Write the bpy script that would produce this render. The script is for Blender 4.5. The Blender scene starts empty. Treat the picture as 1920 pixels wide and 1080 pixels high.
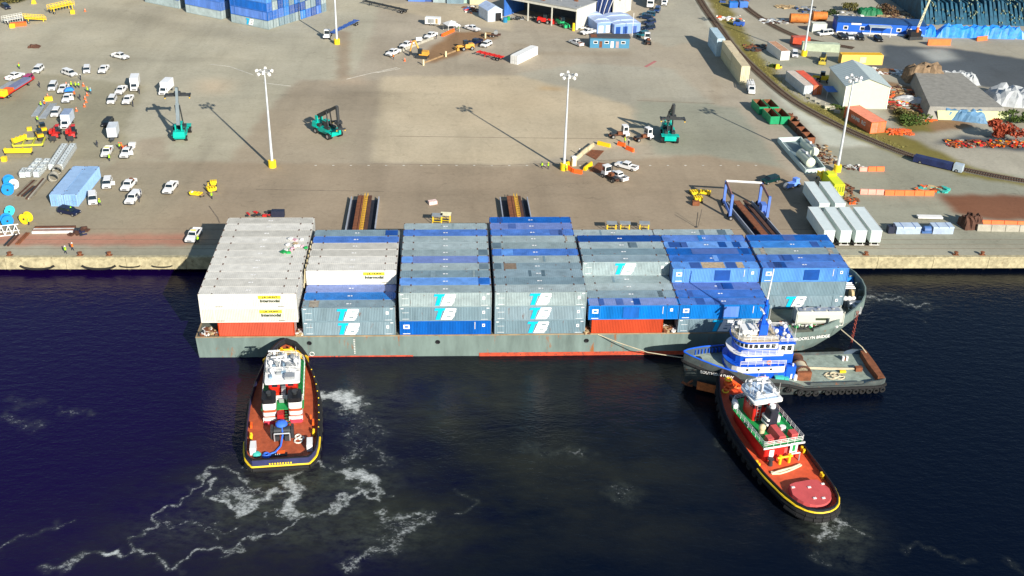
import bpy, math, random
import numpy as np
from mathutils import Vector, Matrix
random.seed(7)
R = math.radians
scene = bpy.context.scene
col = scene.collection

# ---------------------------------------------------------------- camera
F_PX, YAW, PITCH, ROLL = 2085.66, 0.0649, 0.5041, -0.0292
CAM = (-6.52, -171.84, 109.09)
def cam_axes():
    cy, sy, cp, sp = math.cos(YAW), math.sin(YAW), math.cos(PITCH), math.sin(PITCH)
    f = Vector((sy*cp, cy*cp, -sp)); r = Vector((cy, -sy, 0)); d = f.cross(r)
    cr, sr = math.cos(ROLL), math.sin(ROLL)
    return cr*r + sr*d, -sr*r + cr*d, f
RX, DN, FW = cam_axes()
cam_data = bpy.data.cameras.new('camera'); cam = bpy.data.objects.new('camera', cam_data)
col.objects.link(cam); scene.camera = cam
cam_data.sensor_width = 36; cam_data.lens = F_PX/1920*36
cam_data.clip_start = 1; cam_data.clip_end = 9000
m4 = Matrix((( RX.x, -DN.x, -FW.x, CAM[0]), (RX.y, -DN.y, -FW.y, CAM[1]), (RX.z, -DN.z, -FW.z, CAM[2]), (0, 0, 0, 1)))
cam.matrix_world = m4

# ---------------------------------------------------------------- sky, sun, exposure
SUN_DIR = Vector((24.1, -44.0, 24.4)).normalized()
elev = math.asin(SUN_DIR.z); azim = math.atan2(SUN_DIR.x, SUN_DIR.y)
world = bpy.data.worlds.new('World'); scene.world = world; world.use_nodes = True
wn = world.node_tree.nodes; wl = world.node_tree.links
bg = wn['Background']; sky = wn.new('ShaderNodeTexSky'); sky.sky_type = 'NISHITA'; sky.sun_disc = False
sky.sun_elevation = elev; sky.sun_rotation = azim; sky.air_density = 1.3; sky.dust_density = 0.3; sky.ozone_density = 2.2
wl.new(sky.outputs[0], bg.inputs[0]); bg.inputs[1].default_value = 0.072
sd = bpy.data.lights.new('sun', 'SUN'); sd.energy = 5.0; sd.angle = R(0.5); sd.color = (1.0, 0.93, 0.82)
so = bpy.data.objects.new('sun', sd); col.objects.link(so)
so.rotation_euler = SUN_DIR.to_track_quat('Z', 'Y').to_euler(); so.location = (60, -100, 150)
scene.view_settings.view_transform = 'Standard'; scene.view_settings.look = 'None'
scene.view_settings.exposure = 0.6; scene.view_settings.gamma = 1; scene.view_settings.use_curve_mapping = False
scene.cycles.max_bounces = 5; scene.cycles.diffuse_bounces = 2; scene.cycles.glossy_bounces = 3; scene.cycles.transmission_bounces = 2

QZ = 3.2      # quay level
def G(px, py, z=QZ):
    """where the line of sight of a pixel of the photograph meets the level z (survey of the site)"""
    v = RX*((px-960)/F_PX) + DN*((py-540)/F_PX) + FW
    t = (z-CAM[2])/v.z
    return Vector((CAM[0]+t*v.x, CAM[1]+t*v.y, z))

# ---------------------------------------------------------------- materials
MATS = {}
def M(name, rgb, rough=0.6, metal=0.0, var=0.18, scale=0.6, rust=0.0, streak=False, rustcol=(0.16, 0.055, 0.02), spec=0.4):
    if name in MATS: return MATS[name]
    m = bpy.data.materials.new(name); m.use_nodes = True; MATS[name] = m
    n = m.node_tree.nodes; l = m.node_tree.links; b = n['Principled BSDF']
    b.inputs['Roughness'].default_value = rough; b.inputs['Metallic'].default_value = metal
    b.inputs['Specular IOR Level'].default_value = spec
    tc = n.new('ShaderNodeTexCoord'); oi = n.new('ShaderNodeObjectInfo')
    mu = n.new('ShaderNodeVectorMath'); mu.operation = 'SCALE'; mu.inputs[3].default_value = 91.0
    cb = n.new('ShaderNodeCombineXYZ'); l.new(oi.outputs['Random'], cb.inputs[0]); l.new(oi.outputs['Random'], cb.inputs[1])
    l.new(cb.outputs[0], mu.inputs[0])
    ad = n.new('ShaderNodeVectorMath'); ad.operation = 'ADD'
    l.new(tc.outputs['Object'], ad.inputs[0]); l.new(mu.outputs[0], ad.inputs[1])
    mp = n.new('ShaderNodeMapping'); l.new(ad.outputs[0], mp.inputs[0])
    if streak: mp.inputs['Scale'].default_value = (1, 1, 0.22)
    ns = n.new('ShaderNodeTexNoise'); ns.inputs['Scale'].default_value = scale; ns.inputs['Detail'].default_value = 6; ns.inputs['Roughness'].default_value = 0.65
    l.new(mp.outputs[0], ns.inputs['Vector'])
    mx = n.new('ShaderNodeMix'); mx.data_type = 'RGBA'
    lo = [c*(1-var) for c in rgb]; hi = [min(1, c*(1+var)) for c in rgb]
    mx.inputs[6].default_value = (*lo, 1); mx.inputs[7].default_value = (*hi, 1)
    rm = n.new('ShaderNodeMapRange'); rm.inputs[1].default_value = 0.3; rm.inputs[2].default_value = 0.7
    l.new(ns.outputs['Fac'], rm.inputs[0]); l.new(rm.outputs[0], mx.inputs[0])
    out = mx.outputs[2]
    if name.startswith('container'):        # every box has faded by its own amount
        hs = n.new('ShaderNodeHueSaturation'); rv = n.new('ShaderNodeMapRange'); rv.inputs[3].default_value = .84; rv.inputs[4].default_value = 1.14; l.new(oi.outputs['Random'], rv.inputs[0]); l.new(rv.outputs[0], hs.inputs['Value'])
        rs = n.new('ShaderNodeMapRange'); rs.inputs[3].default_value = 1.05; rs.inputs[4].default_value = .82; l.new(oi.outputs['Random'], rs.inputs[0]); l.new(rs.outputs[0], hs.inputs['Saturation']); l.new(out, hs.inputs['Color']); out = hs.outputs[0]
    if rust > 0:
        n2 = n.new('ShaderNodeTexNoise'); n2.inputs['Scale'].default_value = scale*2.3; n2.inputs['Detail'].default_value = 8; n2.inputs['Roughness'].default_value = 0.7
        l.new(mp.outputs[0], n2.inputs['Vector'])
        r2 = n.new('ShaderNodeMapRange'); r2.inputs[1].default_value = 0.74-rust*0.3; r2.inputs[2].default_value = 0.80-rust*0.26
        l.new(n2.outputs['Fac'], r2.inputs[0])
        m2 = n.new('ShaderNodeMix'); m2.data_type = 'RGBA'; m2.inputs[7].default_value = (*rustcol, 1)
        l.new(r2.outputs[0], m2.inputs[0]); l.new(out, m2.inputs[6]); out = m2.outputs[2]
    l.new(out, b.inputs['Base Color'])
    return m

def ground_mat(name, rgb, var=0.22, spot=0.5, crack=0.35, tracks=0.3, rough=0.95):
    m = bpy.data.materials.new(name); m.use_nodes = True
    n = m.node_tree.nodes; l = m.node_tree.links; b = n['Principled BSDF']
    b.inputs['Roughness'].default_value = rough; b.inputs['Specular IOR Level'].default_value = 0.15
    g = n.new('ShaderNodeNewGeometry')
    def noise(sc, det, mapscale=None, rot=0, rg=0.6):
        v = g.outputs['Position']
        if mapscale:
            mp = n.new('ShaderNodeMapping'); mp.inputs['Scale'].default_value = mapscale; mp.inputs['Rotation'].default_value = (0, 0, rot)
            l.new(v, mp.inputs[0]); v = mp.outputs[0]
        t = n.new('ShaderNodeTexNoise'); t.inputs['Scale'].default_value = sc; t.inputs['Detail'].default_value = det; t.inputs['Roughness'].default_value = rg
        l.new(v, t.inputs['Vector']); return t.outputs['Fac']
    def rng(v, a, c, x=0, y=1):
        r = n.new('ShaderNodeMapRange'); r.inputs[1].default_value = a; r.inputs[2].default_value = c; r.inputs[3].default_value = x; r.inputs[4].default_value = y
        l.new(v, r.inputs[0]); return r.outputs[0]
    def mix(f, a, c):
        x = n.new('ShaderNodeMix'); x.data_type = 'RGBA'; l.new(f, x.inputs[0])
        if isinstance(a, tuple): x.inputs[6].default_value = (*a, 1)
        else: l.new(a, x.inputs[6])
        x.inputs[7].default_value = (*c, 1); return x.outputs[2]
    if rgb is None: at = n.new('ShaderNodeAttribute'); at.attribute_name = 'paving'; src = at.outputs['Color']
    else: rc = n.new('ShaderNodeRGB'); rc.outputs[0].default_value = (*rgb, 1); src = rc.outputs[0]
    def mul(f, c, k):           # where f is 1 the colour is multiplied by k
        k = k if isinstance(k, tuple) else (k, k, k)
        x = n.new('ShaderNodeMix'); x.data_type = 'RGBA'; x.blend_type = 'MULTIPLY'; l.new(f, x.inputs[0]); l.new(c, x.inputs[6]); x.inputs[7].default_value = (*k, 1); return x.outputs[2]
    c0 = mul(rng(noise(0.035, 7, rg=0.62), 0.35, 0.65), src, (1+2*var,)*3)
    c0 = mul(rng(noise(0.03, 3), 0.2, 0.8), c0, ((1-var), (1-var), (1-var)*.97))
    c0 = mul(rng(noise(0.011, 4), 0.45, 0.65, 0, .5), c0, (1.0, .93, .85))
    c0 = mul(rng(noise(1.1, 7, rg=.75), 0.42, 0.68, 0, 0.5), c0, .74)          # mottled wear
    c0 = mul(rng(noise(0.09, 6, (1, 0.16, 1), R(-35)), 0.5, 0.72, 0, tracks), c0, .62)   # tyre smears
    c0 = mul(rng(noise(0.10, 6, (0.14, 1, 1), R(12)), 0.54, 0.74, 0, tracks), c0, .6)
    c0 = mul(rng(noise(0.16, 7, (1, .1, 1), R(4)), 0.56, 0.74, 0, tracks), c0, .68)
    c0 = mul(rng(noise(0.5, 8, (0.35, 1, 1), R(8), 0.75), 0.61, 0.70, 0, spot), c0, .38)   # dark oil flecks
    c0 = mul(rng(noise(0.22, 8, (0.5, 1, 1), R(-20), 0.7), 0.66, 0.76, 0, 0.45), c0, 1.35) # pale scuffs
    vo = n.new('ShaderNodeTexVoronoi'); vo.feature = 'DISTANCE_TO_EDGE'; vo.inputs['Scale'].default_value = 0.055
    t = n.new('ShaderNodeTexNoise'); t.inputs['Scale'].default_value = 0.25; l.new(g.outputs['Position'], t.inputs['Vector'])
    sc = n.new('ShaderNodeVectorMath'); sc.operation = 'SCALE'; sc.inputs[3].default_value = 6; l.new(t.outputs['Color'], sc.inputs[0])
    wv = n.new('ShaderNodeVectorMath'); l.new(g.outputs['Position'], wv.inputs[0]); l.new(sc.outputs[0], wv.inputs[1]); l.new(wv.outputs[0], vo.inputs['Vector'])
    c0 = mul(rng(vo.outputs['Distance'], 0.0, 0.006, crack*.7, 0), c0, .4)  # cracks
    c0 = mul(rng(noise(6.0, 3), 0.3, 0.7, 0, 0.22), c0, .6)              # grain
    l.new(c0, b.inputs['Base Color'])
    return m

# ---------------------------------------------------------------- mesh helper
class MB:
    def __init__(s): s.v = []; s.f = []; s.smooth = False
    def quad(s, a, b, c, d):
        k = len(s.v); s.v += [tuple(a), tuple(b), tuple(c), tuple(d)]; s.f.append((k, k+1, k+2, k+3)); return s
    def poly(s, pts):
        k = len(s.v); s.v += [tuple(p) for p in pts]; s.f.append(tuple(range(k, k+len(pts)))); return s
    def box(s, c, d, rz=0.0, top=(1, 1), shift=(0, 0)):
        cx, cy, cz = c; dx, dy, dz = d[0]/2, d[1]/2, d[2]/2; k = len(s.v); ca, sa = math.cos(rz), math.sin(rz)
        for sz in (-1, 1):
            tx, ty = (top if sz > 0 else (1, 1)); ox, oy = (shift if sz > 0 else (0, 0))
            for x, y in ((-1, -1), (1, -1), (1, 1), (-1, 1)):
                X, Y = x*dx*tx+ox, y*dy*ty+oy
                s.v.append((cx+X*ca-Y*sa, cy+X*sa+Y*ca, cz+sz*dz))
        s.f += [(k+3, k+2, k+1, k), (k+4, k+5, k+6, k+7)] + [(k+i, k+(i+1) % 4, k+4+(i+1) % 4, k+4+i) for i in range(4)]
        return s
    def prism(s, pts, z0, z1, top=None):
        n = len(pts); k = len(s.v); top = top or pts
        s.v += [(p[0], p[1], z0) for p in pts]+[(p[0], p[1], z1) for p in top]
        s.f += [tuple(k+i for i in reversed(range(n))), tuple(k+n+i for i in range(n))]
        s.f += [(k+i, k+(i+1) % n, k+n+(i+1) % n, k+n+i) for i in range(n)]
        return s
    def side(s, prof, y0, y1):      # profile in xz, extruded along y
        n = len(prof); k = len(s.v)
        s.v += [(p[0], y0, p[1]) for p in prof]+[(p[0], y1, p[1]) for p in prof]
        s.f += [tuple(k+i for i in range(n)), tuple(k+n+i for i in reversed(range(n)))]
        s.f += [(k+(i+1) % n, k+i, k+n+i, k+n+(i+1) % n) for i in range(n)]
        return s
    def cyl(s, a, b, r, r2=None, n=10, cap=True):
        a, b = Vector(a), Vector(b); r2 = r if r2 is None else r2
        d = (b-a); d = d.normalized() if d.length > 1e-9 else Vector((0, 0, 1))
        u = d.cross(Vector((0, 0, 1)) if abs(d.z) < 0.95 else Vector((1, 0, 0))).normalized(); w = d.cross(u); k = len(s.v)
        for p, rr in ((a, r), (b, r2)):
            for i in range(n):
                t = 2*math.pi*i/n; s.v.append(tuple(p+u*(rr*math.cos(t))+w*(rr*math.sin(t))))
        s.f += [(k+(i+1) % n, k+i, k+n+i, k+n+(i+1) % n) for i in range(n)]
        if cap: s.f += [tuple(k+i for i in range(n)), tuple(k+n+i for i in reversed(range(n)))]
        return s
    def tube(s, pts, r, n=6):
        for a, b in zip(pts, pts[1:]): s.cyl(a, b, r, n=n)
        return s
    def torus(s, c, rad, r, axis, n=14, m=7):
        c = Vector(c); ax = Vector(axis).normalized(); u = ax.cross(Vector((0, 0, 1)) if abs(ax.z) < 0.95 else Vector((1, 0, 0))).normalized(); w = ax.cross(u); k = len(s.v)
        for i in range(n):
            t = 2*math.pi*i/n; e = u*math.cos(t)+w*math.sin(t)
            for j in range(m):
                q = 2*math.pi*j/m; s.v.append(tuple(c+e*(rad+r*math.cos(q))+ax*(r*math.sin(q))))
        for i in range(n):
            for j in range(m):
                s.f.append((k+i*m+j, k+((i+1) % n)*m+j, k+((i+1) % n)*m+(j+1) % m, k+i*m+(j+1) % m))
        return s
    def ball(s, c, r, n=10, m=6, sx=1, sy=1, sz=1, z0=-1):
        k = len(s.v); cx, cy, cz = c
        rings = [max(z0, -math.cos(math.pi*j/m)) for j in range(m+1)]
        for j in range(m+1):
            zz = rings[j]; rr = math.sqrt(max(1e-6, 1-zz*zz))
            for i in range(n):
                t = 2*math.pi*i/n; s.v.append((cx+r*sx*rr*math.cos(t), cy+r*sy*rr*math.sin(t), cz+r*sz*zz))
        for j in range(m):
            for i in range(n): s.f.append((k+j*n+i, k+j*n+(i+1) % n, k+(j+1)*n+(i+1) % n, k+(j+1)*n+i))
        return s
    def mesh(s, name, smooth=None):
        me = bpy.data.meshes.new(name); me.from_pydata(s.v, [], s.f); me.materials.append(None)
        if s.smooth if smooth is None else smooth:
            me.shade_smooth()
            try: me.set_sharp_from_angle(angle=R(38))
            except Exception: pass
        return me
CM = {}
def cached(key, fn, smooth=False):
    if key not in CM:
        mb = MB(); fn(mb); CM[key] = mb.mesh(str(key).split('|')[0], smooth)
    return CM[key]

def put(name, mesh, mat, parent=None, loc=(0, 0, 0), rz=0.0, smooth=None, rot=None, scale=None):
    if isinstance(mesh, MB): mesh = mesh.mesh(name, smooth)
    o = bpy.data.objects.new(name, mesh); col.objects.link(o)
    if not mesh.materials: mesh.materials.append(None)
    o.material_slots[0].link = 'OBJECT'; o.material_slots[0].material = mat
    o.location = loc; o.rotation_euler = rot if rot else (0, 0, rz)
    if scale: o.scale = scale
    if parent: o.parent = parent
    return o
def tag(o, label=None, cat=None, group=None, kind=None):
    if label: o['label'] = label
    if cat: o['category'] = cat
    if group: o['group'] = group
    if kind: o['kind'] = kind
    return o
def thing(name, label, cat, loc=(0, 0, 0), rz=0.0, group=None):
    o = bpy.data.objects.new(name, None); col.objects.link(o); o.empty_display_size = 0.5
    o.location = loc; o.rotation_euler = (0, 0, rz)
    return tag(o, label, cat, group)
def solo(name, label, cat, mesh, mat, loc=(0, 0, 0), rz=0.0, group=None, kind=None, smooth=None):
    return tag(put(name, mesh, mat, None, loc, rz, smooth), label, cat, group, kind)
def bxm(*args):
    mb = MB()
    for a in args: mb.box(*a)
    return mb

FONTS = {}
def text_mesh(s, size, shear=0.0, offset=0.0, extrude=0.01, align='CENTER'):
    key = (s, size, shear, offset)
    if key in FONTS: return FONTS[key]
    c = bpy.data.curves.new('lettering', 'FONT'); c.body = s; c.size = size; c.shear = shear; c.offset = offset; c.extrude = extrude
    c.align_x = align; c.align_y = 'CENTER'; c.resolution_u = 3
    o = bpy.data.objects.new('t', c); col.objects.link(o); dg = bpy.context.evaluated_depsgraph_get(); dg.update()
    me = bpy.data.meshes.new_from_object(o.evaluated_get(dg)); me.name = 'lettering'
    bpy.data.objects.remove(o); FONTS[key] = me
    if not me.materials: me.materials.append(None)
    return me

# palette
WHITE = M('white_paint', (0.78, 0.77, 0.74), 0.35, var=0.08)
VEHW = M('white_car_paint', (0.80, 0.80, 0.80), 0.25, var=0.05, spec=0.5)
GLASS = M('dark_glass', (0.012, 0.022, 0.03), 0.08, var=0.1, spec=0.8)
TYRE = M('rubber', (0.012, 0.012, 0.013), 0.85)
RIM = M('steel_rim', (0.45, 0.45, 0.45), 0.4, 0.6)
BLACK = M('black_paint', (0.012, 0.012, 0.014), 0.45)
DKMET = M('dark_steel', (0.045, 0.05, 0.055), 0.5, 0.3, rust=0.3)
GREYMET = M('galvanised_steel', (0.42, 0.44, 0.45), 0.4, 0.5)
POLEM = M('pole_grey_paint', (0.62, 0.66, 0.70), 0.4, 0.2)
YEL = M('safety_yellow', (0.85, 0.50, 0.01), 0.5, var=0.12, rust=0.15)
YELB = M('bright_yellow', (0.90, 0.62, 0.02), 0.5, var=0.1)
ORG = M('orange_plastic', (0.95, 0.13, 0.015), 0.5, var=0.1)
RED = M('red_paint', (0.62, 0.02, 0.015), 0.4, var=0.12)
TEAL = M('teal_machine_paint', (0.0, 0.42, 0.34), 0.4, var=0.1, rust=0.1)
RUST = M('rusty_steel', (0.20, 0.07, 0.03), 0.85, var=0.4, scale=1.2)
RUSTD = M('dark_rusty_steel', (0.09, 0.04, 0.025), 0.85, var=0.4, scale=1.2)
BLUEC = M('container_blue', (0.010, 0.125, 0.50), 0.5, var=0.3, rust=0.28, streak=True, scale=0.5)
BLUEL = M('container_mid_blue', (0.018, 0.20, 0.62), 0.5, var=0.28, rust=0.24, streak=True, scale=0.5)
BLUEV = M('container_lavender_blue', (0.11, 0.18, 0.46), 0.6, var=0.2, rust=0.10, scale=0.7)
BLUED = M('container_dark_blue', (0.008, 0.07, 0.32), 0.5, var=0.2, rust=0.06)
GRY = M('container_grey', (0.175, 0.265, 0.315), 0.6, var=0.22, rust=0.40, streak=True, scale=0.5)
GRYL = M('container_pale_grey', (0.28, 0.36, 0.375), 0.6, var=0.22, rust=0.38, scale=0.5)
GRYD = M('container_slate_grey', (0.10, 0.16, 0.20), 0.6, var=0.2, rust=0.3, streak=True, scale=0.5)
CWHT = M('container_white', (0.62, 0.60, 0.54), 0.5, var=0.09, rust=0.22, rustcol=(0.35, 0.25, 0.15), scale=0.5)
CWHTG = M('container_off_white_roof', (0.56, 0.54, 0.48), 0.6, var=0.16, rust=0.28, rustcol=(0.28, 0.22, 0.15), scale=0.6)
CRED = M('container_rust_red', (0.50, 0.055, 0.012), 0.5, var=0.15, rust=0.06, streak=True)
CBEI = M('container_beige', (0.62, 0.55, 0.34), 0.6, var=0.1, rust=0.12, rustcol=(0.25, 0.14, 0.06))
CLBL = M('container_light_blue', (0.22, 0.42, 0.72), 0.6, var=0.12, rust=0.12)
COR = M('container_orange', (0.72, 0.13, 0.015), 0.55, var=0.2, rust=0.2)
CYEL = M('container_yellow', (0.85, 0.48, 0.03), 0.55, var=0.1, rust=0.15)
LOGOC = M('logo_cyan', (0.0, 0.48, 0.85), 0.5, var=0.03)
LOGOW = M('logo_white', (0.85, 0.86, 0.86), 0.5, var=0.03)
GREEN = M('deck_green_paint', (0.01, 0.30, 0.07), 0.6, var=0.2)
VEST = M('hi_vis_lime', (0.45, 0.95, 0.02), 0.8, var=0.05)
VESTO = M('hi_vis_orange', (0.95, 0.20, 0.01), 0.8, var=0.05)
SKIN = M('skin', (0.40, 0.22, 0.14), 0.7)
DENIM = M('dark_trousers', (0.02, 0.025, 0.05), 0.9)
CONC = M('concrete', (0.36, 0.34, 0.28), 0.9, var=0.2, rust=0.1)
WOOD = M('weathered_timber', (0.28, 0.18, 0.09), 0.9, var=0.3)
# ================================================================ WATER
def axis(lo, hi, step, far):
    core = np.arange(lo, hi+1e-6, step); k = np.array([1.5, 3, 6, 12, 25, 50, 100, 200, 400, 800, 1400, 2500])*1.0
    k = k[k < far]
    return np.concatenate([lo-k[::-1], core, hi+k])
def make_water():
    xs = axis(-106, 124, 0.33, 2600); ys = axis(-66, 34, 0.33, 2600)
    ys = ys[ys < 46]
    X, Y = np.meshgrid(xs, ys); nx, ny = len(xs), len(ys)
    foam = np.zeros_like(X); silt = np.zeros_like(X)
    def z1(p): return [(a/2, b/2+680) for a, b in p]
    def z2(p): return [(a/2+960, b/2+680) for a, b in p]
    def z3(p): return [(a*.1875+1560, b*.1875+500) for a, b in p]
    L = [(z1([(0,690),(60,670),(150,640),(200,605),(260,590)]), .8, .40), (z1([(170,785),(240,755),(320,730),(400,705),(440,705)]), .9, .5),
      (z1([(400,705),(480,715)]), .5, .4), (z1([(370,710),(430,700)]), .9, .9),
      (z1([(490,715),(520,660),(560,610),(600,575),(690,535),(700,480),(740,440),(800,410),(860,392),(900,430),(930,460)]), .75, .55),
      (z1([(770,450),(820,510),(900,470),(960,470),(1020,490),(1080,495)]), .8, .6), (z1([(820,510),(860,550),(920,555),(980,530),(1000,490)]), 1.2, .75),
      (z1([(860,500),(930,500),(980,520),(900,540)]), 1.8, .7), (z1([(1140,390),(1100,440),(1085,500),(1110,560),(1150,580),(1220,570),(1280,520),(1340,490),(1390,470)]), 1.0, .65),
      (z1([(1100,430),(1090,500),(1100,545)]), 1.6, .75), (z1([(1160,385),(1220,390),(1280,410),(1340,410),(1390,450),(1400,500),(1440,520)]), 1.0, .6),
      (z1([(1290,405),(1350,420),(1390,450)]), 1.7, .8),
      (z1([(500,720),(560,730),(610,765),(660,765),(720,725),(800,690),(870,685),(960,670),(1030,630),(1100,590),(1130,570)]), .8, .6),
      (z1([(850,690),(880,700),(850,720)]), .8, .5), (z1([(1400,575),(1460,575),(1540,570),(1600,590),(1540,630),(1480,680),(1400,710),(1300,760)]), 1.4, .52),
      (z1([(1450,600),(1540,610),(1450,660)]), 1.6, .4),
      (z1([(1205,120),(1260,135),(1330,125)]), 1.9, .9), (z1([(1205,125),(1300,150),(1350,165)]), 1.3, .7), (z1([(1260,140),(1300,190),(1350,210),(1330,260),(1320,350)]), 2.2, .38), (z1([(1340,170),(1410,240),(1400,330),(1440,360)]), 2.2, .36),
      (z1([(985,600),(990,570),(1090,570),(1130,590)]), .7, .5), (z1([(830,590),(820,615),(880,630),(920,620)]), .7, .45), (z1([(610,600),(680,595),(740,600),(790,640)]), 1.0, .45),
      (z1([(1740,480),(1790,520),(1720,560)]), .9, .38), (z1([(30,190),(100,230),(160,240)]), 1.5, .34), (z1([(220,170),(320,200)]), 1.2, .34), (z1([(60,150),(140,150)]), 1.6, .28),
      (z1([(935,385),(1080,392),(1170,380)]), .6, .5), (z1([(1400,400),(1420,380)]), 1, .4),
      (z2([(1190,590),(1150,620),(1130,655)]), 1.4, .62), (z2([(1190,592),(1250,600),(1300,635)]), 1.3, .6), (z2([(1160,650),(1240,620)]), 1.5, .45), (z2([(1160,720),(1170,760)]), 1.3, .35),
      (z2([(380,460),(450,520)]), 2.0, .3), (z2([(60,325),(260,345)]), 1.6, .3),(z2([(1440,690),(1560,700),(1700,740)]), .7, .28),(z2([(1880,740),(1920,800)]), 1.2, .3),
      (z2([(780,290),(800,330)]), .9, .3),
      (z3([(290,330),(400,300),(540,325),(640,325)]), 1.2, .52), (z3([(500,270),(540,250),(560,275),(620,270)]), .9, .42), (z3([(640,360),(760,375),(920,375)]), 1.1, .48), (z3([(330,240),(420,235)]), 1, .35), (z3([(890,530),(940,555)]), .8, .35), (z3([(960,440),(1060,430)]), 1, .3)]
    Xw = X+.9*np.sin(Y*.9+1.7*np.sin(X*.35))+.45*np.sin(Y*2.1+X*1.3); Yw = Y+.8*np.sin(X*.8+1.5*np.cos(Y*.4))+.4*np.cos(X*2.3-Y*1.1)
    for pl, w, s in L:
        P = [G(a, b, 0) for a, b in pl]
        for a, b in zip(P, P[1:]):
            m = (X > min(a.x, b.x)-5*w) & (X < max(a.x, b.x)+5*w) & (Y > min(a.y, b.y)-5*w) & (Y < max(a.y, b.y)+5*w)
            x, y = Xw[m], Yw[m]; dx, dy = b.x-a.x, b.y-a.y
            t = np.clip(((x-a.x)*dx+(y-a.y)*dy)/(dx*dx+dy*dy+1e-9), 0, 1)
            d2 = (x-a.x-t*dx)**2+(y-a.y-t*dy)**2
            w_ = w*(.72 if w < 1.25 else .92); foam[m] = np.maximum(foam[m], s*np.exp(-d2/(w_*w_)))
    for (px, py, rx, ry, s) in [(560, 960, 22, 16, 1.0), (430, 1010, 26, 10, .6), (700, 720, 18, 9, .7), (850, 760, 26, 14, .8), (1010, 880, 30, 22, .65), (1180, 740, 18, 10, .5), (800, 960, 20, 12, .6), (420, 870, 9, 5, .5), (1560, 980, 6, 6, .5), (1700, 525, 60, 2.4, .7), (150, 1040, 25, 8, .4), (1120, 960, 24, 14, .45)]:
        c = G(px, py, 0); silt = np.maximum(silt, s*np.exp(-(((X-c.x)/rx)**2+((Y-c.y)/ry)**2)))
    wash = np.zeros_like(X)
    for (px, py, rx, ry, s) in [(470, 930, 7, 5, .9), (540, 930, 8, 5, .8), (560, 890, 6, 4, 1.0), (640, 900, 8, 4, .8), (660, 760, 6, 4, .8), (690, 800, 5, 4, .5), (600, 960, 10, 4, .6), (440, 960, 9, 5, .55), (700, 1000, 9, 5, .6), (360, 990, 8, 4, .5), (1565, 990, 5, 4, .9), (1575, 1030, 4, 4, .5), (1660, 560, 10, 2, .5), (560, 1000, 12, 3, .5)]:
        c = G(px, py, 0); wash = np.maximum(wash, s*np.exp(-(((X-c.x)/rx)**2+((Y-c.y)/ry)**2)))
    me = bpy.data.meshes.new('water'); co = np.stack([X, Y, np.zeros_like(X)], -1).reshape(-1, 3)
    i = np.arange(nx*ny).reshape(ny, nx); q = np.stack([i[:-1, :-1], i[:-1, 1:], i[1:, 1:], i[1:, :-1]], -1).reshape(-1)
    nf = (nx-1)*(ny-1); me.vertices.add(nx*ny); me.vertices.foreach_set('co', co.ravel()); me.loops.add(nf*4); me.loops.foreach_set('vertex_index', q)
    me.polygons.add(nf); me.polygons.foreach_set('loop_start', np.arange(nf)*4); me.update(calc_edges=True)
    for nm, arr in (('foam', foam), ('silt', silt), ('wash', wash)):
        at = me.attributes.new(nm, 'FLOAT', 'POINT'); at.data.foreach_set('value', arr.ravel().astype(np.float32))
    m = bpy.data.materials.new('river_water'); m.use_nodes = True; n = m.node_tree.nodes; l = m.node_tree.links; b = n['Principled BSDF']
    g = n.new('ShaderNodeNewGeometry')
    def noise(sc, det, ms=(1, 1, 1), rot=0, rg=.6, ty='FBM'):
        mp = n.new('ShaderNodeMapping'); mp.inputs['Scale'].default_value = ms; mp.inputs['Rotation'].default_value = (0, 0, rot); l.new(g.outputs['Position'], mp.inputs[0])
        t = n.new('ShaderNodeTexNoise'); t.inputs['Scale'].default_value = sc; t.inputs['Detail'].default_value = det; t.inputs['Roughness'].default_value = rg; l.new(mp.outputs[0], t.inputs['Vector']); return t
    def math_(op, a, b_, cl=False):
        x = n.new('ShaderNodeMath'); x.operation = op; x.use_clamp = cl
        for i_, v in enumerate((a, b_)):
            if isinstance(v, (int, float)): x.inputs[i_].default_value = v
            else: l.new(v, x.inputs[i_])
        return x.outputs[0]
    def rng(v, a, c, x=0, y=1):
        r = n.new('ShaderNodeMapRange'); r.inputs[1].default_value = a; r.inputs[2].default_value = c; r.inputs[3].default_value = x; r.inputs[4].default_value = y; l.new(v, r.inputs[0]); return r.outputs[0]
    af = n.new('ShaderNodeAttribute'); af.attribute_name = 'foam'; asl = n.new('ShaderNodeAttribute'); asl.attribute_name = 'silt'
    fine = noise(1.5, 9, (1, 1.25, 1), 0.4, .8).outputs['Fac']; big = noise(.22, 3).outputs['Fac']
    fo = math_('ADD', af.outputs['Fac'], math_('MULTIPLY', math_('SUBTRACT', fine, .5), 2.1)); fo = math_('ADD', fo, math_('MULTIPLY', math_('SUBTRACT', big, .5), .6))
    gate = rng(af.outputs['Fac'], .05, .30)
    fmask = math_('MULTIPLY', rng(fo, .42, 1.08), gate, True)
    halo = math_('MULTIPLY', rng(af.outputs['Fac'], 0.02, 0.7, 0, .6), rng(noise(.8, 6, rg=.7).outputs['Fac'], .35, .7), True)
    sw = noise(.05, 6, (1, 1.8, 1), .3, .65).outputs['Fac']
    aw = n.new('ShaderNodeAttribute'); aw.attribute_name = 'wash'; halo = math_('MAXIMUM', halo, math_('MULTIPLY', math_('MULTIPLY', aw.outputs['Fac'], .62), rng(noise(.42, 8, (1, 1.6, 1), .5, .72).outputs['Fac'], .40, .66), True))
    sx_ = n.new('ShaderNodeSeparateXYZ'); l.new(g.outputs['Position'], sx_.inputs[0])
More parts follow.
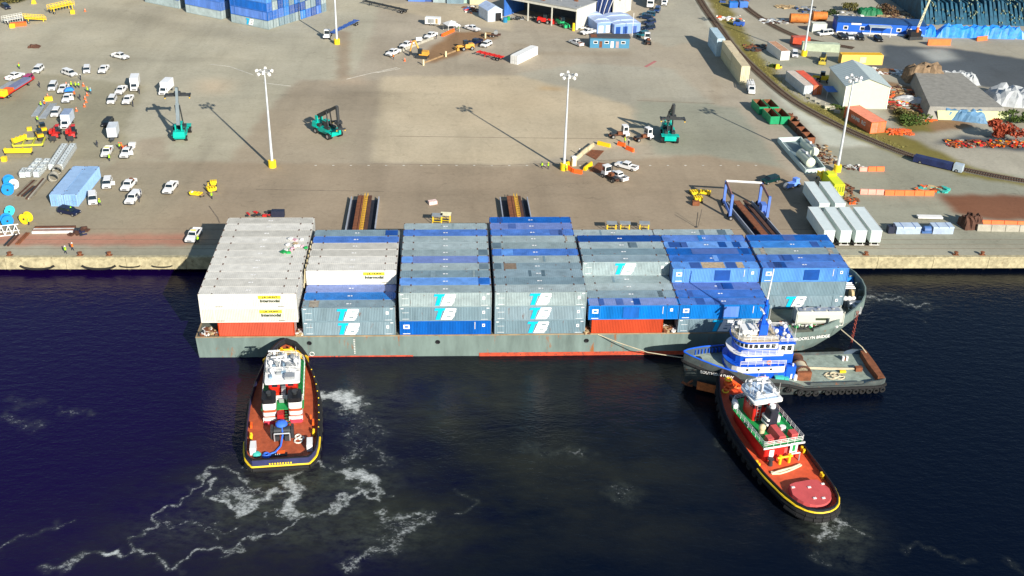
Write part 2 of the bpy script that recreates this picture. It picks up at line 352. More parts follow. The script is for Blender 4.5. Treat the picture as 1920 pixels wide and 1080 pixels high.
    c0 = n.new('ShaderNodeMix'); c0.data_type = 'RGBA'; c0.inputs[6].default_value = (0.006, 0.001, 0.034, 1); c0.inputs[7].default_value = (0.0005, 0.0025, 0.010, 1); l.new(rng(math_('ADD', sx_.outputs[0], math_('MULTIPLY', sw, 50)), -35, 25), c0.inputs[0])
    sl = math_('MULTIPLY', asl.outputs['Fac'], rng(sw, .32, .62), True)
    c1 = n.new('ShaderNodeMix'); c1.data_type = 'RGBA'; c1.inputs[6].default_value = (0.005, 0.004, 0.026, 1); c1.inputs[7].default_value = (0.026, 0.028, 0.018, 1); l.new(sl, c1.inputs[0]); l.new(c0.outputs[2], c1.inputs[6])
    c2 = n.new('ShaderNodeMix'); c2.data_type = 'RGBA'; c2.inputs[7].default_value = (0.10, 0.12, 0.095, 1); l.new(c1.outputs[2], c2.inputs[6]); l.new(halo, c2.inputs[0])
    c3 = n.new('ShaderNodeMix'); c3.data_type = 'RGBA'; c3.inputs[7].default_value = (0.62, 0.66, 0.66, 1); l.new(c2.outputs[2], c3.inputs[6]); l.new(fmask, c3.inputs[0])
    l.new(c3.outputs[2], b.inputs['Base Color']); b.inputs['IOR'].default_value = 1.33; b.inputs['Specular IOR Level'].default_value = .32
    l.new(rng(fmask, 0, 1, .06, .8), b.inputs['Roughness'])
    h = math_('ADD', math_('MULTIPLY', noise(.35, 3, (1, 2.0, 1), .35).outputs['Fac'], .9), math_('MULTIPLY', noise(1.3, 5, (1, 1.7, 1), -.2, .6).outputs['Fac'], .42))
    h = math_('ADD', h, math_('MULTIPLY', fmask, .15))
    bp = n.new('ShaderNodeBump'); bp.inputs['Strength'].default_value = .26; bp.inputs['Distance'].default_value = .6; l.new(h, bp.inputs['Height']); l.new(bp.outputs[0], b.inputs['Normal'])
    me.materials.append(m); o = bpy.data.objects.new('river_water', me); col.objects.link(o); tag(o, kind='structure')
make_water()

# ================================================================ GROUND
QY = 32.6
PATCH = []
def patch(name, pts, rgb, soft=1.2, op=1.0): PATCH.append((pts, rgb, soft, op))
BASEC = (0.395, 0.345, 0.268)
A_apron = (0.335, 0.27, 0.195); A_green = (0.42, 0.39, 0.30); A_slab = (0.50, 0.425, 0.305); A_mid = (0.365, 0.31, 0.232); A_park = (0.325, 0.30, 0.215)
A_east = (0.385, 0.36, 0.29); A_eastd = (0.315, 0.315, 0.25); A_lite = (0.50, 0.51, 0.43); A_dark = (0.085, 0.10, 0.115); A_dirt = (0.27, 0.165, 0.09); A_redb = (0.21, 0.095, 0.055); A_grass = (0.205, 0.175, 0.05)
A_line = (0.42, 0.22, 0.16)
A_quay = (0.35, 0.34, 0.27)
A_strip = (0.30, 0.25, 0.18)
patch('pavement', [(-900, 470), (0, 300), (0, 0), (0, -200), (760, -200), (700, 60), (655, 160), (560, 150), (490, 222), (440, 305), (150, 470)], A_green)
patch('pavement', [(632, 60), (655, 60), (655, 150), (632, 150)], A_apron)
patch('pavement', [(-400, 150), (90, 140), (272, 163), (233, 250), (255, 305), (215, 303), (-400, 303)], A_park)
patch('pavement', [(258, 262), (310, 258), (318, 302), (252, 303)], A_mid)
patch('pavement', [(562, 152), (717, 152), (697, 306), (430, 306), (490, 222)], A_mid, .7)
patch('pavement', [(960, 82), (1000, 83), (1002, 98), (1182, 97), (1183, 107), (960, 104)], A_mid)
patch('pavement', [(715, 145), (1200, 141), (1185, 200), (1195, 240), (1215, 268), (960, 312), (697, 307), (703, 250)], A_slab, .5)
patch('pavement', [(960, 140), (1100, 120), (1260, 130), (1330, 190), (1350, 200), (1335, 196), (1200, 185), (1195, 240), (1185, 200), (1080, 170)], A_east)
patch('pavement', [(1195, 190), (1335, 195), (1350, 200), (1385, 205), (1470, 320), (1330, 300), (1230, 290), (1190, 233)], A_eastd)
patch('pavement', [(1335, 140), (1350, 150), (1350, 197), (1336, 196)], A_mid)
patch('pavement', [(-900, 475), (160, 360), (215, 303), (440, 305), (700, 308), (960, 313), (1190, 300), (1310, 292), (1460, 315), (1570, 400), (1680, 480), (1640, 494), (-900, 510)], A_apron)
patch('pavement', [(1180, 60), (1230, 20), (1270, -40), (1290, -40), (1345, 50), (1450, 160), (1560, 300), (1700, 480), (1600, 470), (1545, 350), (1470, 240), (1400, 180), (1340, 70), (1250, 90)], A_east)
patch('pavement', [(1560, 300), (1545, 277), (1640, 277), (1760, 300), (2300, 380), (2400, 520), (1680, 505), (1600, 390)], A_eastd)
patch('pavement', [(1400, 122), (1440, 160), (1530, 225), (1648, 276), (1548, 278), (1510, 235), (1470, 195), (1415, 140)], A_lite)
patch('pavement', [(1300, -10), (1322, 0), (1345, 60), (1372, 100), (1352, 98), (1320, 30)], A_lite)
patch('pavement', [(1380, -150), (2300, -150), (2300, 330), (1880, 330), (1600, 255), (1500, 205), (1420, 130), (1350, 30), (1310, -60)], A_east)
patch('pavement', [(1318, -20), (1352, -20), (1378, 30), (1400, 66), (1448, 125), (1466, 160), (1500, 188), (1560, 204), (1600, 208), (1645, 232), (1700, 258), (1830, 318), (1930, 342), (1930, 352), (1800, 330), (1700, 298), (1600, 262), (1500, 208), (1440, 158), (1395, 110), (1350, 45)], A_grass, 1.5)
patch('pavement', [(1440, 125), (1600, 128), (1660, 100), (1480, 95), (1405, 75)], A_eastd)
patch('pavement', [(1650, 85), (1790, 92), (2100, 140), (2100, 185), (1850, 165), (1700, 140), (1640, 130), (1560, 128), (1655, 105)], A_dark)
patch('pavement', [(1640, 150), (1720, 165), (1830, 240), (1740, 250), (1680, 225), (1650, 190)], A_dirt)
patch('pavement', [(1680, 205), (1740, 215), (1745, 250), (1700, 250), (1672, 225)], A_grass)
patch('pavement', [(1760, 366), (2300, 372), (2300, 420), (1850, 414), (1785, 400)], A_redb)
patch('pavement', [(1745, 270), (1920, 285), (2300, 310), (2300, 295), (1920, 262), (1800, 255)], A_dark)
patch('pavement', [(790, 102), (850, 62), (900, 60), (935, 72), (812, 122)], A_dirt)
patch('pavement', [(700, 10), (830, 40), (960, 60), (960, 20), (780, 5)], A_slab)
patch('pavement', [(-900, 443), (345, 443), (350, 463), (-900, 463)], A_line)
patch('pavement', [(-900, 464), (2600, 464), (2600, 492), (-900, 492)], A_quay)
patch('pavement', [(1590, 446), (1660, 466), (2600, 470), (2600, 482), (1590, 482)], A_strip)
patch('pavement', [(-200, -60), (0, -30), (70, -8), (38, 6), (0, 12), (-200, 60)], A_grass)
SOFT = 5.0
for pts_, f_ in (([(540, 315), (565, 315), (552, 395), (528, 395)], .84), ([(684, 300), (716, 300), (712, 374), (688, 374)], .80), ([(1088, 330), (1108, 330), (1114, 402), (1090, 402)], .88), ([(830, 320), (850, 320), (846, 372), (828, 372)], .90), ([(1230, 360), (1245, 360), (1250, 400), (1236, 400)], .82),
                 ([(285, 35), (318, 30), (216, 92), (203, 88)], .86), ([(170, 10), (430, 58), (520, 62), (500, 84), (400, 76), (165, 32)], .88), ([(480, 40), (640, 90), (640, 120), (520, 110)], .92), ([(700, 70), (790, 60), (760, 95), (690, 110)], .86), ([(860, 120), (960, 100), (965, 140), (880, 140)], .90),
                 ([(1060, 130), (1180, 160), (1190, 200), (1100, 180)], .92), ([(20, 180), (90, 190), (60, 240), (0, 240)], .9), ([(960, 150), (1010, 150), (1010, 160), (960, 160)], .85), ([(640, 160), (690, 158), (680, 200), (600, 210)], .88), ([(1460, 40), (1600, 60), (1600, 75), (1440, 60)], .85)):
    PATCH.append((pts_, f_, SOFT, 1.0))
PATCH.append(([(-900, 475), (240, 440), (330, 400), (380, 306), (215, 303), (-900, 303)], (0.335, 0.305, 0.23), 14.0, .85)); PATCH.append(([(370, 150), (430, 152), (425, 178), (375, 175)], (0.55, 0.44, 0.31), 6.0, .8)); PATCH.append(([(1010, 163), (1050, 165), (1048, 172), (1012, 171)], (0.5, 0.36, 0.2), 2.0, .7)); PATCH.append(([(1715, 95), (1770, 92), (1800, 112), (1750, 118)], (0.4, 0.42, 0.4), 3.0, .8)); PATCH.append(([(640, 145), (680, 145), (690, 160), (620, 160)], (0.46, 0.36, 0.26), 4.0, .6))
patch('p', [(-900, 443), (345, 443), (350, 463), (-900, 463)], A_line, .8); patch('p', [(-900, 464), (2600, 464), (2600, 492), (-900, 492)], A_quay, 1.0)
def build_pavement():
    st = .7; xs = np.arange(-190, 250, st); ys = np.concatenate([[QY+.003], np.arange(QY+st, 300, st)]); X, Y = np.meshgrid(xs, ys)
    Xw = X+.35*np.sin(Y*.7+np.sin(X*.3)*2)+.25*np.sin(X*1.3+Y*2.1); Yw = Y+.35*np.sin(X*.8+np.cos(Y*.35)*2)+.25*np.cos(Y*1.1-X*1.7)
    C_ = np.zeros(X.shape+(3,)); C_[:] = BASEC
    def blur(a, r):
        k = max(1, int(r/st)); 
        for ax in (0, 1):
            for _ in (0, 1):
                p = np.pad(a, [(k, k) if q == ax else (0, 0) for q in (0, 1)], mode='edge'); c = np.cumsum(p, axis=ax); c = np.concatenate([np.zeros_like(np.take(c, [0], ax)), c], axis=ax); n_ = 2*k+1
                a = (np.take(c, range(n_, c.shape[ax]), ax)-np.take(c, range(0, c.shape[ax]-n_), ax))/n_
        return a
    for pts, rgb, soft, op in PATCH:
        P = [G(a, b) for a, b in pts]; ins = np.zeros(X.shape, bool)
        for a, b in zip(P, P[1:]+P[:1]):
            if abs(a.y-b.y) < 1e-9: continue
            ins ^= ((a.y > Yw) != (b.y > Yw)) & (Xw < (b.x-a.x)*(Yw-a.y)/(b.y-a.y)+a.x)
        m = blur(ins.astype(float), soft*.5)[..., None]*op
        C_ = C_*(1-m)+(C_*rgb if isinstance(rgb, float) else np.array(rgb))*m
    ny, nx = X.shape; me = bpy.data.meshes.new('yard_pavement'); co = np.stack([X, Y, np.full_like(X, QZ+.25)], -1)
    i = np.arange(nx*ny).reshape(ny, nx); q = np.stack([i[:-1, :-1], i[:-1, 1:], i[1:, 1:], i[1:, :-1]], -1).reshape(-1); nf = (nx-1)*(ny-1)
    me.vertices.add(nx*ny); me.vertices.foreach_set('co', co.ravel()); me.loops.add(nf*4); me.loops.foreach_set('vertex_index', q); me.polygons.add(nf); me.polygons.foreach_set('loop_start', np.arange(nf)*4); me.update(calc_edges=True)
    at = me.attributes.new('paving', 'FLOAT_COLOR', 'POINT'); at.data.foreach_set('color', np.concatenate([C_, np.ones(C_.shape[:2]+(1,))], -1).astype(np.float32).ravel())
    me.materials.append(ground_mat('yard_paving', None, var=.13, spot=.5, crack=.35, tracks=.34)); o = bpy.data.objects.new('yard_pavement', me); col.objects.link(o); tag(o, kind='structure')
build_pavement()
g = MB(); g.box((0, QY+1500, QZ-.66), (6000, 3000, 1.8)); tag(put('ground', g, ground_mat('yard_concrete', BASEC, var=0.14)), kind='structure')
# concrete joints, crane rails and painted lines as thin strips on the ground
def strip(name, pts, w, mat, z=None, h=0.03, kind='structure'):
    z = QZ+0.255 if z is None else z
    P = [Vector(p) if len(p) == 3 else G(*p) for p in pts]; mb = MB()
    for a, b in zip(P, P[1:]):
        d = (b-a); d.z = 0
        if d.length < 1e-6: continue
        nrm = Vector((-d.y, d.x, 0)).normalized()*w/2
        q = [a-nrm, b-nrm, b+nrm, a+nrm]; mb.prism([(p.x, p.y) for p in q], z, z+h)
    return tag(put(name, mb, mat), kind=kind)
LINEW = M('faded_white_line', (0.55, 0.54, 0.48), 0.9, var=0.3); JOINT = M('dark_joint', (0.17, 0.14, 0.105), 0.95, var=.4)
PAINTR = M('faded_red_line', (0.42, 0.16, 0.15), 0.9)
strip('pavement_joint', [(700, 309), (940, 312), (1190, 300)], .16, JOINT)
strip('pavement_joint', [(732, 257), (960, 260), (1150, 262)], .2, JOINT)
strip('pavement_joint', [(480, 357), (720, 361)], .2, JOINT)
strip('pavement_joint', [(392, 388), (408, 410), (412, 420)], .25, JOINT)
strip('pavement_joint', [(1195, 190), (1340, 196)], .2, JOINT)
strip('painted_line', [(650, 150), (690, 140), (745, 128)], .18, LINEW); strip('painted_line', [(706, 138), (750, 130)], .18, LINEW)
strip('painted_line', [(494, 157), (545, 163)], .2, LINEW); strip('painted_line', [(395, 122), (430, 126), (475, 142)], .2, LINEW)
strip('painted_line', [(1210, 127), (1229, 116)], 1.0, PAINTR)
for k in range(26): strip('painted_line', [(590+33*k, 312), (594+33*k, 312)], .3, LINEW)
for yy in (36.3, 38.4, 40.6, 45.6):
    strip('crane_rail', [(-900, yy, QZ), (1200, yy, QZ)], .12, JOINT, h=.03)
# railway: two curving tracks with sleepers
def spline(pts, n=8):
    P = [Vector(p) for p in pts]; out = []
    for i in range(len(P)-1):
        p0, p1, p2, p3 = P[max(i-1, 0)], P[i], P[i+1], P[min(i+2, len(P)-1)]
        for k in range(n):
            t = k/n; out.append(0.5*((2*p1)+(p2-p0)*t+(2*p0-5*p1+4*p2-p3)*t*t+(-p0+3*p1-3*p2+p3)*t**3))
    out.append(P[-1]); return out
BALL = ground_mat('track_ballast', (0.17, 0.155, 0.12), var=0.25); SLEEP = M('sleeper_timber', (0.07, 0.05, 0.035), 0.9, var=.3)
for path, lab in (([(1285, -60), (1311, 0), (1345, 50), (1380, 96), (1430, 145), (1485, 190), (1560, 232), (1640, 268), (1720, 298), (1830, 325), (1960, 348), (2300, 400)], 'curving railway track beside the grass verge with two steel rails'),
                  ([(1355, -60), (1385, 0), (1430, 38), (1500, 72), (1600, 92)], 'second railway track branching off toward the upper right')):
    P = spline([G(*p) for p in path], 8)
    tag(strip('track_bed', P, 3.4, BALL, z=QZ+.27, h=.05), kind='structure')
    t = thing('railway_track', lab, 'railway track', P[8])
    def off(P, d):
        o = []
        for i, p in enumerate(P):
            a, b = P[max(0, i-1)], P[min(len(P)-1, i+1)]; v = (b-a).normalized(); o.append(p+Vector((-v.y, v.x, 0))*d)
        return o
    for s in (-.72, .72):
        q = off(P, s); mb = MB()
        for a, b in zip(q, q[1:]):
            v = (b-a).normalized(); nn = Vector((-v.y, v.x, 0))*.07; mb.prism([tuple((a-nn)[:2]), tuple((b-nn)[:2]), tuple((b+nn)[:2]), tuple((a+nn)[:2])], QZ+.37, QZ+.52)
        mb.v = [tuple(Vector(v)-P[8]) for v in mb.v]; put('rail', mb, RUSTD, t)
    mb = MB(); acc = 0
    for a, b in zip(P, P[1:]):
        d = (b-a).length; v = (b-a).normalized(); x = 0.6-acc
        while x < d:
            c = a+v*x-P[8]; mb.box((c.x, c.y, .37), (.24, 2.5, .14), math.atan2(v.y, v.x)); x += .6
        acc = (d-(x-.6)) % .6
    o = put('sleepers', mb, SLEEP, t); o['kind'] = 'stuff'

# ================================================================ QUAY EDGE
QF = M('stained_quay_concrete', (0.39, 0.345, 0.215), 0.9, var=0.4, scale=0.8, rust=0.5, rustcol=(0.16, 0.10, 0.05))
QFD = M('dark_quay_timber', (0.05, 0.04, 0.03), 0.9, var=.4)
qt = thing('quay_wall', 'yellowish stained concrete quay wall running along the water edge with dark piles underneath', 'quay wall', (0, QY, 0))
k = 0; x = -240
cache_panel = cached('wall_panel', lambda m: m.box((0, 0, 0), (11.92, .5, 2.35)))
cap = cached('cap_block', lambda m: m.box((0, 0, 0), (11.96, .9, .3)))
while x < 300:
    put('wall_panel', cache_panel, QF, qt, (x+6, -.14, 2.05)); put('cap_block', cap, QF, qt, (x+6, .18, 3.36)); x += 12
pm = cached('pile', lambda m: m.cyl((0, 0, -2), (0, 0, 1.4), .35, n=8))
for i in range(90):
    put('pile', pm, QFD, qt, (-240+i*6, 1.2, 0))
put('back_wall', bxm(((30, 11, -.5), (560, .5, 3.7))), QFD, qt)
fm = cached('fender', lambda m: m.tube([(-3.4, -.35, .9), (-2.6, -.45, .35), (-1.2, -.5, .05), (0, -.5, 0), (1.2, -.5, .05), (2.6, -.45, .35), (3.4, -.35, .9)], .28, 8), True)
for (px, lb) in ((72, 'leftmost black rubber fender hanging on the quay wall'), (187, 'long sagging black rubber fender second from the left on the quay wall'), (245, 'short black rubber fender left of the barge stern shadow'), (305, 'black rubber fender nearest the white container stack')):
    p = G(px, 500, 1.2); s = 1.0 if px < 200 else .62
    solo('rubber_fender', lb, 'fender', fm, TYRE, (p.x, QY-.05, 1.0+(.4 if px > 200 else 0)), group='fenders on the quay wall').scale = (s, 1, .8 if px < 200 else .35)
bol = cached('bollard', lambda m: (m.cyl((0, 0, 0), (0, 0, .5), .28, n=10), m.cyl((0, 0, .5), (0, 0, .7), .45, n=10), m.box((0, 0, .04), (1.2, .8, .08))), True)
for i, (px, lb) in enumerate(((12, 'rusty mooring bollard at the far left end of the quay edge'), (145, 'rusty mooring bollard on the quay edge behind the two walking workers'), (200, 'rusty double mooring bollard on the quay edge right of the two workers'), (1630, 'rusty mooring bollard on the quay edge right of the barge bow'), (1800, 'rusty mooring bollard further right on the yellowish quay edge'), (1850, 'rightmost rusty mooring bollard on the quay edge'))):
    p = G(px, 487, 3.5); solo('mooring_bollard', lb, 'bollard', bol, RUST, (p.x, QY+.75, 3.52 if False else 3.51), group='mooring bollards on the quay')
# ================================================================ CONTAINERS
def wave(L, pitch, depth):          # trapezoid profile along 0..L
    n = max(1, int(L/pitch)); p = L/n; out = []
    for i in range(n):
        a = i*p; out += [(a, 0), (a+.25*p, 0), (a+.5*p, depth), (a+.75*p, depth)]
    out.append((L, 0)); return out
def c_body(m, L, W, H):
    for s in (0, 1):
        pr = wave(L-.3, .28, .05)
        for (a, d), (b, e) in zip(pr, pr[1:]):
            y0, y1 = (d+.04, e+.04) if s == 0 else (W-d-.04, W-e-.04)
            q = ((.15+a, y0, .12), (.15+b, y1, .12), (.15+b, y1, H-.1), (.15+a, y0, H-.1))
            m.quad(*(q if s == 0 else q[::-1]))
    pr = wave(W-.3, .28, .05)
    for (a, d), (b, e) in zip(pr, pr[1:]): m.quad((d+.04, .15+b, .12), (d+.04, .15+a, .12), (e*0+d+.04, .15+a, H-.1), (d+.04, .15+b, H-.1))
    m.box((L/2, W/2, .08), (L-.1, W-.1, .1))
def c_roof(m, L, W, H):
    pr = wave(L-.3, .35, -.035)
    for (a, d), (b, e) in zip(pr, pr[1:]): m.quad((.15+a, .08, H-.012+d*.3), (.15+b, .08, H-.012+e*.3), (.15+b, W-.08, H-.012+e*.3), (.15+a, W-.08, H-.012+d*.3))
def c_frame(m, L, W, H, c40):
    for x in (.09, L-.09):
        for y in (.09, W-.09): m.box((x, y, H/2), (.18, .18, H))
        m.box((x, W/2, H-.075), (.14, W-.36, .13)); m.box((x, W/2, .075), (.14, W-.36, .13))
    for y in (.06, W-.06):
        m.box((L/2, y, H-.07), (L-.36, .10, .12)); m.box((L/2, y, .08), (L-.36, .10, .14))
    if c40:
        for x in (L/2-6.1, L/2+6.1):
            for y in (.05, W-.05): m.box((x, y, H/2), (.14, .09, H-.28))
def c_cast(m, L, W, H, c40):
    xs = [.1, L-.1]+([L/2-6.1, L/2+6.1] if c40 else [])
    for x in xs:
        for y in (.16, W-.16): m.box((x, y, H+.005), (.24, .24, .04))
def c_door(m, W, H):
    m.box((0, 0, 0), (.05, W/2-.2, H-.34))
def c_rods(m, W, H):
    for y in (-W/8+.05, W/8-.05):
        m.cyl((.06, y, -H/2+.2), (.06, y, H/2-.2), .035, n=5); m.box((.07, y+.15, -.25), (.04, .34, .06))
MARK = M('stencil_white', (0.8, 0.8, 0.8), 0.6)
RTMARK = lambda m: (m.box((0, 0, 0), (.42, .3, .01)), m.box((.5, 0, 0), (.28, .3, .01)))
FRAMES = {}
def container(loc, rz, L, W, H, side, label, group, roof=None, frame=None, c40=True, door='both', name='shipping_container', rot=None, cast=None, detail=True, rods=True):
    t = thing(name, label, 'container', loc, rz, group)
    if rot: t.rotation_euler = rot
    kk = '%.2f|%.2f|%.2f|%d' % (L, W, H, c40)
    put('wall_panel', cached('container_wall|'+kk, lambda m: c_body(m, L, W, H)), side, t)
    put('roof', cached('container_roof|'+kk, lambda m: c_roof(m, L, W, H)), roof or side, t)
    put('frame', cached('container_frame|'+kk, lambda m: c_frame(m, L, W, H, c40)), frame or side, t)
    if detail:
        put('corner_casting', cached('corner_casting|'+kk, lambda m: c_cast(m, L, W, H, c40)), cast or RUSTD, t)
    for xx, r in ((L-.03, 0), (.03, math.pi)):
        if door == 'right' and r: continue
        if door == 'left' and not r: continue
        if door is None: continue
        for y in (.25, .75):
            d = put('door', cached('container_door|'+kk, lambda m: c_door(m, W, H)), side, t, (xx, W*y, H/2), r)
            if rods: put('lock_rods', cached('lock_rods|'+kk, lambda m: c_rods(m, W, H)), GREYMET, d)
    return t
def shaded_name(mat):
    return {'container_blue': 'blue', 'container_mid_blue': 'bright blue', 'container_lavender_blue': 'faded lavender blue', 'container_dark_blue': 'dark blue', 'container_grey': 'blue-grey', 'container_pale_grey': 'pale grey', 'container_slate_grey': 'slate grey', 'container_white': 'white', 'container_off_white_roof': 'off-white', 'container_rust_red': 'orange-red'}[mat.name]

# ---- barge
TR = 0.0047
BROT = (0, -TR, 0)
def B(x, y, z):     # barge frame to world
    return (x-z*TR, y, z+x*TR)
DECK = 4.5
barge = thing('cargo_barge', 'long grey-green flat deck barge loaded with stacked containers, moored along the quay', 'barge', (0, 0, 0))
barge.rotation_euler = BROT
HULL = M('barge_hull_grey_green', (0.155, 0.21, 0.195), 0.6, var=0.3, scale=0.35, rust=0.48, rustcol=(0.28, 0.11, 0.04), streak=True)
HULLD = M('barge_deck_grey', (0.12, 0.13, 0.10), 0.8, var=0.3, rust=0.35)
BOOT = M('red_antifouling', (0.50, 0.07, 0.03), 0.7, var=0.35, scale=1.0, rust=0.62, rustcol=(.05, .05, .045))
def ell(x0, cx, a, b, n=14, w=0):
    return [(cx+a*math.cos(t), 15.45+b*math.sin(t)) for t in [R(-90+180*i/n) for i in range(n+1)]]
def outline(xa, cx, a, b, y0, y1, n=16):
    return [(xa, y0)]+[(cx+a*math.cos(R(-90+180*i/n)), 15.45+b*math.sin(R(-90+180*i/n))) for i in range(n+1)]+[(xa, y1)]
top = outline(-51.5, 57, 17.3, 15.75, -.3, 31.2); bot = outline(-51.2, 52, 15, 15.45, 0, 30.9); mid = outline(-51.4, 54.5, 16.5, 15.6, -.15, 31.05)
h = MB(); n_ = len(top)
for ring, z in ((bot, -1.5), (mid, 1.2), (top, DECK)): h.v += [(p[0], p[1], z+(0 if p[0] < 58 else 0)) for p in ring]
for r_ in (0, 1): h.f += [(r_*n_+i, r_*n_+(i+1) % n_, (r_+1)*n_+(i+1) % n_, (r_+1)*n_+i) for i in range(n_)]
put('hull', h, HULL, barge)
put('deck', MB().poly([(p[0], p[1], DECK) for p in top]), HULLD, barge)
rl = MB()
for i in range(60): pass
rl.box((2.5, -.26, DECK+.10), (108, .16, .2)); rl.box((2.5, 31.14, DECK+.1), (108, .16, .2)); rl.box((-51.4, 15.45, DECK+.1), (.2, 31.2, .2))
put('deck_edge_coaming', rl, M('rusty_edge', (0.3, 0.22, 0.13), .8, var=.3, rust=.5), barge)
put('boot_stripe', bxm(((22, -.17, .35), (46, .06, .75))), BOOT, barge)
put('boot_stripe', bxm(((-24, -.13, .15), (22, .05, .35))), BOOT, barge)
bw = MB(); outr = [p for p in outline(56, 57, 17.3, 15.75, -.3, 31.2) if p[0] > 57.5]
inr = [(57+(p[0]-57)*.985, 15.45+(p[1]-15.45)*.98) for p in outr]; mN = len(outr)
for i in range(mN-1):
    def hz(p): return DECK+2.3*min(1, max(0, (p[0]-59)/11))+.15
    a, b2, c, d = outr[i], outr[i+1], inr[i+1], inr[i]
    k = len(bw.v)
    bw.v += [(a[0], a[1], DECK), (b2[0], b2[1], DECK), (b2[0], b2[1], hz(b2)), (a[0], a[1], hz(a)), (d[0], d[1], DECK), (c[0], c[1], DECK), (c[0], c[1], hz(b2)), (d[0], d[1], hz(a))]
    bw.f += [(k, k+1, k+2, k+3), (k+5, k+4, k+7, k+6), (k+3, k+2, k+6, k+7)]
put('bow_bulwark', bw, HULL, barge)
for i, p in enumerate(outr[1:-1]):
    q = (57+(p[0]-57)*.95, 15.45+(p[1]-15.45)*.94)
    put('bulwark_stay', bxm(((0, 0, .9), (.15, .9, 1.8))), HULL, barge, (q[0], q[1], DECK), math.atan2(q[1]-15.45, q[0]-57)+math.pi/2)
for xx in (-31.5, -8.5, 18.5, 52):
    put('mooring_port', MB().torus((xx, -.34, DECK-1.3), .33, .12, (0, 1, 0), 10, 5), BLACK, barge)
    put('mooring_port_hole', MB().cyl((xx, -.36, DECK-1.3), (xx, -.2, DECK-1.3), .28, n=10), BLACK, barge)
nm = text_mesh('BROOKLYN BRIDGE', .8, 0, .01)
put('name_lettering', nm, WHITE, barge, (60.2, -.2, DECK-1.2), rot=(R(82), 0, R(10)))
dm = MB()
for i in range(9): dm.box((0, -.3, 1+.35*i), (.28, .04, .12))
put('draft_marks', dm, WHITE, barge, (-23.5, 0, 0))['kind'] = 'stuff'; put('load_line_mark', MB().torus((-31.2, -.32, .9), .4, .06, (0, 1, 0), 12, 4), WHITE, barge)
# winch, windlass, anchor gear and vents on the bow deck
wn_ = thing('anchor_windlass', 'white piping and rounded windlass drum on the barge bow deck', 'windlass', B(70.5, 8, DECK+.02))
put('drum', MB().cyl((-1.2, 0, 1.1), (1.2, 0, 1.1), .75, n=14), GREYMET, wn_); put('drum', MB().cyl((0, 3, 1.6), (.5, 3, 1.6), 1.0, n=14), M('tan_drum', (.5, .38, .2), .7), wn_)
for i in range(4): put('pipe_rack', MB().cyl((-2.2, 4+.7*i, 2.4), (1.2, 4+.7*i, 2.4), .12, n=6), WHITE, wn_)
for i in (-2, 1): put('support', bxm(((i, 5, 1.2), (.2, 2.8, 2.3))), HULLD, wn_)
put('gearbox', bxm(((0, -1.3, .8), (1.6, 1, 1.6))), GREYMET, wn_); put('motor', bxm(((-1, 1.6, .6), (1, 1.2, 1.2))), GREYMET, wn_)
for i in range(3): put('drum', MB().ball((-1.5+.8*i, 1.4, 1.6), .5), WHITE, wn_)
solo('blue_tank', 'small round blue tank inside the barge bow bulwark', 'tank', MB().cyl((0, 0, 0), (0, 0, 1.5), 1.6, 1.3, 14), M('tank_blue', (.02, .25, .75), .4), B(72.5, 19, DECK+.02), smooth=True)
bd = MB()
for i in range(10):
    bd.cyl((-.4, 0, 0), (-.4, 0, .7), .14, n=8); bd.cyl((.4, 0, 0), (.4, 0, .7), .14, n=8); break
bd.box((0, 0, .05), (1.6, .5, .1))
bdm = bd.mesh('deck_bitts')
for i, (xx, s_) in enumerate(((58.5, 'right end of the barge near the name lettering'), (64, 'barge bow deck where the side begins to curve'), (-50.6, 'left end of the barge beside the orange-red container'))):
    solo('deck_bitts', 'pair of short bitts at the '+s_, 'bitts', bdm, DKMET, B(xx, .6+(.4 if i == 0 else 0)+(2.2 if i == 1 else 0), DECK+.02), group='bitts on the barge deck')

# ---- the stacks
OFF = [-50.2, -32.44, -15.27, 1.74, 18.60, 35.10, 52.0]; RP = 2.8367; TH = 2.9; CW = 2.825
ORD = ['first', 'second', 'third', 'fourth', 'fifth', 'sixth', 'seventh', 'eighth', 'ninth', 'tenth', 'eleventh']
W_, WG, Bc, Bm, Bv, Bd, g_, gl, gd = CWHT, CWHTG, BLUEC, BLUEL, BLUEV, BLUED, GRY, GRYL, GRYD
# top container of each row, front row first: (tier, roof material)
TOPS = [
 [(3, WG)]*3+[(3, WG)]*8,
 [(2, g_), (2, Bm), (2, Bv), (3, WG), (3, WG), (3, WG), (3, WG), (3, Bc), (3, g_)],
 [(3, gl), (3, Bm), (3, g_), (3, gl), (3, Bv), (3, gl), (3, gl), (3, gl), (3, Bc), (3, gl)],
 [(3, gl), (3, g_), (3, g_), (3, g_), (3, gl), (3, Bc), (3, gl), (3, gl), (3, Bc), (3, Bv), (3, Bc)],
 [(2, Bv), (2, g_), (2, gl), (2, gl), (3, g_), (3, g_), (3, gl), (3, Bd), (2, g_), (2, g_), (2, gl)],
 [(2, Bc), (2, Bc), (2, Bv), (3, Bm), (3, Bc), (3, Bc), (3, Bm), (3, Bc), (2, g_), (2, g_), (2, gl)],
 [None, None, None, (3, Bc), (3, Bc), (3, gl), (3, Bm), (3, Bc)]]
FRONT = [ {3: W_, 2: W_, 1: None}, {2: g_, 1: g_}, {3: gl, 2: g_, 1: Bc}, {3: gl, 2: g_, 1: g_}, {2: Bm, 1: None}, {2: Bm, 1: g_}, {}]
LOGO_T = MB().prism([(-1.85, .62), (-1.72, 1.05), (.35, 1.05), (.2, .62), (-.5, .62), (-.98, -1.05), (-1.68, -1.05), (-1.2, .62)], 0, .012)
LOGO_T = LOGO_T.mesh('logo_letter_t')
bmB = MB()
def slant(pts): return [(x+y*.38, y) for x, y in pts]
bmB.prism(slant([(-.4, -1.05), (.3, -1.05), (.3, 1.05), (-.4, 1.05)]), .014, .03)
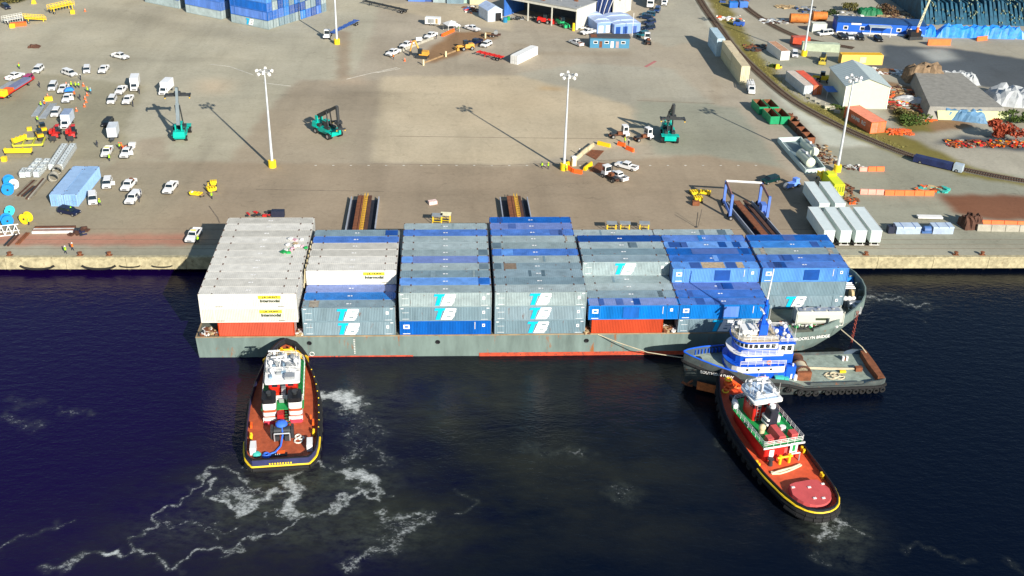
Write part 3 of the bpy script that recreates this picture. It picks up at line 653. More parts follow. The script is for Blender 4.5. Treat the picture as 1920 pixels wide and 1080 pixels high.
for y0, y1, x1 in ((-1.05, -.62, 1.25), (-.38, -.03, 1.35), (.05, .40, 1.28), (.64, 1.05, 1.2)): bmB.prism(slant([(.31, y0), (x1, y0), (x1+.14, (y0+y1)/2), (x1, y1), (.31, y1)]), .014, .03)
bmB.prism(slant([(.95, -.61), (1.45, -.61), (1.5, -.5), (1.45, -.39), (.95, -.39)]), .015, .031); bmB.prism(slant([(.95, .41), (1.36, .41), (1.42, .52), (1.36, .63), (.95, .63)]), .015, .031)
LOGO_B = bmB.mesh('logo_letter_b')
JH = text_mesh('J.B. HUNT', .75, 0, .03); JI = text_mesh('Intermodal', .95, 0, .03)
GT = M('lettering_dark', (.03, .05, .02), .6); JY = M('logo_yellow', (.75, .62, .03), .6)
PLW = cached('placard', lambda m: (m.box((0, 0, 0), (.95, .02, .75)),)); 
rnd2 = random.Random(5)
def decals(t, mat, L, tier, bay, kind):
    """paint marks on the long side that faces the water"""
    if kind == 'TB':
        x = (8.1 if bay != 6 else 7.2)+rnd2.uniform(-.18, .18)
        put('logo_letter', LOGO_T, LOGOC, t, (x, -.02, 1.45), rot=(R(90), 0, 0), scale=(1.1, 1.12, 1)); put('logo_letter', LOGO_B, LOGOW, t, (x, -.02, 1.45), rot=(R(90), 0, 0), scale=(1.15, 1.12, 1))
        put('stencil_mark', bxm(((0, 0, 0), (1.2, .015, .06))), MARK, t, (1.1, -.01, .45)); put('stencil_mark', bxm(((0, 0, 0), (1.2, .015, .05))), MARK, t, (1.1, -.01, 1.75))
        put('stencil_mark', bxm(((0, 0, 0), (1.25, .015, .06))), MARK, t, (L-1.2, -.01, .3))
        a = put('placard', bxm(((0, 0, 0), (.5, .02, .6))), MARK, t, (L-1.35, -.01, 1.75)); put('placard_centre', bxm(((0, -.015, 0), (.24, .01, .3))), mat, a)
        put('stencil_mark', bxm(((0, 0, 0), (.5, .015, .15))), MARK, t, (.5, -.01, 2.6)); put('stencil_mark', bxm(((0, 0, 0), (.5, .015, .15))), MARK, t, (L-.6, -.01, 2.6))
    elif kind == 'BL':
        a = put('placard', bxm(((0, 0, 0), (1.1, .02, .85))), MARK, t, (1.2, -.01, 1.75)); put('placard_centre', bxm(((0, -.015, 0), (.6, .01, .42))), mat, a)
        put('stencil_mark', bxm(((0, 0, 0), (1.3, .015, .12))), MARK, t, (1.2, -.01, .3)); put('stencil_mark', bxm(((0, 0, 0), (.1, .015, 1.5))), MARK, t, (L-2.9, -.01, 1.9))
        a = put('placard', bxm(((0, 0, 0), (.5, .02, .6))), MARK, t, (L-1.35, -.01, 1.95)); put('placard_centre', bxm(((0, -.015, 0), (.24, .01, .3))), mat, a)
        if bay in (4, 5, 6):
            put('paint_patch', bxm(((0, 0, 0), (2.9, .012, 2.2))), BLUEC if tier == 2 else BLUED, t, (L/2-(.5 if bay == 4 else -1.2), -.008, 1.45))
    elif kind == 'JB':
        a = put('logo_panel', bxm(((0, 0, 0), (3.9, .02, .62))), JY, t, (12.3, -.01, 2.2)); put('lettering', JH, GT, a, (.1, -.012, 0), rot=(R(90), 0, 0), scale=(.82, .62, 1))
        put('lettering', JI, GT, t, (12.35, -.012, 1.45), rot=(R(90), 0, 0), scale=(.82, .82, 1))
        put('stencil_mark', bxm(((0, 0, 0), (1.3, .012, .09))), GT, t, (3.4, -.01, .35)); put('stencil_mark', bxm(((0, 0, 0), (1.1, .012, .09))), GT, t, (14.2, -.01, .35))
rnd = random.Random(11); TANM_ = M('roof_rust_stain', (.30, .27, .22), .8, var=.4, rust=.5, scale=1.2)
def roofmarks(t, bay, row, mat, L):
    H = TH
    put('roof_number', cached('roof_number', RTMARK), MARK, t, (L/2-.2, CW/2, H+.003))
    pat = []
    if mat in (Bc, Bm, Bv) and bay in (3, 4, 5, 6) or (bay, row) in ((3, 10), (3, 9)):
        m2 = Bd if rnd.random() < .7 else (Bm if mat is not Bm else Bc)
        for _ in range(rnd.randint(1, 3)): pat.append((rnd.uniform(1, L-3), rnd.uniform(.8, 2.6), m2))
    TAN = M('bare_rusty_roof', (.42, .33, .22), .8, var=.35, rust=.5, scale=1.5)
    if mat in (g_, gl) and rnd.random() < .65:
        for _ in range(rnd.randint(1, 2)): pat.append((rnd.choice([.3, 1.2, 5.5, 9.5, 13.2, 14.4]), rnd.choice([.4, .9, 1.7]), rnd.choice([gd, g_, gl, TANM_])))
    if (bay, row) == (5, 3): pat = [(5.6, 4.3, TAN), (3.4, 2.0, Bd), (12.2, 1.3, TAN), (10.2, 1.9, Bd)]
    if (bay, row) == (5, 5): pat = [(4.8, 9.0, Bd), (14.6, 1.2, Bd)]
    if (bay, row) == (5, 6): pat = [(.9, 2.4, Bd), (3.1, 1.4, Bd), (10.6, 1.5, Bd), (13.4, 1.5, Bd)]
    if (bay, row) == (3, 3): pat = [(2.0, 2.3, M('brown_roof_patch', (.20, .15, .11), .9, var=.3, scale=2)), (.2, 1.3, gd)]
    if (bay, row) == (3, 2): pat = [(6.4, .5, gd), (8.8, .6, gd)]
    if (bay, row) in ((2, 3), (2, 5)): pat = [(14.5, 1.7, gd)]
    if (bay, row) == (2, 1): pat = [(14.2, 2.0, Bc)]
    if (bay, row) == (2, 4): pat = [(0.1, 2.0, Bm), (14.3, 1.9, Bm)]
    if (bay, row) == (3, 6): pat = [(.2, 1.6, gd)]
    if (bay, row) == (1, 8): pat = [(13.7, 2.4, Bd)]
    for (x, w, m2) in pat: put('roof_patch', cached('roof_patch|%.1f' % w, lambda m: m.box((w/2, 0, 0), (w, CW-.5, .012))), m2, t, (min(x, L-w-.2), CW/2, H+.006))
stackgroup = 'containers stacked on the barge'
def where(b): return ORD[b]+' block from the left'
def slot(b, r, tier, mat, roofmat, lab, L=None, x=None, c40=True, frame=None, W=CW, door='both'):
    L = L or (17.0 if b == 0 else 16.37); x = OFF[b] if x is None else x
    p = B(x, r*RP, DECK+(tier-1)*TH+.012)
    return container(p, 0, L, W, TH-.004, mat, lab, stackgroup, roof=roofmat, frame=frame or mat, c40=c40, rot=BROT, door=door)
for b, rows in enumerate(TOPS):
    for r, tr in enumerate(rows):
        if tr is None: continue
        tier, rm = tr; L = 17.0 if b == 0 else 16.37
        sm = {CWHTG: CWHT}.get(rm, rm)
        if r == 0 and FRONT[b].get(tier): sm = FRONT[b][tier]
        if b == 4 and r == 4: sm = gl
        if b == 6 and r == 3: sm = Bm
        ft = tier
        face = r == 0 or (rows[r-1] is None) or rows[r-1][0] < tier
        lab = '%s topmost container, %s row from the water, %s' % (shaded_name(rm), ORD[r], where(b))
        if face and r > 0: lab = '%s container whose side rises above lower rows, %s' % (shaded_name(sm), where(b))
        if r == 0: lab = '%s container at the top of the waterside face, %s' % (shaded_name(sm), where(b))
        t = slot(b, r, tier, sm, rm, lab); roofmarks(t, b, r, rm, L)
        if face:
            kd = 'JB' if sm is CWHT else ('BL' if sm in (Bc, Bm, Bv, Bd) else 'TB'); decals(t, sm, L, tier, b, kd)
        # the tiers below this one that show
        low = []
        if r == 0: low = list(range(tier-1, 0, -1))
        elif b in (0, 6): low = [tier-1] if b == 0 and r < 10 else list(range(tier-1, 0, -1))
        elif tier == 3: low = [2]
        if r == len(rows)-1 and b not in (0, 6): low = list(range(tier-1, 0, -1))
        for tt in low:
            if b == 0 and r == 0 and tt == 1:
                t2 = slot(b, r, 1, CRED, CRED, 'orange-red forty-five foot container under the white ones at the left end of the barge', L=13.4, x=-47.4, c40=False); continue
            if b == 4 and r == 0 and tt == 1:
                t2 = slot(b, r, 1, CRED, CRED, 'orange-red shorter container under the blue one near the middle right of the barge', L=13.0, x=19.3, c40=False); continue
            if r == 0: m3 = FRONT[b][tt]; lb = '%s container at the %s of the waterside face, %s' % (shaded_name(m3), 'bottom' if tt == 1 else 'middle', where(b))
            elif b == 6 and r == 3: m3 = g_; lb = '%s container, %s one facing the bow deck, %s' % (shaded_name(m3), 'bottom' if tt == 1 else 'middle', where(b))
            else:
                m3 = CWHT if b == 0 else rnd.choice([g_, gl, Bc, Bm, gd]); lb = '%s container, end only showing, tier %s, %s row back, %s' % (shaded_name(m3), ['', 'one', 'two'][tt], ORD[r], where(b))
            t2 = slot(b, r, tt, m3, m3, lb, door='both')
            if r == 0 or (b == 6 and r == 3):
                kd = 'JB' if m3 is CWHT else ('BL' if m3 in (Bc, Bm, Bv, Bd) else 'TB')
                if b == 6 and tt == 2: continue
                decals(t2, m3, L, tt, b, kd)
# zig-zag lashing frame seen between the first two blocks
lf = thing('zigzag_bracing', 'rusty zig-zag lashing bars in the gap between the first two container blocks', 'lashing frame', B(-32.78, 7, DECK))
for i in range(7):
    a = i*1.9; put('bar', MB().cyl((0, a, 6), (.1, a+1.9, 8.9), .09, n=5), M('tan_bar', (.5, .42, .25), .7), lf); put('bar', MB().cyl((0, a+1.9, 6), (.1, a+1.9, 8.9), .09, n=5), MATS['tan_bar'], lf)
# loose gear and dunnage on deck and roofs
def junk(name, label, cat, loc, sx, sy, mats, n, seed, smax=.8, rot=None):
    rr = random.Random(seed); t = thing(name, label, cat, loc)
    per = {}
    for i in range(n):
        m = rr.choice(mats); per.setdefault(m.name, MB()).box((rr.uniform(-sx, sx), rr.uniform(-sy, sy), rr.uniform(.05, .25)), (rr.uniform(.2, smax), rr.uniform(.2, smax), rr.uniform(.1, .5)), rr.uniform(0, 3))
    for k_, mb in per.items(): o = put('debris', mb, MATS[k_], t); o['kind'] = 'stuff'
    return t
TANM = M('tan_dunnage', (.45, .33, .18), .9, var=.3)
junk('lashing_gear', 'heap of tan dunnage and lashing gear at the barge left corner beside the orange-red container', 'lashing gear', B(-49.1, 1.4, DECK+.05), 1.5, 1.4, [TANM, RUST, WHITE, DKMET], 60, 1)
junk('lashing_gear', 'pale dunnage and gear on deck between the orange-red container and first grey stack', 'lashing gear', B(-33.1, .9, DECK+.05), .7, 1.0, [TANM, WHITE, RUST], 40, 2)
junk('lashing_gear', 'brown dunnage on deck left of the second orange-red container', 'lashing gear', B(18.5, .8, DECK+.05), .6, 1.0, [TANM, RUST], 30, 3)
junk('lashing_gear', 'tan dunnage on deck between the second orange-red container and the partly shaded grey one', 'lashing gear', B(33.7, 1.1, DECK+.05), 1.0, 1.1, [TANM, RUST, WHITE], 40, 4)
junk('lashing_gear', 'scattered chains and gear on the bow deck in front of the tank container', 'lashing gear', B(60, 2.4, DECK+.05), 5.2, 1.2, [RUST, DKMET, WHITE, GREEN], 90, 5, .6)
junk('roof_debris', 'colourful rubbish and green scraps lying on the white container roofs', 'debris', B(-35.6, 18.4, DECK+3*TH+.04), 2.2, 3.0, [WHITE, TANM, GREEN, WHITE, M('pink_rag', (.6, .35, .42), .8)], 15, 6, .9)
cb = MB().tube([B(32.5, -.3, 3.2), B(24, -.5, 4.2), B(20.5, -.2, 4.7)], .07)
solo('mooring_line', 'pale mooring line running from the blue tug bow up to the barge side', 'rope', MB().tube([(20.5, -.35, 4.6), (24, -2, 3.9), (29, -4.4, 3.3), (35.5, -6.6, 3.4)], .08), M('rope_tan', (.55, .48, .33), .8))
# tank container on the bow deck
t = thing('tank_container', 'white insulated tank container with a wide band sitting on the barge bow deck', 'tank container', B(57.5, 1.9, DECK+.03)); t.rotation_euler = BROT
TW = M('tank_white', (.52, .53, .47), .4, var=.06, rust=.06)
def rbox(m, L, Wd, H0, H1, c=.5):
    pr = [(0, H0+c), (c*.6, H0), (Wd-c*.6, H0), (Wd, H0+c), (Wd, H1-c), (Wd-c, H1), (c, H1), (0, H1-c)]; n = len(pr); k = len(m.v)
    m.v += [(0, p[0], p[1]) for p in pr]+[(L, p[0], p[1]) for p in pr]; m.f += [tuple(k+i for i in range(n))[::-1], tuple(k+n+i for i in range(n))]+[(k+i, k+n+i, k+n+(i+1) % n, k+(i+1) % n)[::-1] for i in range(n)]
mb = MB(); rbox(mb, 8.6, 2.6, .3, 2.9); put('tank', mb, TW, t, (.15, 0, 0))
put('frame', bxm(((0, .1, 1.5), (.15, .15, 3)), ((0, 2.5, 1.5), (.15, .15, 3)), ((8.9, .1, 1.5), (.15, .15, 3)), ((8.9, 2.5, 1.5), (.15, .15, 3)), ((4.45, .1, .1), (8.8, .15, .18)), ((4.45, 2.5, .1), (8.8, .15, .18))), TW, t)
put('walkway', bxm(((4.4, 1.3, 2.98), (7.6, .8, .06)), ((1.6, .7, 3.0), (2.2, .9, .05)), ((4.4, .7, 3.0), (2.2, .9, .05)), ((7.1, .7, 3.0), (2.2, .9, .05))), GREYMET, t)
put('marking', bxm(((4.9, -.01, 1.5), (2.6, .02, .45))), GT, t)
for i in range(3): put('hatch', MB().cyl((1.6+2.7*i, 1.3, 3.0), (1.6+2.7*i, 1.3, 3.3), .35, n=10), GREYMET, t)
# ================================================================ TUG BOATS
def interp(tab, u):
    for (a, x), (b, y) in zip(tab, tab[1:]):
        if u <= b: return x+(y-x)*(u-a)/(b-a)
    return tab[-1][1]
def tug_hull(t, L, Bm, tab, deck, bulw, hullm, deckm, inm, fend, fender_r=.32, wl=.92, openaft=None):
    N = 36; us = [.5-.5*math.cos(math.pi*i/N) for i in range(N+1)]
    def pt(u, s, k=1.0, bz=0): return (-L/2+L*u*(1 if k == 1 else 1), s*Bm/2*interp(tab, u)*k)
    def ring(k, xs, zf):
        r = [(-L/2*xs+L*xs*u, Bm/2*interp(tab, u)*k, zf(u)) for u in us]
        return r+[(x, -y, z) for x, y, z in reversed(r)]
    zd = lambda u: interp(deck, u)
    zb = lambda u: zd(u)+interp(bulw, u)
    h = MB(); rings = [ring(.55, .86, lambda u: -1.6), ring(wl, .955, lambda u: 0.15), ring(1, 1, lambda u: zd(u)-.3), ring(1, 1, zb)]
    n = len(rings[0])
    for r in rings: h.v += r
    for j in range(3): h.f += [(j*n+(i+1) % n, j*n+i, (j+1)*n+i, (j+1)*n+(i+1) % n) for i in range(n)]
    put('hull', h, hullm, t, smooth=True)
    ib = MB(); ri = [ring(.965, .985, lambda u: zd(u)+.0), ring(.965, .985, zb)]
    for r in ri: ib.v += r
    ib.f += [(i, (i+1) % n, n+(i+1) % n, n+i) for i in range(n)]
    put('bulwark', ib, inm, t, smooth=True)
    cp = MB(); ro = ring(1.0, 1.0, zb)
    cp.v += ro+ri[1]; cp.f += [(i, (i+1) % n, n+(i+1) % n, n+i)[::-1] for i in range(n)]; put('bulwark_cap', cp, fend if fend else hullm, t)
    d = MB(); q = ring(.97, .99, lambda u: zd(u)+.02); d.v += q
    for i in range(N): d.f.append((i, i+1, n-2-i, n-1-i)[::-1])
    put('deck', d, deckm, t)
    b = MB(); q = ring(1.015, 1.005, lambda u: zd(u)-.25); b.tube(q+[q[0]], fender_r, 8); put('rubbing_fender', b, TYRE, t, smooth=True)
    return lambda u, s, dz=0, k=1.0: (-L/2+L*u, s*Bm/2*interp(tab, u)*k, zd(u)+dz)
def railing(t, pts, h, mat, step=1.2, closed=False):
    m = MB(); P = [Vector(p) for p in pts]
    if closed: P.append(P[0])
    for a, b in zip(P, P[1:]):
        for f_ in (.45, .72, 1): m.cyl(a+Vector((0, 0, h*f_)), b+Vector((0, 0, h*f_)), .045, n=4, cap=False)
        k = max(1, int((b-a).length/step))
        for i in range(k+1): c = a.lerp(b, i/k); m.cyl(c, c+Vector((0, 0, h)), .045, n=4, cap=False)
    return put('railing', m, mat, t)
def rpoly(x0, x1, hy, c=.4, n=4, front=None):
    """plan outline of a deckhouse with rounded corners; front = extra rounding at +x"""
    f = front or c; out = []
    for (cx, cy, r, a0) in ((x1-f, hy-f, f, 0), (x0+c, hy-c, c, 90), (x0+c, -hy+c, c, 180), (x1-f, -hy+f, f, 270)):
        for i in range(n+1): a = R(a0+90*i/n); out.append((cx+r*math.cos(a), cy+r*math.sin(a)))
    return out
def windows(t, outline, z0, z1, inset=.0, name='window', every=1, minlen=.25, mat=None):
    n = len(outline)
    for i in range(n):
        a, b = Vector((*outline[i], 0)), Vector((*outline[(i+1) % n], 0)); d = b-a
        k = max(1, int(round(d.length/1.15))) if d.length > minlen else 0
        if k == 0: continue
        nn = Vector((d.y, -d.x, 0)).normalized()*.03
        for j in range(k):
            p = a.lerp(b, (j+.16)/k)+nn; q = a.lerp(b, (j+.84)/k)+nn
            m = MB().quad((p.x, p.y, z0), (q.x, q.y, z0), (q.x, q.y, z1), (p.x, p.y, z1)); put(name, m, mat or GLASS, t)
tyre_m = cached('tyre_fender', lambda m: m.torus((0, 0, 0), .42, .2, (0, 1, 0), 12, 6), True)
def tyres(t, hp, us, side, dz=-.7, sc=1.0):
    for u in us:
        p = hp(u, side, dz, 1.0); q = hp(min(1, u+.01), side, dz); ang = math.atan2(q[1]-p[1], q[0]-p[0])
        nx, ny = -math.sin(ang)*side, math.cos(ang)*side
        o = put('tyre_fender', tyre_m, TYRE, t, (p[0]+nx*.35, p[1]+ny*.35, p[2]), ang); o.scale = (sc, sc, sc)
def person_mesh(kind):
    """one continuous skinned figure"""
    key = 'person_body_'+kind
    if key in CM: return CM[key]
    J = {'pelvis': (0, 0, .95), 'chest': (0, 0, 1.35), 'neck': (0, 0, 1.52), 'head': (0, .02, 1.68), 'lsh': (.19, 0, 1.42), 'rsh': (-.19, 0, 1.42), 'lhip': (.1, 0, .9), 'rhip': (-.1, 0, .9)}
    if kind == 'walk': J.update(lel=(.24, -.12, 1.15), lha=(.24, .02, .95), rel=(-.24, .1, 1.15), rha=(-.24, .28, 1.0), lkn=(.11, .18, .5), lft=(.11, .2, .06), ltoe=(.11, .36, .05), rkn=(-.11, -.05, .48), rft=(-.11, -.28, .12), rtoe=(-.11, -.14, .04))
    elif kind == 'point': J.update(lel=(.42, .15, 1.3), lha=(.55, .4, 1.3), rel=(-.26, .02, 1.15), rha=(-.25, .14, .95), lkn=(.12, .03, .5), lft=(.13, 0, .06), ltoe=(.14, .18, .04), rkn=(-.12, 0, .5), rft=(-.15, -.03, .06), rtoe=(-.16, .15, .04))
    else: J.update(lel=(.27, 0, 1.14), lha=(.26, .08, .9), rel=(-.27, 0, 1.14), rha=(-.26, .08, .9), lkn=(.11, .02, .5), lft=(.11, 0, .06), ltoe=(.12, .17, .04), rkn=(-.11, .02, .5), rft=(-.12, 0, .06), rtoe=(-.13, .17, .04))
    E_ = [('pelvis', 'chest'), ('chest', 'neck'), ('neck', 'head'), ('chest', 'lsh'), ('chest', 'rsh'), ('lsh', 'lel'), ('lel', 'lha'), ('rsh', 'rel'), ('rel', 'rha'), ('pelvis', 'lhip'), ('pelvis', 'rhip'), ('lhip', 'lkn'), ('lkn', 'lft'), ('lft', 'ltoe'), ('rhip', 'rkn'), ('rkn', 'rft'), ('rft', 'rtoe')]
    RD = dict(pelvis=.15, chest=.17, neck=.065, head=.11, lsh=.075, rsh=.075, lel=.05, rel=.05, lha=.045, rha=.045, lhip=.1, rhip=.1, lkn=.07, rkn=.07, lft=.05, rft=.05, ltoe=.04, rtoe=.04)
    names = list(J); me = bpy.data.meshes.new('body'); me.from_pydata([J[k] for k in names], [(names.index(a), names.index(b)) for a, b in E_], [])
    o = bpy.data.objects.new('tmp', me); col.objects.link(o); md = o.modifiers.new('s', 'SKIN'); 
    if not me.skin_vertices: me.attributes  # created with the modifier below
    try:
        sv = me.skin_vertices[0].data
    except Exception:
        import bmesh
        bm = bmesh.new(); bm.from_mesh(me); bm.verts.layers.skin.verify(); bm.to_mesh(me); bm.free(); sv = me.skin_vertices[0].data
    for i, k in enumerate(names): sv[i].radius = (RD[k], RD[k]*.85)
    sv[0].use_root = True
    md.use_smooth_shade = True; s2 = o.modifiers.new('u', 'SUBSURF'); s2.levels = 1
    dg = bpy.context.evaluated_depsgraph_get(); dg.update(); r = bpy.data.meshes.new_from_object(o.evaluated_get(dg)); r.name = 'body'
    bpy.data.objects.remove(o)
    if not r.materials: r.materials.append(None)
    CM[key] = r; return r
def person(loc, rz, label, kind='stand', vest=VEST, cloth=DENIM, helmet=WHITE, group='workers on the yard'):
    t = thing('person', label, 'person', loc, rz, group)
    put('body', person_mesh(kind), cloth, t)
    if vest: put('vest', cached('vest', lambda m: (m.cyl((0, 0, .92), (0, 0, 1.25), .22, .24, 10), m.cyl((0, 0, 1.25), (0, 0, 1.5), .24, .17, 10))), vest, t)
    put('helmet', cached('helmet', lambda m: (m.ball((0, .02, 1.72), .15, 10, 6, z0=-.1), m.cyl((0, .04, 1.71), (0, .04, 1.73), .19, n=10))), helmet, t)
    return t

# ---------------- tug 1 : bow against the barge, stern to the camera
MAHO = M('tug_deck_red_brown', (0.40, 0.085, 0.032), 0.6, var=.3, scale=.9, rust=.32, rustcol=(.1, .04, .02))
TBLK = M('tug_hull_black', (0.03, 0.028, 0.028), 0.6, var=.3, rust=.42, rustcol=(.14, .10, .08))
NAVY = M('navy_bulwark', (0.035, 0.04, 0.12), 0.5, var=.2)
TWH = M('tug_white', (0.78, 0.78, 0.77), 0.4, var=.06, rust=.04)
t = thing('tug_boat', 'tug with red-brown deck and twin white-banded funnels, bow pushed against the barge side', 'tug boat', (-33.9, -16.6, 0), R(95.2))
tab = [(0, .72), (.015, .80), (.05, .90), (.12, .96), (.3, 1), (.5, .98), (.65, .88), (.78, .70), (.88, .50), (.94, .34), (.98, .19), (1, .04)]
dk = [(0, 1.7), (.3, 1.7), (.6, 2.2), (.85, 3.2), (1, 4.0)]; bw_ = [(0, 1.1), (1, 1.1)]
def shift(t, before, dx=0, dy=0, dz=0):
    for o in set(t.children)-before: o.location.x += dx; o.location.y += dy; o.location.z += dz
    return set(t.children)
hp0 = tug_hull(t, 32.2, 11.6, tab, dk, [(0, 1.5), (.2, 1.2), (1, 1.1)], TBLK, MAHO, NAVY, BLACK, .38)
mk = shift(t, set(), -1.4)
def hp(u, s, dz=0, k=1.0): p = hp0(u, s, dz, k); return (p[0]-1.4, p[1], p[2])
def shipstripe(t, tab, L, Bm, u1, dz, mat, r=.13, k=1.03, name='painted_stripe', u0=0):
    m = MB(); us = [u0+(u1-u0)*(i/14)**1.5 for i in range(15)]
    P = [hp_(t, u, 1, dz, k) for u in reversed(us)]+([] if u0 else [])+[hp_(t, u, -1, dz, k) for u in us]
    m.tube(P, r, 6); return put(name, m, mat, t, smooth=True)
def hp_(t, u, s, dz, k):
    p = HP[t](u, s, dz, k); return (p[0]-(.12 if u < .01 else 0), p[1], p[2])
HP = {t: hp}
shipstripe(t, tab, 32.6, 11.6, .20, .30, YELB, .17, 1.035)
nb_ = MB(); P_ = [hp_(t, .18*(i/10)**1.5, 1, 0, 1.012) for i in range(10, -1, -1)]+[hp_(t, .18*(i/10)**1.5, -1, 0, 1.012) for i in range(11)]
for a_, b_ in zip(P_, P_[1:]): nb_.quad((a_[0]-.03, a_[1], a_[2]+.42), (b_[0]-.03, b_[1], b_[2]+.42), (b_[0]-.03, b_[1], b_[2]+1.5), (a_[0]-.03, a_[1], a_[2]+1.5))
put('stern_bulwark_band', nb_, NAVY, t)
put('name_lettering', text_mesh('', .1) if False else bxm(*[((0, -1.6+.4*i, 0), (.03, .22, .3)) for i in range(9)]), YELB, t, (-17.78, 0, 2.5))['kind'] = 'stuff'
put('name_plate', bxm(((0, 0, 0), (.9, 3.0, .06))), BLACK, t, (-14.6, .6, 1.78)); put('plate_marks', bxm(((0, -.3, 0), (.3, .12, .02)), ((0, 0, 0), (.3, .12, .02)), ((0, .3, 0), (.3, .12, .02))), WHITE, t, (-14.6, .6, 1.83))
tyres(t, hp, [.08+.075*i for i in range(11)], 1, -.6, .9); tyres(t, hp, [.08+.075*i for i in range(11)], -1, -.6, .9)
bfm = MB(); bfm.tube([hp(u, 1, .6, 1.06) for u in (.86, .92, .97, 1)]+[hp(u, -1, .6, 1.06) for u in (.97, .92, .86)], .55, 8); put('bow_fender', bfm, TYRE, t, smooth=True)
put('foredeck_bulkhead', MB().prism([(10.8, -2.9), (11.6, -2.7), (12.3, 0), (11.6, 2.7), (10.8, 2.9), (9.5, 3.9), (9.0, 3.9), (10.2, 2.7), (10.2, -2.7), (9.0, -3.9), (9.5, -3.9)], 3.2, 4.3), YEL, t)
put('bow_bitts', MB().cyl((11.9, -.8, 3.5), (11.9, -.8, 4.9), .2, n=8).cyl((11.9, .8, 3.5), (11.9, .8, 4.9), .2, n=8).cyl((11.9, -1.3, 4.5), (11.9, 1.3, 4.5), .14, n=8), YEL, t)
put('bow_winch', MB().cyl((9, -1.1, 3.7), (9, 1.1, 3.7), .65, n=12).box((9, 1.5, 3.5), (1.3, .5, 1.4)).box((9, -1.5, 3.5), (1.3, .5, 1.4)), DKMET, t, smooth=True)
put('rope_coil', MB().torus((11.0, -.2, 3.7), .7, .18, (0, 0, 1), 14, 5).torus((11.0, -.2, 4.0), .6, .18, (0, 0, 1), 14, 5), M('rope_white', (.7, .68, .6), .8), t)
# main deckhouse, upper green deck, wheelhouse
TRED = M('tug_house_red', (0.42, 0.02, 0.02), 0.4, var=.1)
put('deckhouse', MB().prism(rpoly(-4.0, 9.0, 3.0, .5, 4, 2.0), 1.7, 4.2), TRED, t)
put('upper_deck', MB().prism(rpoly(-6.0, 9.6, 3.4, .3, 4, 2.2), 4.2, 4.32), GREEN, t)
railing(t, [(x, y, 4.32) for x, y in rpoly(-3.9, 9.4, 3.3, .3, 3, 2.1)], 1.1, TWH, closed=True); mk = set(t.children)
wh = rpoly(-3.9, 3.1, 2.35, .4, 3, 1.4); put('wheelhouse', MB().prism(wh, 5.12, 8.5), TRED, t); windows(t, wh, 7.2, 8.2)
roof = rpoly(-4.6, 3.6, 2.85, .4, 4, 1.5); put('wheelhouse_roof', MB().prism(roof, 8.5, 8.8), TWH, t)
railing(t, [(x, y, 8.8) for x, y in rpoly(-1.5, 3.4, 2.7, .3, 3, 1.4)], 1.0, TWH, closed=True)
mm = MB(); mm.cyl((.2, -.6, 8.8), (0, -.6, 11.6), .14, .07, 8).cyl((.2, .6, 8.8), (0, .2, 10.8), .1, .07, 6).box((.1, 0, 10.3), (.12, 2.6, .12)).box((.1, 0, 11.0), (.1, 1.6, .1)).box((1.5, -.2, 10.2), (1.0, 1.0, .08)); put('mast', mm, TWH, t)
put('radar_scanner', MB().box((.3, .9, 10.7), (.25, 1.9, .16)).cyl((.3, .9, 9.9), (.3, .9, 10.65), .2, n=8), TWH, t, rz=0)
put('radar_scanner', MB().box((2.9, 1.5, 10.3), (.3, 1.9, .18)).cyl((2.9, 1.5, 8.8), (2.9, 1.5, 10.2), .22, n=8), TWH, t)
for (x, y) in ((.2, 2.0), (.4, -2.1), (-2.2, 1.7)): put('satellite_dome', MB().cyl((x, y, 8.8), (x, y, 9.4), .15, n=8).ball((x, y, 9.75), .42), TWH, t, smooth=True)
for (x, y, a) in ((2.2, .3, .5), (1.6, -1.5, -.4), (-.2, .9, 1.0), (-1, -.9, .2)): put('searchlight', MB().cyl((x, y, 8.8), (x, y, 9.7), .07, n=6).cyl((x-.3, y, 9.9), (x+.35, y+.2*a, 9.95), .28, .34, 10), GREYMET, t)
put('roof_locker', bxm(((-3.3, -1.2, 9.1), (1.3, 1.6, .6)), ((-1.9, .6, 9.0), (1.0, .8, .4)), ((.0, -1.4, 9.05), (.7, 1.4, .5))), GREYMET, t)
put('roof_hatch', bxm(((-1.3, 0, 8.95), (1.2, 1.0, .3)), ((.9, 1.5, 8.9), (.9, .6, .2)), ((-2.8, 1.9, 8.95), (.8, .5, .3)), ((-.3, -.2, 9.3), (.4, .4, 1.0)), ((2.4, -1.2, 9.2), (.5, .7, .8))), M('blue_grey_gear', (.2, .3, .4), .5), t)['kind'] = 'stuff'
for (x, y) in ((2.9, -2.1), (-.9, 2.5), (2.5, .9)): put('whip_antenna', MB().cyl((x, y, 8.8), (x, y, 10.9), .04, .02, 5), TWH, t)
for i in range(4): put('stay_wire', MB().cyl((.1, 0, 10.3), (3.0-1.2*i, 2.4*(-1)**i, 8.9), .03, n=4), TWH, t)
mk = shift(t, mk, 2.3, 0, -1.8)
FRED = M('bright_red', (.72, .03, .01), .4)
put('red_locker', bxm(((-6.6, -1.55, 5.85), (2.2, 1.6, 1.4))), FRED, t); put('red_locker', bxm(((-6.7, 1.35, 5.75), (2.1, 1.5, 1.2)), *[((-6.1-.35*i, 1.35, 6.4), (.08, 1.2, .1)) for i in range(4)]), FRED, t)
put('vent_box', bxm(((-6.5, -.15, 5.9), (.9, .7, 1.5)), ((-7.3, -.1, 5.5), (.6, .7, .8)), ((-8.4, -1.5, 5.4), (.5, 1.4, .5)), ((-8.5, .15, 5.5), (.7, .8, .7))), GREYMET, t)
put('round_vent', MB().cyl((-8.0, 2.3, 5.1), (-8.0, 2.3, 5.9), .45, .6, 12), M('tan_vent', (.6, .5, .3), .6), t, smooth=True)
mk = shift(t, mk, 4.5, 0, -.72)
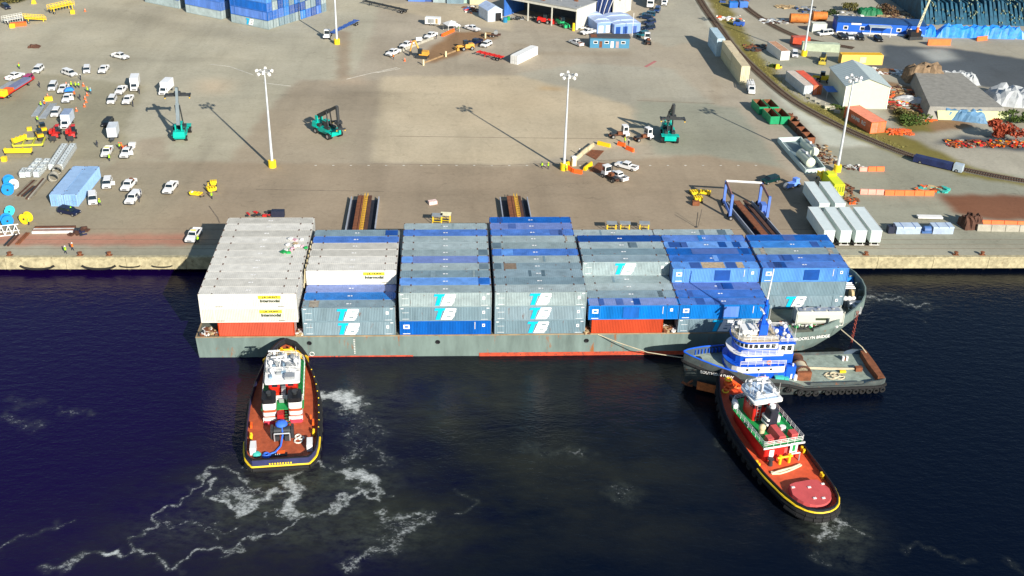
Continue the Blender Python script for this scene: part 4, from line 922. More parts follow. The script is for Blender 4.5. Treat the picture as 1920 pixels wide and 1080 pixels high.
for s in (-1, 1):     # funnels: tall casings, white with brown-red bands and black tops
    y = 2.05*s
    f0 = rpoly(-11.5, -8.8, 1.08, .45, 4)
    fo = [(x, yy+y) for x, yy in f0]
    put('funnel_base', MB().prism(fo, 1.7, 2.5), M('pink_red', (.6, .05, .09), .5), t)
    for j, (z0, z1, mt) in enumerate(((2.5, 3.0, TWH), (3.0, 3.4, MAHO), (3.4, 4.1, TWH), (4.1, 4.6, MAHO), (4.6, 5.8, TWH))): put('funnel_band', MB().prism(fo, z0, z1), mt, t)
    fk = [(-10.15+(x+10.15)*1.03, y+(yy-y)*1.03) for x, yy in fo]
    put('funnel_top', MB().prism(fk, 5.8, 6.6), BLACK, t)
    put('exhaust_pipe', MB().cyl((-10.1, y, 6.6), (-10.4, y, 7.3), .38, n=10), DKMET, t, smooth=True)
    put('exhaust_pipe', MB().cyl((-9.4, y+.3*s, 6.6), (-9.5, y+.3*s, 7.0), .2, n=8), DKMET, t)
    railing(t, [(-11.6, y-1.05, 2.4), (-11.6, y+1.05, 2.4)], .8, TWH)
mk = shift(t, mk, 5.05)
put('stair', bxm(*[((-8.8-.32*i, -.75, 4.9-.32*i), (.3, .9, .06)) for i in range(9)]), M('dark_green', (.03, .14, .07), .6), t)
railing(t, [(-8.4, 1.0, 5.12), (-8.4, -.9, 5.12)], 1.1, TWH); put('platform', bxm(((-9.2, .1, 4.5), (.7, 2.0, .1)), ((-11.6, .3, 3.3), (.5, 1.8, .1))), YEL, t)
mk = shift(t, mk, 4.6, 0, -.75)
put('control_cabinet', bxm(((-10.3, .3, 3.0), (1.2, 1.0, 2.4))), TRED, t); 
mk = shift(t, mk, 3.5)
# towing winch at the stern deck
BLU = M('rope_blue', (.04, .16, .75), .7)
put('towing_winch', MB().cyl((-12.5, -1.3, 2.8), (-12.5, 1.3, 2.8), .7, n=14).box((-12.5, 1.6, 2.6), (1.6, .4, 1.8)).box((-12.5, -1.6, 2.6), (1.6, .4, 1.8)).box((-11.7, 0, 2.3), (.8, 3, .9)).box((-13.5, .7, 2.2), (.8, .6, .9)).box((-13.6, -.8, 2.2), (.7, .8, 1)), DKMET, t, smooth=True)
put('winch_cover', MB().ball((-11.7, .1, 3.5), 1.0, 10, 6, sz=.55, z0=-.1), BLU, t, smooth=True)
put('towing_frame', MB().tube([(-13.9, -1.2, 1.8), (-13.9, -1.2, 3.2), (-13.9, 1.2, 3.2), (-13.9, 1.2, 1.8)], .13), GREYMET, t)
mk = shift(t, mk, 2.8)
put('blue_hawser', MB().tube([(-9.4, 0, 3.6), (-11.0, -.1, 2.8), (-12.6, .2, 1.9), (-14.0, 1.0, 1.84), (-14.4, 1.8, 1.84)], .14).torus((-14.7, 2.3, 1.86), .55, .17, (0, 0, 1), 12, 5).torus((-14.7, 2.3, 2.05), .4, .15, (0, 0, 1), 12, 5), BLU, t)
put('rope_heap', MB().torus((-11.4, -2.5, 1.84), .6, .13, (0, 0, 1), 12, 5).torus((-10.8, -2.9, 1.9), .5, .13, (.2, 0, 1), 12, 5).torus((-10.3, -2.4, 1.9), .45, .13, (0, .2, 1), 12, 5), M('rope_white', (.7, .68, .6), .8), t)
put('stern_locker', bxm(((-13.3, 4.35, 2.4), (2.0, .9, 1.3)), ), TWH, t); put('stern_locker', bxm(((-13.3, -4.35, 2.4), (2.0, .9, 1.3))), TWH, t)
put('teal_tarp', MB().ball((-14.3, 3.8, 1.8), .7, 8, 5, sz=.8, z0=0), M('teal_tarp', (.05, .45, .38), .7), t)
put('orange_hatch', bxm(((-14.0, .1, 1.78), (.8, 1.2, .12))), ORG, t)
for s in (1, -1):
    for j in range(2): put('bollard', MB().cyl((-9.6-.5*j, 4.9*s, 1.8), (-9.6-.5*j, 4.9*s, 2.6), .2, n=8).cyl((-9.6-.5*j, 4.9*s, 2.1), (-9.6-.5*j, 4.9*s, 2.3), .26, n=8), YELB, t)
for i in range(9): put('hull_light', MB().ball(hp(.25+.06*i, -1, 1.15, .99), .12, 6, 4), YELB, t)
put('orange_ring', MB().torus((-6.2, -4.4, 2.6), .35, .12, (0, 1, 0), 10, 5), ORG, t); put('orange_fitting', bxm(((-7.2, 5.0, 2.4), (1.0, .3, .6)), ((-7.4, -4.8, 2.4), (1.0, .3, .6))), ORG, t)

# ---------------- tug 3 : orange-red deck, stern toward the lower right
OCT = M('tug_deck_orange_red', (0.68, 0.10, 0.035), 0.6, var=.2, rust=.18, rustcol=(.30, .07, .04))
ang3 = R(103.4); cx, cy = 44.7, -29.9
t3 = thing('tug_boat', 'tug with bright orange-red aft deck and green upper deck, stern toward the lower right', 'tug boat', (cx, cy, 0), ang3)
tab3 = [(0, .12), (.008, .32), (.03, .54), (.07, .72), (.14, .86), (.28, .97), (.42, 1), (.6, .97), (.74, .84), (.85, .60), (.93, .36), (.98, .17), (1, .04)]
dk3 = [(0, 2.0), (.3, 1.7), (.55, 2.0), (.8, 3.0), (1, 4.1)]
TB3 = M('tug_hull_blue_black', (0.018, 0.02, 0.035), 0.5, var=.3, rust=.25)
hp3 = tug_hull(t3, 35.6, 9.7, tab3, dk3, [(0, .95), (1, .95)], TB3, OCT, M('bulwark_dark_inside', (.05, .035, .04), .6), BLACK, .34); HP[t3] = hp3
def stripe3(u1, dz, mat, r, k):
    m = MB(); us = [u1*(i/16)**1.6 for i in range(17)]
    m.tube([hp3(u, 1, dz, k) for u in reversed(us)]+[hp3(u, -1, dz, k) for u in us], r, 6); return put('painted_stripe', m, mat, t3, smooth=True)
stripe3(.34, .42, YELB, .16, 1.035)
st_ = MB(); st_.tube([hp3(u, 1, -.9, 1.05) for u in (.12, .06, .03, .01, 0)]+[hp3(u, -1, -.9, 1.05) for u in (0, .01, .03, .06, .12)], .45, 8); put('stern_fender', st_, TYRE, t3, smooth=True)
tyres(t3, hp3, [.30+.05*i for i in range(13)], 1, -.75); tyres(t3, hp3, [.28+.07*i for i in range(9)], -1, -.75)
PKR = M('faded_pink_red', (0.58, 0.09, 0.09), 0.6, var=.12)
# raised round stern platform
dome = [(-14.2+3.9*math.cos(R(a))*(.95), 4.0*math.sin(R(a))) for a in range(90, 271, 15)]
dome = [(-10.6, 1.4), (-10.9, 2.5)]+[(-12.6+4.1*math.cos(R(a)), 3.3*math.sin(R(a))) for a in range(100, 261, 16)]+[(-10.9, -2.5), (-10.6, -1.4)]
put('stern_grating', MB().prism(dome, 1.85, 2.75, [(-13.2+(x+13.2)*.94, y*.94) for x, y in dome]), PKR, t3)
for (x, y) in ((-11.8, 2.2), (-12.4, -.2), (-14.9, .3), (-15.2, -1.0), (-12.2, -2.6)): put('deck_cleat', bxm(((x, y, 2.8), (.3, .5, .12))), WHITE, t3)
put('coiled_hawser', MB().tube([(-6.6, 3.0, 1.85), (-6.9, 2.0, 1.85), (-6.7, .6, 1.85), (-6.4, -.6, 1.85), (-6.0, -2.3, 1.85)], .16).tube([(-7.0, 3.1, 1.85), (-7.3, 1.9, 1.85), (-7.1, .5, 1.85), (-6.8, -.7, 1.85), (-6.3, -2.3, 1.85)], .16).tube([(-6.6, 3.0, 1.9), (-7.0, 3.1, 1.9), (-6.85, 1.9, 2.05), (-6.6, -.7, 2.05), (-6.0, -2.3, 1.9), (-6.35, -2.4, 1.9)], .14), M('rope_cream', (.72, .62, .42), .8), t3)
put('capstan', MB().cyl((-4.9, 2.3, 1.8), (-4.9, 2.3, 2.9), .42, .3, 10).cyl((-4.9, 2.3, 2.9), (-4.9, 2.3, 3.05), .5, n=10), DKMET, t3, smooth=True)
put('deckhouse', MB().prism(rpoly(-4.0, 8.6, 3.0, .5, 4, 2.4), 1.8, 4.7), RED, t3)
for (x, y) in ((-4.03, 1.8), (-4.03, -.8)): put('door', bxm(((x, y, 3.0), (.06, .8, 1.9))), TWH if y > 0 else PKR, t3)
put('upper_deck', MB().prism(rpoly(-4.4, 9.0, 3.5, .4, 4, 2.6), 4.7, 4.85), GREEN, t3)
put('deck_edge', MB().prism([(-4.5, -3.6), (-4.4, -3.6), (-4.4, 3.6), (-4.5, 3.6)], 4.65, 4.95), TWH, t3)
railing(t3, [(x, y, 4.85) for x, y in rpoly(-4.3, 8.9, 3.45, .4, 3, 2.5)], 1.1, TWH, closed=True)
wh3 = rpoly(2.6, 6.9, 2.0, .5, 3, 1.3); put('wheelhouse', MB().prism(wh3, 4.85, 8.6), RED, t3); windows(t3, wh3, 7.2, 8.25)
put('wheelhouse_roof', MB().prism(rpoly(1.7, 7.6, 2.6, .5, 4, 1.5), 8.6, 8.95), TWH, t3)
SHG = M('pale_blue_roof', (.42, .55, .72), .5)
put('roof_coaming', MB().prism(rpoly(2.2, 7.2, 2.2, .4, 3, 1.3), 8.95, 9.15), SHG, t3)
railing(t3, [(x, y, 9.15) for x, y in rpoly(2.3, 7.1, 2.1, .3, 3, 1.2)], .9, TWH, closed=True)
put('mast', MB().cyl((4.2, .1, 9.1), (4.0, .1, 12.6), .16, .07, 8).box((4.1, .1, 11.0), (.13, 2.4, .12)).box((4.1, .1, 12.0), (.1, 1.6, .1)), TWH, t3)
for k_, (x, y, z) in enumerate(((4.6, .1, 11.4), (5.9, -.8, 10.0))): put('radar_scanner', MB().box((x, y, z), (.3, 2.0, .16)).cyl((x, y, 9.1), (x, y, z), .15, n=6), TWH, t3)
for (x, y) in ((3.1, 1.4), (3.3, -1.5), (6.4, 1.1)): put('satellite_dome', MB().cyl((x, y, 9.1), (x, y, 9.6), .12, n=6).ball((x, y, 9.9), .38), TWH, t3, smooth=True)
for (x, y) in ((5.3, 1.7), (5.5, -1.7), (2.6, .6)): put('searchlight', MB().cyl((x, y, 9.1), (x, y, 9.8), .07, n=6).cyl((x-.3, y, 10), (x+.3, y, 10), .25, .32, 10), GREYMET, t3)
for (x, y) in ((2.4, -1.9), (3.4, 2.1), (2.4, 1.9), (6.0, 0)): put('whip_antenna', MB().cyl((x, y, 9), (x, y, 11.8), .045, .02, 5), TWH, t3)
put('ladder', MB().tube([(2.45, .9, 4.9), (2.45, .9, 8.9)], .05, 4).tube([(2.45, 1.5, 4.9), (2.45, 1.5, 8.9)], .05, 4).box((2.45, 1.2, 5.4), (.06, .6, .06)).box((2.45, 1.2, 6.0), (.06, .6, .06)).box((2.45, 1.2, 6.6), (.06, .6, .06)).box((2.45, 1.2, 7.2), (.06, .6, .06)).box((2.45, 1.2, 7.8), (.06, .6, .06)), GREYMET, t3)
put('funnel', MB().prism(rpoly(-.2, 1.9, 1.0, .3, 3), 4.85, 8.4, [(x+.0, y*.8-.2) for x, y in rpoly(-.2, 1.6, .9, .3, 3)]), TB3, t3)
for z in (5.6, 6.5): put('funnel_band', MB().prism([(p[0]*1.03-.02, p[1]*1.03) for p in rpoly(-.15, 1.85, .98, .3, 3)], z, z+.4), WHITE, t3)
put('funnel_cap', MB().cyl((.9, -.2, 8.4), (.9, -.2, 8.9), .5, n=12), TWH, t3)
put('engine_casing', MB().prism([(-3.6, -.9), (-.4, -.9), (-.4, .9), (-3.6, .9)], 4.85, 6.0, [(-3.6, -.5), (-.4, -.5), (-.4, .5), (-3.6, .5)]), PKR, t3)
put('ventilator', MB().cyl((-.9, 2.2, 4.85), (-.9, 2.2, 6.2), .45, n=12).ball((-.9, 2.2, 6.2), .6), M('tan_vent', (.6, .5, .3), .6), t3, smooth=True)
put('ventilator', MB().cyl((-.6, -1.7, 4.85), (-.6, -1.7, 5.5), .5, n=12), TWH, t3); put('red_locker', bxm(((-2.9, 1.9, 5.3), (1.2, 1.0, .9))), PKR, t3); put('red_locker', bxm(((-2.6, -2.4, 5.3), (1.3, 1.1, .9))), PKR, t3)
put('white_locker', bxm(((1.9, -1.7, 5.4), (1.1, 1.2, 1.1))), TWH, t3); put('life_raft', MB().cyl((6.2, 3.1, 5.5), (7.6, 2.7, 5.5), .5, n=12), TWH, t3, smooth=True)
put('deck_sign', bxm(((-4.5, -1.7, 4.1), (.1, 1.3, 1.9))), TWH, t3); put('sign_letter', bxm(((-4.57, -1.7, 4.1), (.02, .5, 1.2)),), GREEN, t3)
put('towing_bitts', MB().cyl((-5.0, -.9, 1.8), (-5.0, -.9, 3.4), .25, n=8).cyl((-5.0, .7, 1.8), (-5.0, .7, 3.4), .25, n=8).cyl((-5.0, -1.4, 3.0), (-5.0, 1.2, 3.0), .18, n=8), YEL, t3)
put('towing_arch', MB().tube([(-4.9, -2.7, 1.8), (-4.9, -2.7, 3.3), (-4.9, -1.2, 3.3)], .12), GREYMET, t3)
for (u, s) in ((.36, 1), (.38, 1), (.40, -1), (.42, -1), (.22, -1), (.235, -1)): put('bollard', MB().cyl(hp3(u, s, 0, .9), hp3(u, s, .8, .9), .22, n=8), YELB, t3)
put('bow_winch', MB().cyl((11, -1, 3.6), (11, 1, 3.6), .6, n=12).box((11, 1.3, 3.4), (1.2, .4, 1.2)).box((11, -1.3, 3.4), (1.2, .4, 1.2)), DKMET, t3, smooth=True)
put('foredeck_rope', MB().torus((14, 0, 4.1), .8, .2, (0, 0, 1), 12, 5).torus((13.4, 1, 4.0), .6, .18, (0, 0, 1), 12, 5).torus((13.6, -.9, 4.0), .6, .18, (0, 0, 1), 12, 5).torus((14.6, .3, 4.3), .6, .2, (0, .2, 1), 12, 5), ORG, t3)
put('foredeck_rope', MB().torus((15.2, 0, 4.5), .5, .18, (0, 0, 1), 12, 5).torus((12.9, 1.6, 3.9), .5, .15, (0, 0, 1), 12, 5), YEL, t3)

# ---------------- tug 2 : blue and white pilothouse, low grey towing deck, alongside the barge bow
t2 = thing('tug_boat', 'blue and white tug with tall pilothouse and long low aft deck beside the barge bow', 'tug boat', (52.1, -8.6, 0), R(182.5))
tab2 = [(0, .86), (.02, .95), (.06, 1), (.5, 1), (.68, .94), (.78, .80), (.87, .58), (.94, .33), (.98, .16), (1, .03)]
dk2 = [(0, 1.7), (.42, 1.7), (.50, 2.6), (.62, 3.0), (.8, 3.7), (1, 5.0)]; bw2 = [(0, 1.0), (.08, 1.0), (.12, .25), (.42, .25), (.46, .6), (.7, .9), (.76, 1.3), (1, 1.5)]
HG = M('tug_hull_grey', (0.065, 0.08, 0.08), 0.6, var=.35, rust=.5, rustcol=(.20, .07, .03)); HGD = M('tug_grey_deck', (0.27, 0.33, 0.28), 0.7, var=.3, scale=.8, rust=.45, rustcol=(.18, .09, .05))
TBL = M('tug_blue', (0.01, 0.10, 0.62), 0.4, var=.12)
hp2 = tug_hull(t2, 35.4, 10.6, tab2, dk2, bw2, HG, HGD, M('tug_bulwark_blue_grey', (.06, .09, .13), .6, rust=.3), HG, .3); HP[t2] = hp2
put('stern_bulwark', MB().prism([(-17.5, -4.6), (-16.4, -4.2), (-16.2, 0), (-16.4, 4.2), (-17.5, 4.6), (-17.62, 0)], 1.7, 2.9), RUST, t2)
bb = MB(); us = [.76+.24*i/10 for i in range(11)]
bb.tube([hp2(u, 1, interp(bw2, u)+.05, .99) for u in us]+[hp2(u, -1, interp(bw2, u)+.05, .99) for u in reversed(us)], .14, 6); put('bow_rail', bb, TBL, t2, smooth=True)
for i in range(9): put('bow_bracket', bxm(((0, 0, 0), (.12, .5, .9))), TBL, t2, hp2(.77+.02*i, -1, .7, .9), .4)
put('anchor', MB().tube([(17.2, 2.2, 1.2), (16.5, 2.9, 2.4)], .2).tube([(16.2, 2.2, .8), (17.2, 2.4, 1.2), (18.1, 2.0, 1.6)], .22), RUST, t2)
put('rusty_bow_plate', bxm(((13.7, 3.75, 1.3), (4.2, .12, 1.6), R(-27))), M('orange_rust', (.50, .14, .04), .9, var=.4, rust=.5, scale=1.5), t2)
nb = put('name_board', bxm(((0, 0, 0), (5.0, .1, .85))), BLACK, t2, (12.4, 4.15, 4.25), R(-22))
put('name_lettering', text_mesh('SOUTHERN DAWN', .72, 0, .02), WHITE, nb, (0, .07, 0), rot=(R(90), 0, R(180)))
put('name_lettering', text_mesh('SOUTHERN DAWN', .62, 0, .01), WHITE, t2, (-13, 5.36, 1.35), rot=(R(90), 0, R(180)))
tyres(t2, hp2, [.02+.035*i for i in range(9)], 1, -.8); tyres(t2, hp2, [.36, .40, .44, .50, .58, .62, .66], 1, -1.0)
tyres(t2, hp2, [.05+.035*i for i in range(24)], -1, -.1, .75)
# superstructure tiers
LB = rpoly(-.6, 10.6, 3.6, .4, 5, 3.2)
def tier(x0, x1, hy, z0, z1, mat, name='deckhouse', fr=2.4): o = rpoly(x0, x1, hy, .4, 5, min(fr, hy-.05)); put(name, MB().prism(o, z0, z1), mat, t2); return o
tier(.2, 10.4, 3.7, 2.6, 4.0, TBL, fr=3.2); tier(.4, 10.2, 3.6, 4.0, 5.3, TWH, 'white_band', 3.1); tier(.6, 10.6, 3.75, 5.3, 5.5, TBL, 'deck_edge', 3.3)
tier(1.2, 9.6, 3.2, 5.5, 7.3, TBL, 'deckhouse', 2.8); tier(1.0, 10.2, 3.45, 7.3, 7.45, TWH, 'deck_edge', 3.0)
tier(1.9, 9.2, 2.9, 7.45, 8.4, TBL, 'deckhouse', 2.6); o_ = tier(2.0, 9.0, 2.85, 8.4, 9.6, TWH, 'wheelhouse', 2.5); windows(t2, o_, 8.6, 9.35, minlen=.35)
tier(1.7, 9.8, 3.1, 9.6, 9.85, TBL, 'roof_edge', 2.8); tier(1.9, 9.6, 2.95, 9.85, 9.95, M('tan_roof', (.55, .45, .30), .7), 'wheelhouse_roof', 2.7)
o2 = rpoly(-.9, 1.9, 2.7, .3, 3); put('aft_control_room', MB().prism(o2, 7.2, 9.2), TWH, t2); windows(t2, o2, 7.9, 8.9); put('aft_room_roof', MB().prism(rpoly(-1.1, 2.0, 2.9, .3, 3), 9.2, 9.4), TBL, t2); put('aft_room_deck', MB().prism(rpoly(-1.0, 1.6, 2.8, .3, 3), 5.4, 7.2), TBL, t2)
put('aft_supports', bxm(((-1.0, 3.2, 4.0), (.25, .25, 3.0)), ((.9, 3.4, 4.0), (.25, .25, 3.0)), ((-1.0, -3.2, 4.0), (.25, .25, 3.0))), TWH, t2)
put('name_panel', bxm(((6.2, 3.22, 6.5), (3.0, .06, .55))), TWH, t2); put('name_panel_marks', text_mesh('SOUTHERN DAWN', .38, 0, 0), TBL, t2, (6.2, 3.27, 6.5), rot=(R(90), 0, R(180)))
for x in (3.0, 5.2, 7.2): put('porthole', MB().cyl((x, 3.6, 4.7), (x, 3.66, 4.7), .22, n=10), GLASS, t2)
for x in (2.0, 4.4): put('door', bxm(((x, 3.72, 3.3), (.7, .06, 1.2))), BLUED, t2)
put('life_ring', MB().torus((3.4, 3.4, 6.0), .34, .12, (0, 1, 0), 10, 5), ORG, t2)
railing(t2, [(2.2, 2.8, 9.95), (8.4, 2.8, 9.95), (9.4, 1.2, 9.95), (9.4, -1.2, 9.95), (8.4, -2.8, 9.95), (2.2, -2.8, 9.95)], 1.0, TWH, closed=True)
railing(t2, [(1.2, 3.4, 7.45), (8.6, 3.4, 7.45)], 1.0, TWH); railing(t2, [(.5, 3.7, 5.5), (8.6, 3.7, 5.5)], 1.0, TWH); railing(t2, [(-1, 2.7, 9.4), (1.8, 2.7, 9.4), (1.8, -2.7, 9.4), (-1, -2.7, 9.4)], .9, TWH, closed=True)
put('roof_housing', bxm(((6.7, -.4, 10.5), (2.6, 2.4, 1.0))), TWH, t2); put('mast_base', bxm(((4.2, .2, 11.0), (1.3, 1.3, 2.2))), TBL, t2)
put('mast', MB().cyl((4.4, .2, 12), (4.3, .2, 16.8), .42, .22, 8).box((4.4, .2, 14.2), (.2, 2.8, .2)).box((4.4, .2, 15.8), (.2, 1.8, .2)), TBL, t2); put('topmast', MB().cyl((4.3, .2, 16.8), (4.0, .2, 22.6), .17, .1, 8), TWH, t2)
put('mast_brace', MB().tube([(5.2, 1.3, 9.9), (4.5, .3, 13.8)], .1).tube([(5.2, -1.1, 9.9), (4.5, .1, 13.8)], .1), TBL, t2)
put('radar_scanner', MB().box((4.9, .2, 14.6), (.3, 2.3, .2)), TWH, t2); put('radar_scanner', MB().box((5.9, 1.3, 11.9), (.3, 2.2, .2)).cyl((5.9, 1.3, 11), (5.9, 1.3, 11.8), .15, n=6), TWH, t2)
for (x, y, z) in ((2.2, 1.2, 10), (2.6, -1.8, 10), (.7, 1.3, 9.4), (-.2, -1.2, 9.4), (8.0, -1.8, 10), (.3, 2.0, 9.4)): put('satellite_dome', MB().cyl((x, y, z), (x, y, z+.7), .12, n=6).ball((x, y, z+1.0), .42), TWH, t2, smooth=True)
for (x, y, z) in ((8.7, 1.6, 10), (8.7, -.8, 10), (1.3, 2.2, 9.4), (7.4, 2.2, 10)): put('searchlight', MB().cyl((x, y, z), (x, y, z+.6), .07, n=6).cyl((x-.3, y, z+.8), (x+.3, y, z+.8), .25, .32, 10), GREYMET, t2)
for (x, y, z) in ((9, 2, 10), (7, 2.6, 10), (2.4, -2.4, 10), (-.8, 2.4, 9.4)): put('whip_antenna', MB().cyl((x, y, z), (x, y, z+4), .045, .02, 5), TWH, t2)
for s in (-1, 1): put('funnel', MB().prism(rpoly(-1.2, .6, .55, .2, 3) if False else [(x, y+s*2.9) for x, y in rpoly(-1.6, .2, .6, .2, 3)], 2.6, 8.8 if s < 0 else 5.0), TBL, t2)
# towing winch and aft deck
put('towing_winch', MB().cyl((-3.4, -1.7, 2.9), (-3.4, 2.2, 2.9), 1.15, n=16).torus((-3.4, -1.8, 2.9), 1.3, .18, (0, 1, 0), 16, 5).torus((-3.4, 2.3, 2.9), 1.3, .18, (0, 1, 0), 16, 5).torus((-3.4, .2, 2.9), 1.3, .14, (0, 1, 0), 16, 5), RUSTD, t2, smooth=True)
put('winch_frame', bxm(((-3.4, 2.9, 2.6), (2.6, .5, 1.8)), ((-3.4, -2.4, 2.6), (2.6, .5, 1.8)), ((-4.9, .2, 2.2), (.5, 4, 1.0))), RUST, t2)
put('wire_on_drum', MB().cyl((-3.4, .3, 2.9), (-3.4, 2.2, 2.9), 1.22, n=16), M('rope_tan', (.55, .48, .33), .8), t2, smooth=True)
put('towing_wire', MB().tube([(-4.6, 1.0, 2.9), (-9, .6, 2.3), (-13.6, .4, 2.1)], .12).tube([(-4.6, .6, 2.9), (-9, .2, 2.3), (-13.6, .2, 2.1)], .1), M('rope_tan', (.55, .48, .33), .8), t2)
put('deck_rope', MB().torus((-8.8, 2.0, 1.82), 1.0, .14, (0, 0, 1), 14, 5).torus((-10.2, 2.2, 1.82), .9, .14, (0, 0, 1), 14, 5).torus((-9.5, 1.9, 1.95), .8, .14, (0, 0, 1), 14, 5).tube([(-11.2, 2.4, 1.85), (-7.6, 1.7, 1.85)], .13), M('rope_tan', (.55, .48, .33), .8), t2)
put('yellow_cable_guide', bxm(((-11.3, 1.0, 2.0), (1.1, .4, .4))), YELB, t2); put('rusty_tow_pin', bxm(((-14.4, .4, 2.1), (1.2, .8, .8)), ((-13.2, -3.2, 2.0), (.9, .7, .6))), RUST, t2)
put('deck_bitts', MB().cyl((-12.8, -3.0, 1.7), (-12.8, -3.0, 2.6), .25, n=8).cyl((-13.5, -3.0, 1.7), (-13.5, -3.0, 2.6), .25, n=8), TWH, t2)
put('side_rail', bxm(((-8.8, 4.9, 2.2), (9.6, .12, .5)), ((-8.8, -4.9, 2.2), (9.6, .12, .5))), HG, t2)
put('deck_drums', MB().cyl((-.9, 3.2, 2.5), (-.9, 3.2, 3.5), .35, n=10).cyl((-1.7, 3.4, 2.2), (-1.7, 3.4, 3.2), .35, n=10), TWH, t2); put('teal_gear', bxm(((1.5, 4.2, 3.2), (1.6, .7, .7)), ((.2, 4.2, 3.0), (.8, .6, .6))), M('teal_tarp', (.05, .45, .38), .7), t2); put('pink_box', bxm(((4.3, 4.25, 3.3), (1.1, .5, .5))), M('pink_box', (.8, .2, .3), .6), t2); put('yellow_fender', MB().ball((10.6, 3.4, 3.8), .5, 8, 6), YELB, t2)
put('foredeck_hose', MB().tube([(15.6, -1.0, 4.2), (14.0, .4, 3.9), (12.6, .6, 3.75), (12.2, -.6, 3.75), (13.2, -1.6, 3.8)], .14), M('rope_cream', (.72, .62, .42), .8), t2); put('windlass', MB().cyl((14.6, -1, 4.4), (14.6, 1, 4.4), .5, n=10).box((14.6, 0, 3.9), (1.1, 1, .8)), DKMET, t2, smooth=True)
# anchor chain from the barge bow to the water
ch = MB()
for i in range(22): ch.torus((0, 0, -i*.42), .22, .07, (1, .3, 0) if i % 2 else (.3, 1, 0), 6, 4)
solo('anchor_chain', 'rusty red anchor chain hanging from the barge bow down to the water', 'anchor chain', ch, M('chain_red', (.30, .06, .04), .8, rust=.3), (69.6, 4.0, 6.6), kind=None)
bl = MB().tube([(65.6, .4, 5.0), (68.5, -3.5, 3.6), (69.2, -4.4, 2.8)], .09); solo('mooring_line', 'taut line between the barge bow corner and the blue tug stern', 'rope', bl, MATS['rope_tan'])
# ================================================================ VEHICLES
def hd(front, rear):
    a, b = G(*front), G(*rear); return (a+b)/2, math.atan2(a.y-b.y, a.x-b.x)
GZ = QZ+.26
WH = cached('wheel_tyre', lambda m: (m.cyl((0, -.13, 0), (0, .13, 0), .38, n=14)), True)
HB = cached('wheel_rim', lambda m: (m.cyl((0, -.14, 0), (0, .14, 0), .21, n=10)))
def wheel(t, x, y, r=.38, w=.26):
    o = put('wheel', WH, TYRE, t, (x, y, r)); o.scale = (r/.38, w/.26, r/.38); put('rim', HB, RIM, o); return o
def wheels(t, xs, hy, r=.38, w=.26):
    for x in xs:
        for s in (-1, 1): wheel(t, x, s*hy, r, w)
def m_pbody(m): 
    m.side([(-2.9, .42), (2.75, .42), (2.92, .6), (2.9, .98), (2.3, 1.12), (1.05, 1.18), (-.95, 1.18), (-.95, .75), (-2.9, .75)], -.95, .95)
def m_pbed(m):
    for y in (-.9, .9): m.box((-1.93, y, .98), (1.94, .12, .44))
    m.box((-2.85, 0, .98), (.1, 1.68, .44)); m.box((-1.93, 0, .78), (1.9, 1.7, .06))
def m_pcab(m): m.box((.05, 0, 1.49), (2.0, 1.78, .64), top=(.72, .86), shift=(-.12, 0))
def m_ws(m): m.quad((1.08, -.78, 1.22), (1.08, .78, 1.22), (.70, .7, 1.74), (.70, -.7, 1.74))
def m_rw(m): m.quad((-.97, .78, 1.22), (-.97, -.78, 1.22), (-.87, -.7, 1.7), (-.87, .7, 1.7))
def m_sw(m):
    for s in (-1,):
        m.quad((.88, .91, 1.24), (-.86, .91, 1.24), (-.80, .805, 1.72), (.56, .805, 1.72))
def m_sbody(m): m.side([(-2.45, .4), (2.3, .4), (2.45, .6), (2.4, .92), (1.9, 1.05), (1.1, 1.12), (-2.35, 1.12), (-2.47, .8)], -.93, .93)
def m_scab(m, x0=-2.4, x1=1.2, h=.62): m.box(((x0+x1)/2, 0, 1.12+h/2), (x1-x0, 1.74, h), top=(.80, .86), shift=(-.1, 0))
def lights(t, xf, xr, hy, z=.8):
    for s in (-1, 1):
        put('headlight', cached('headlight', lambda m: m.box((0, 0, 0), (.06, .34, .18))), GREYMET, t, (xf, s*(hy-.25), z)); put('taillight', cached('taillight', lambda m: m.box((0, 0, 0), (.05, .16, .34))), RED, t, (xr, s*(hy-.12), z))
CARS = 'vehicles parked on the container yard'
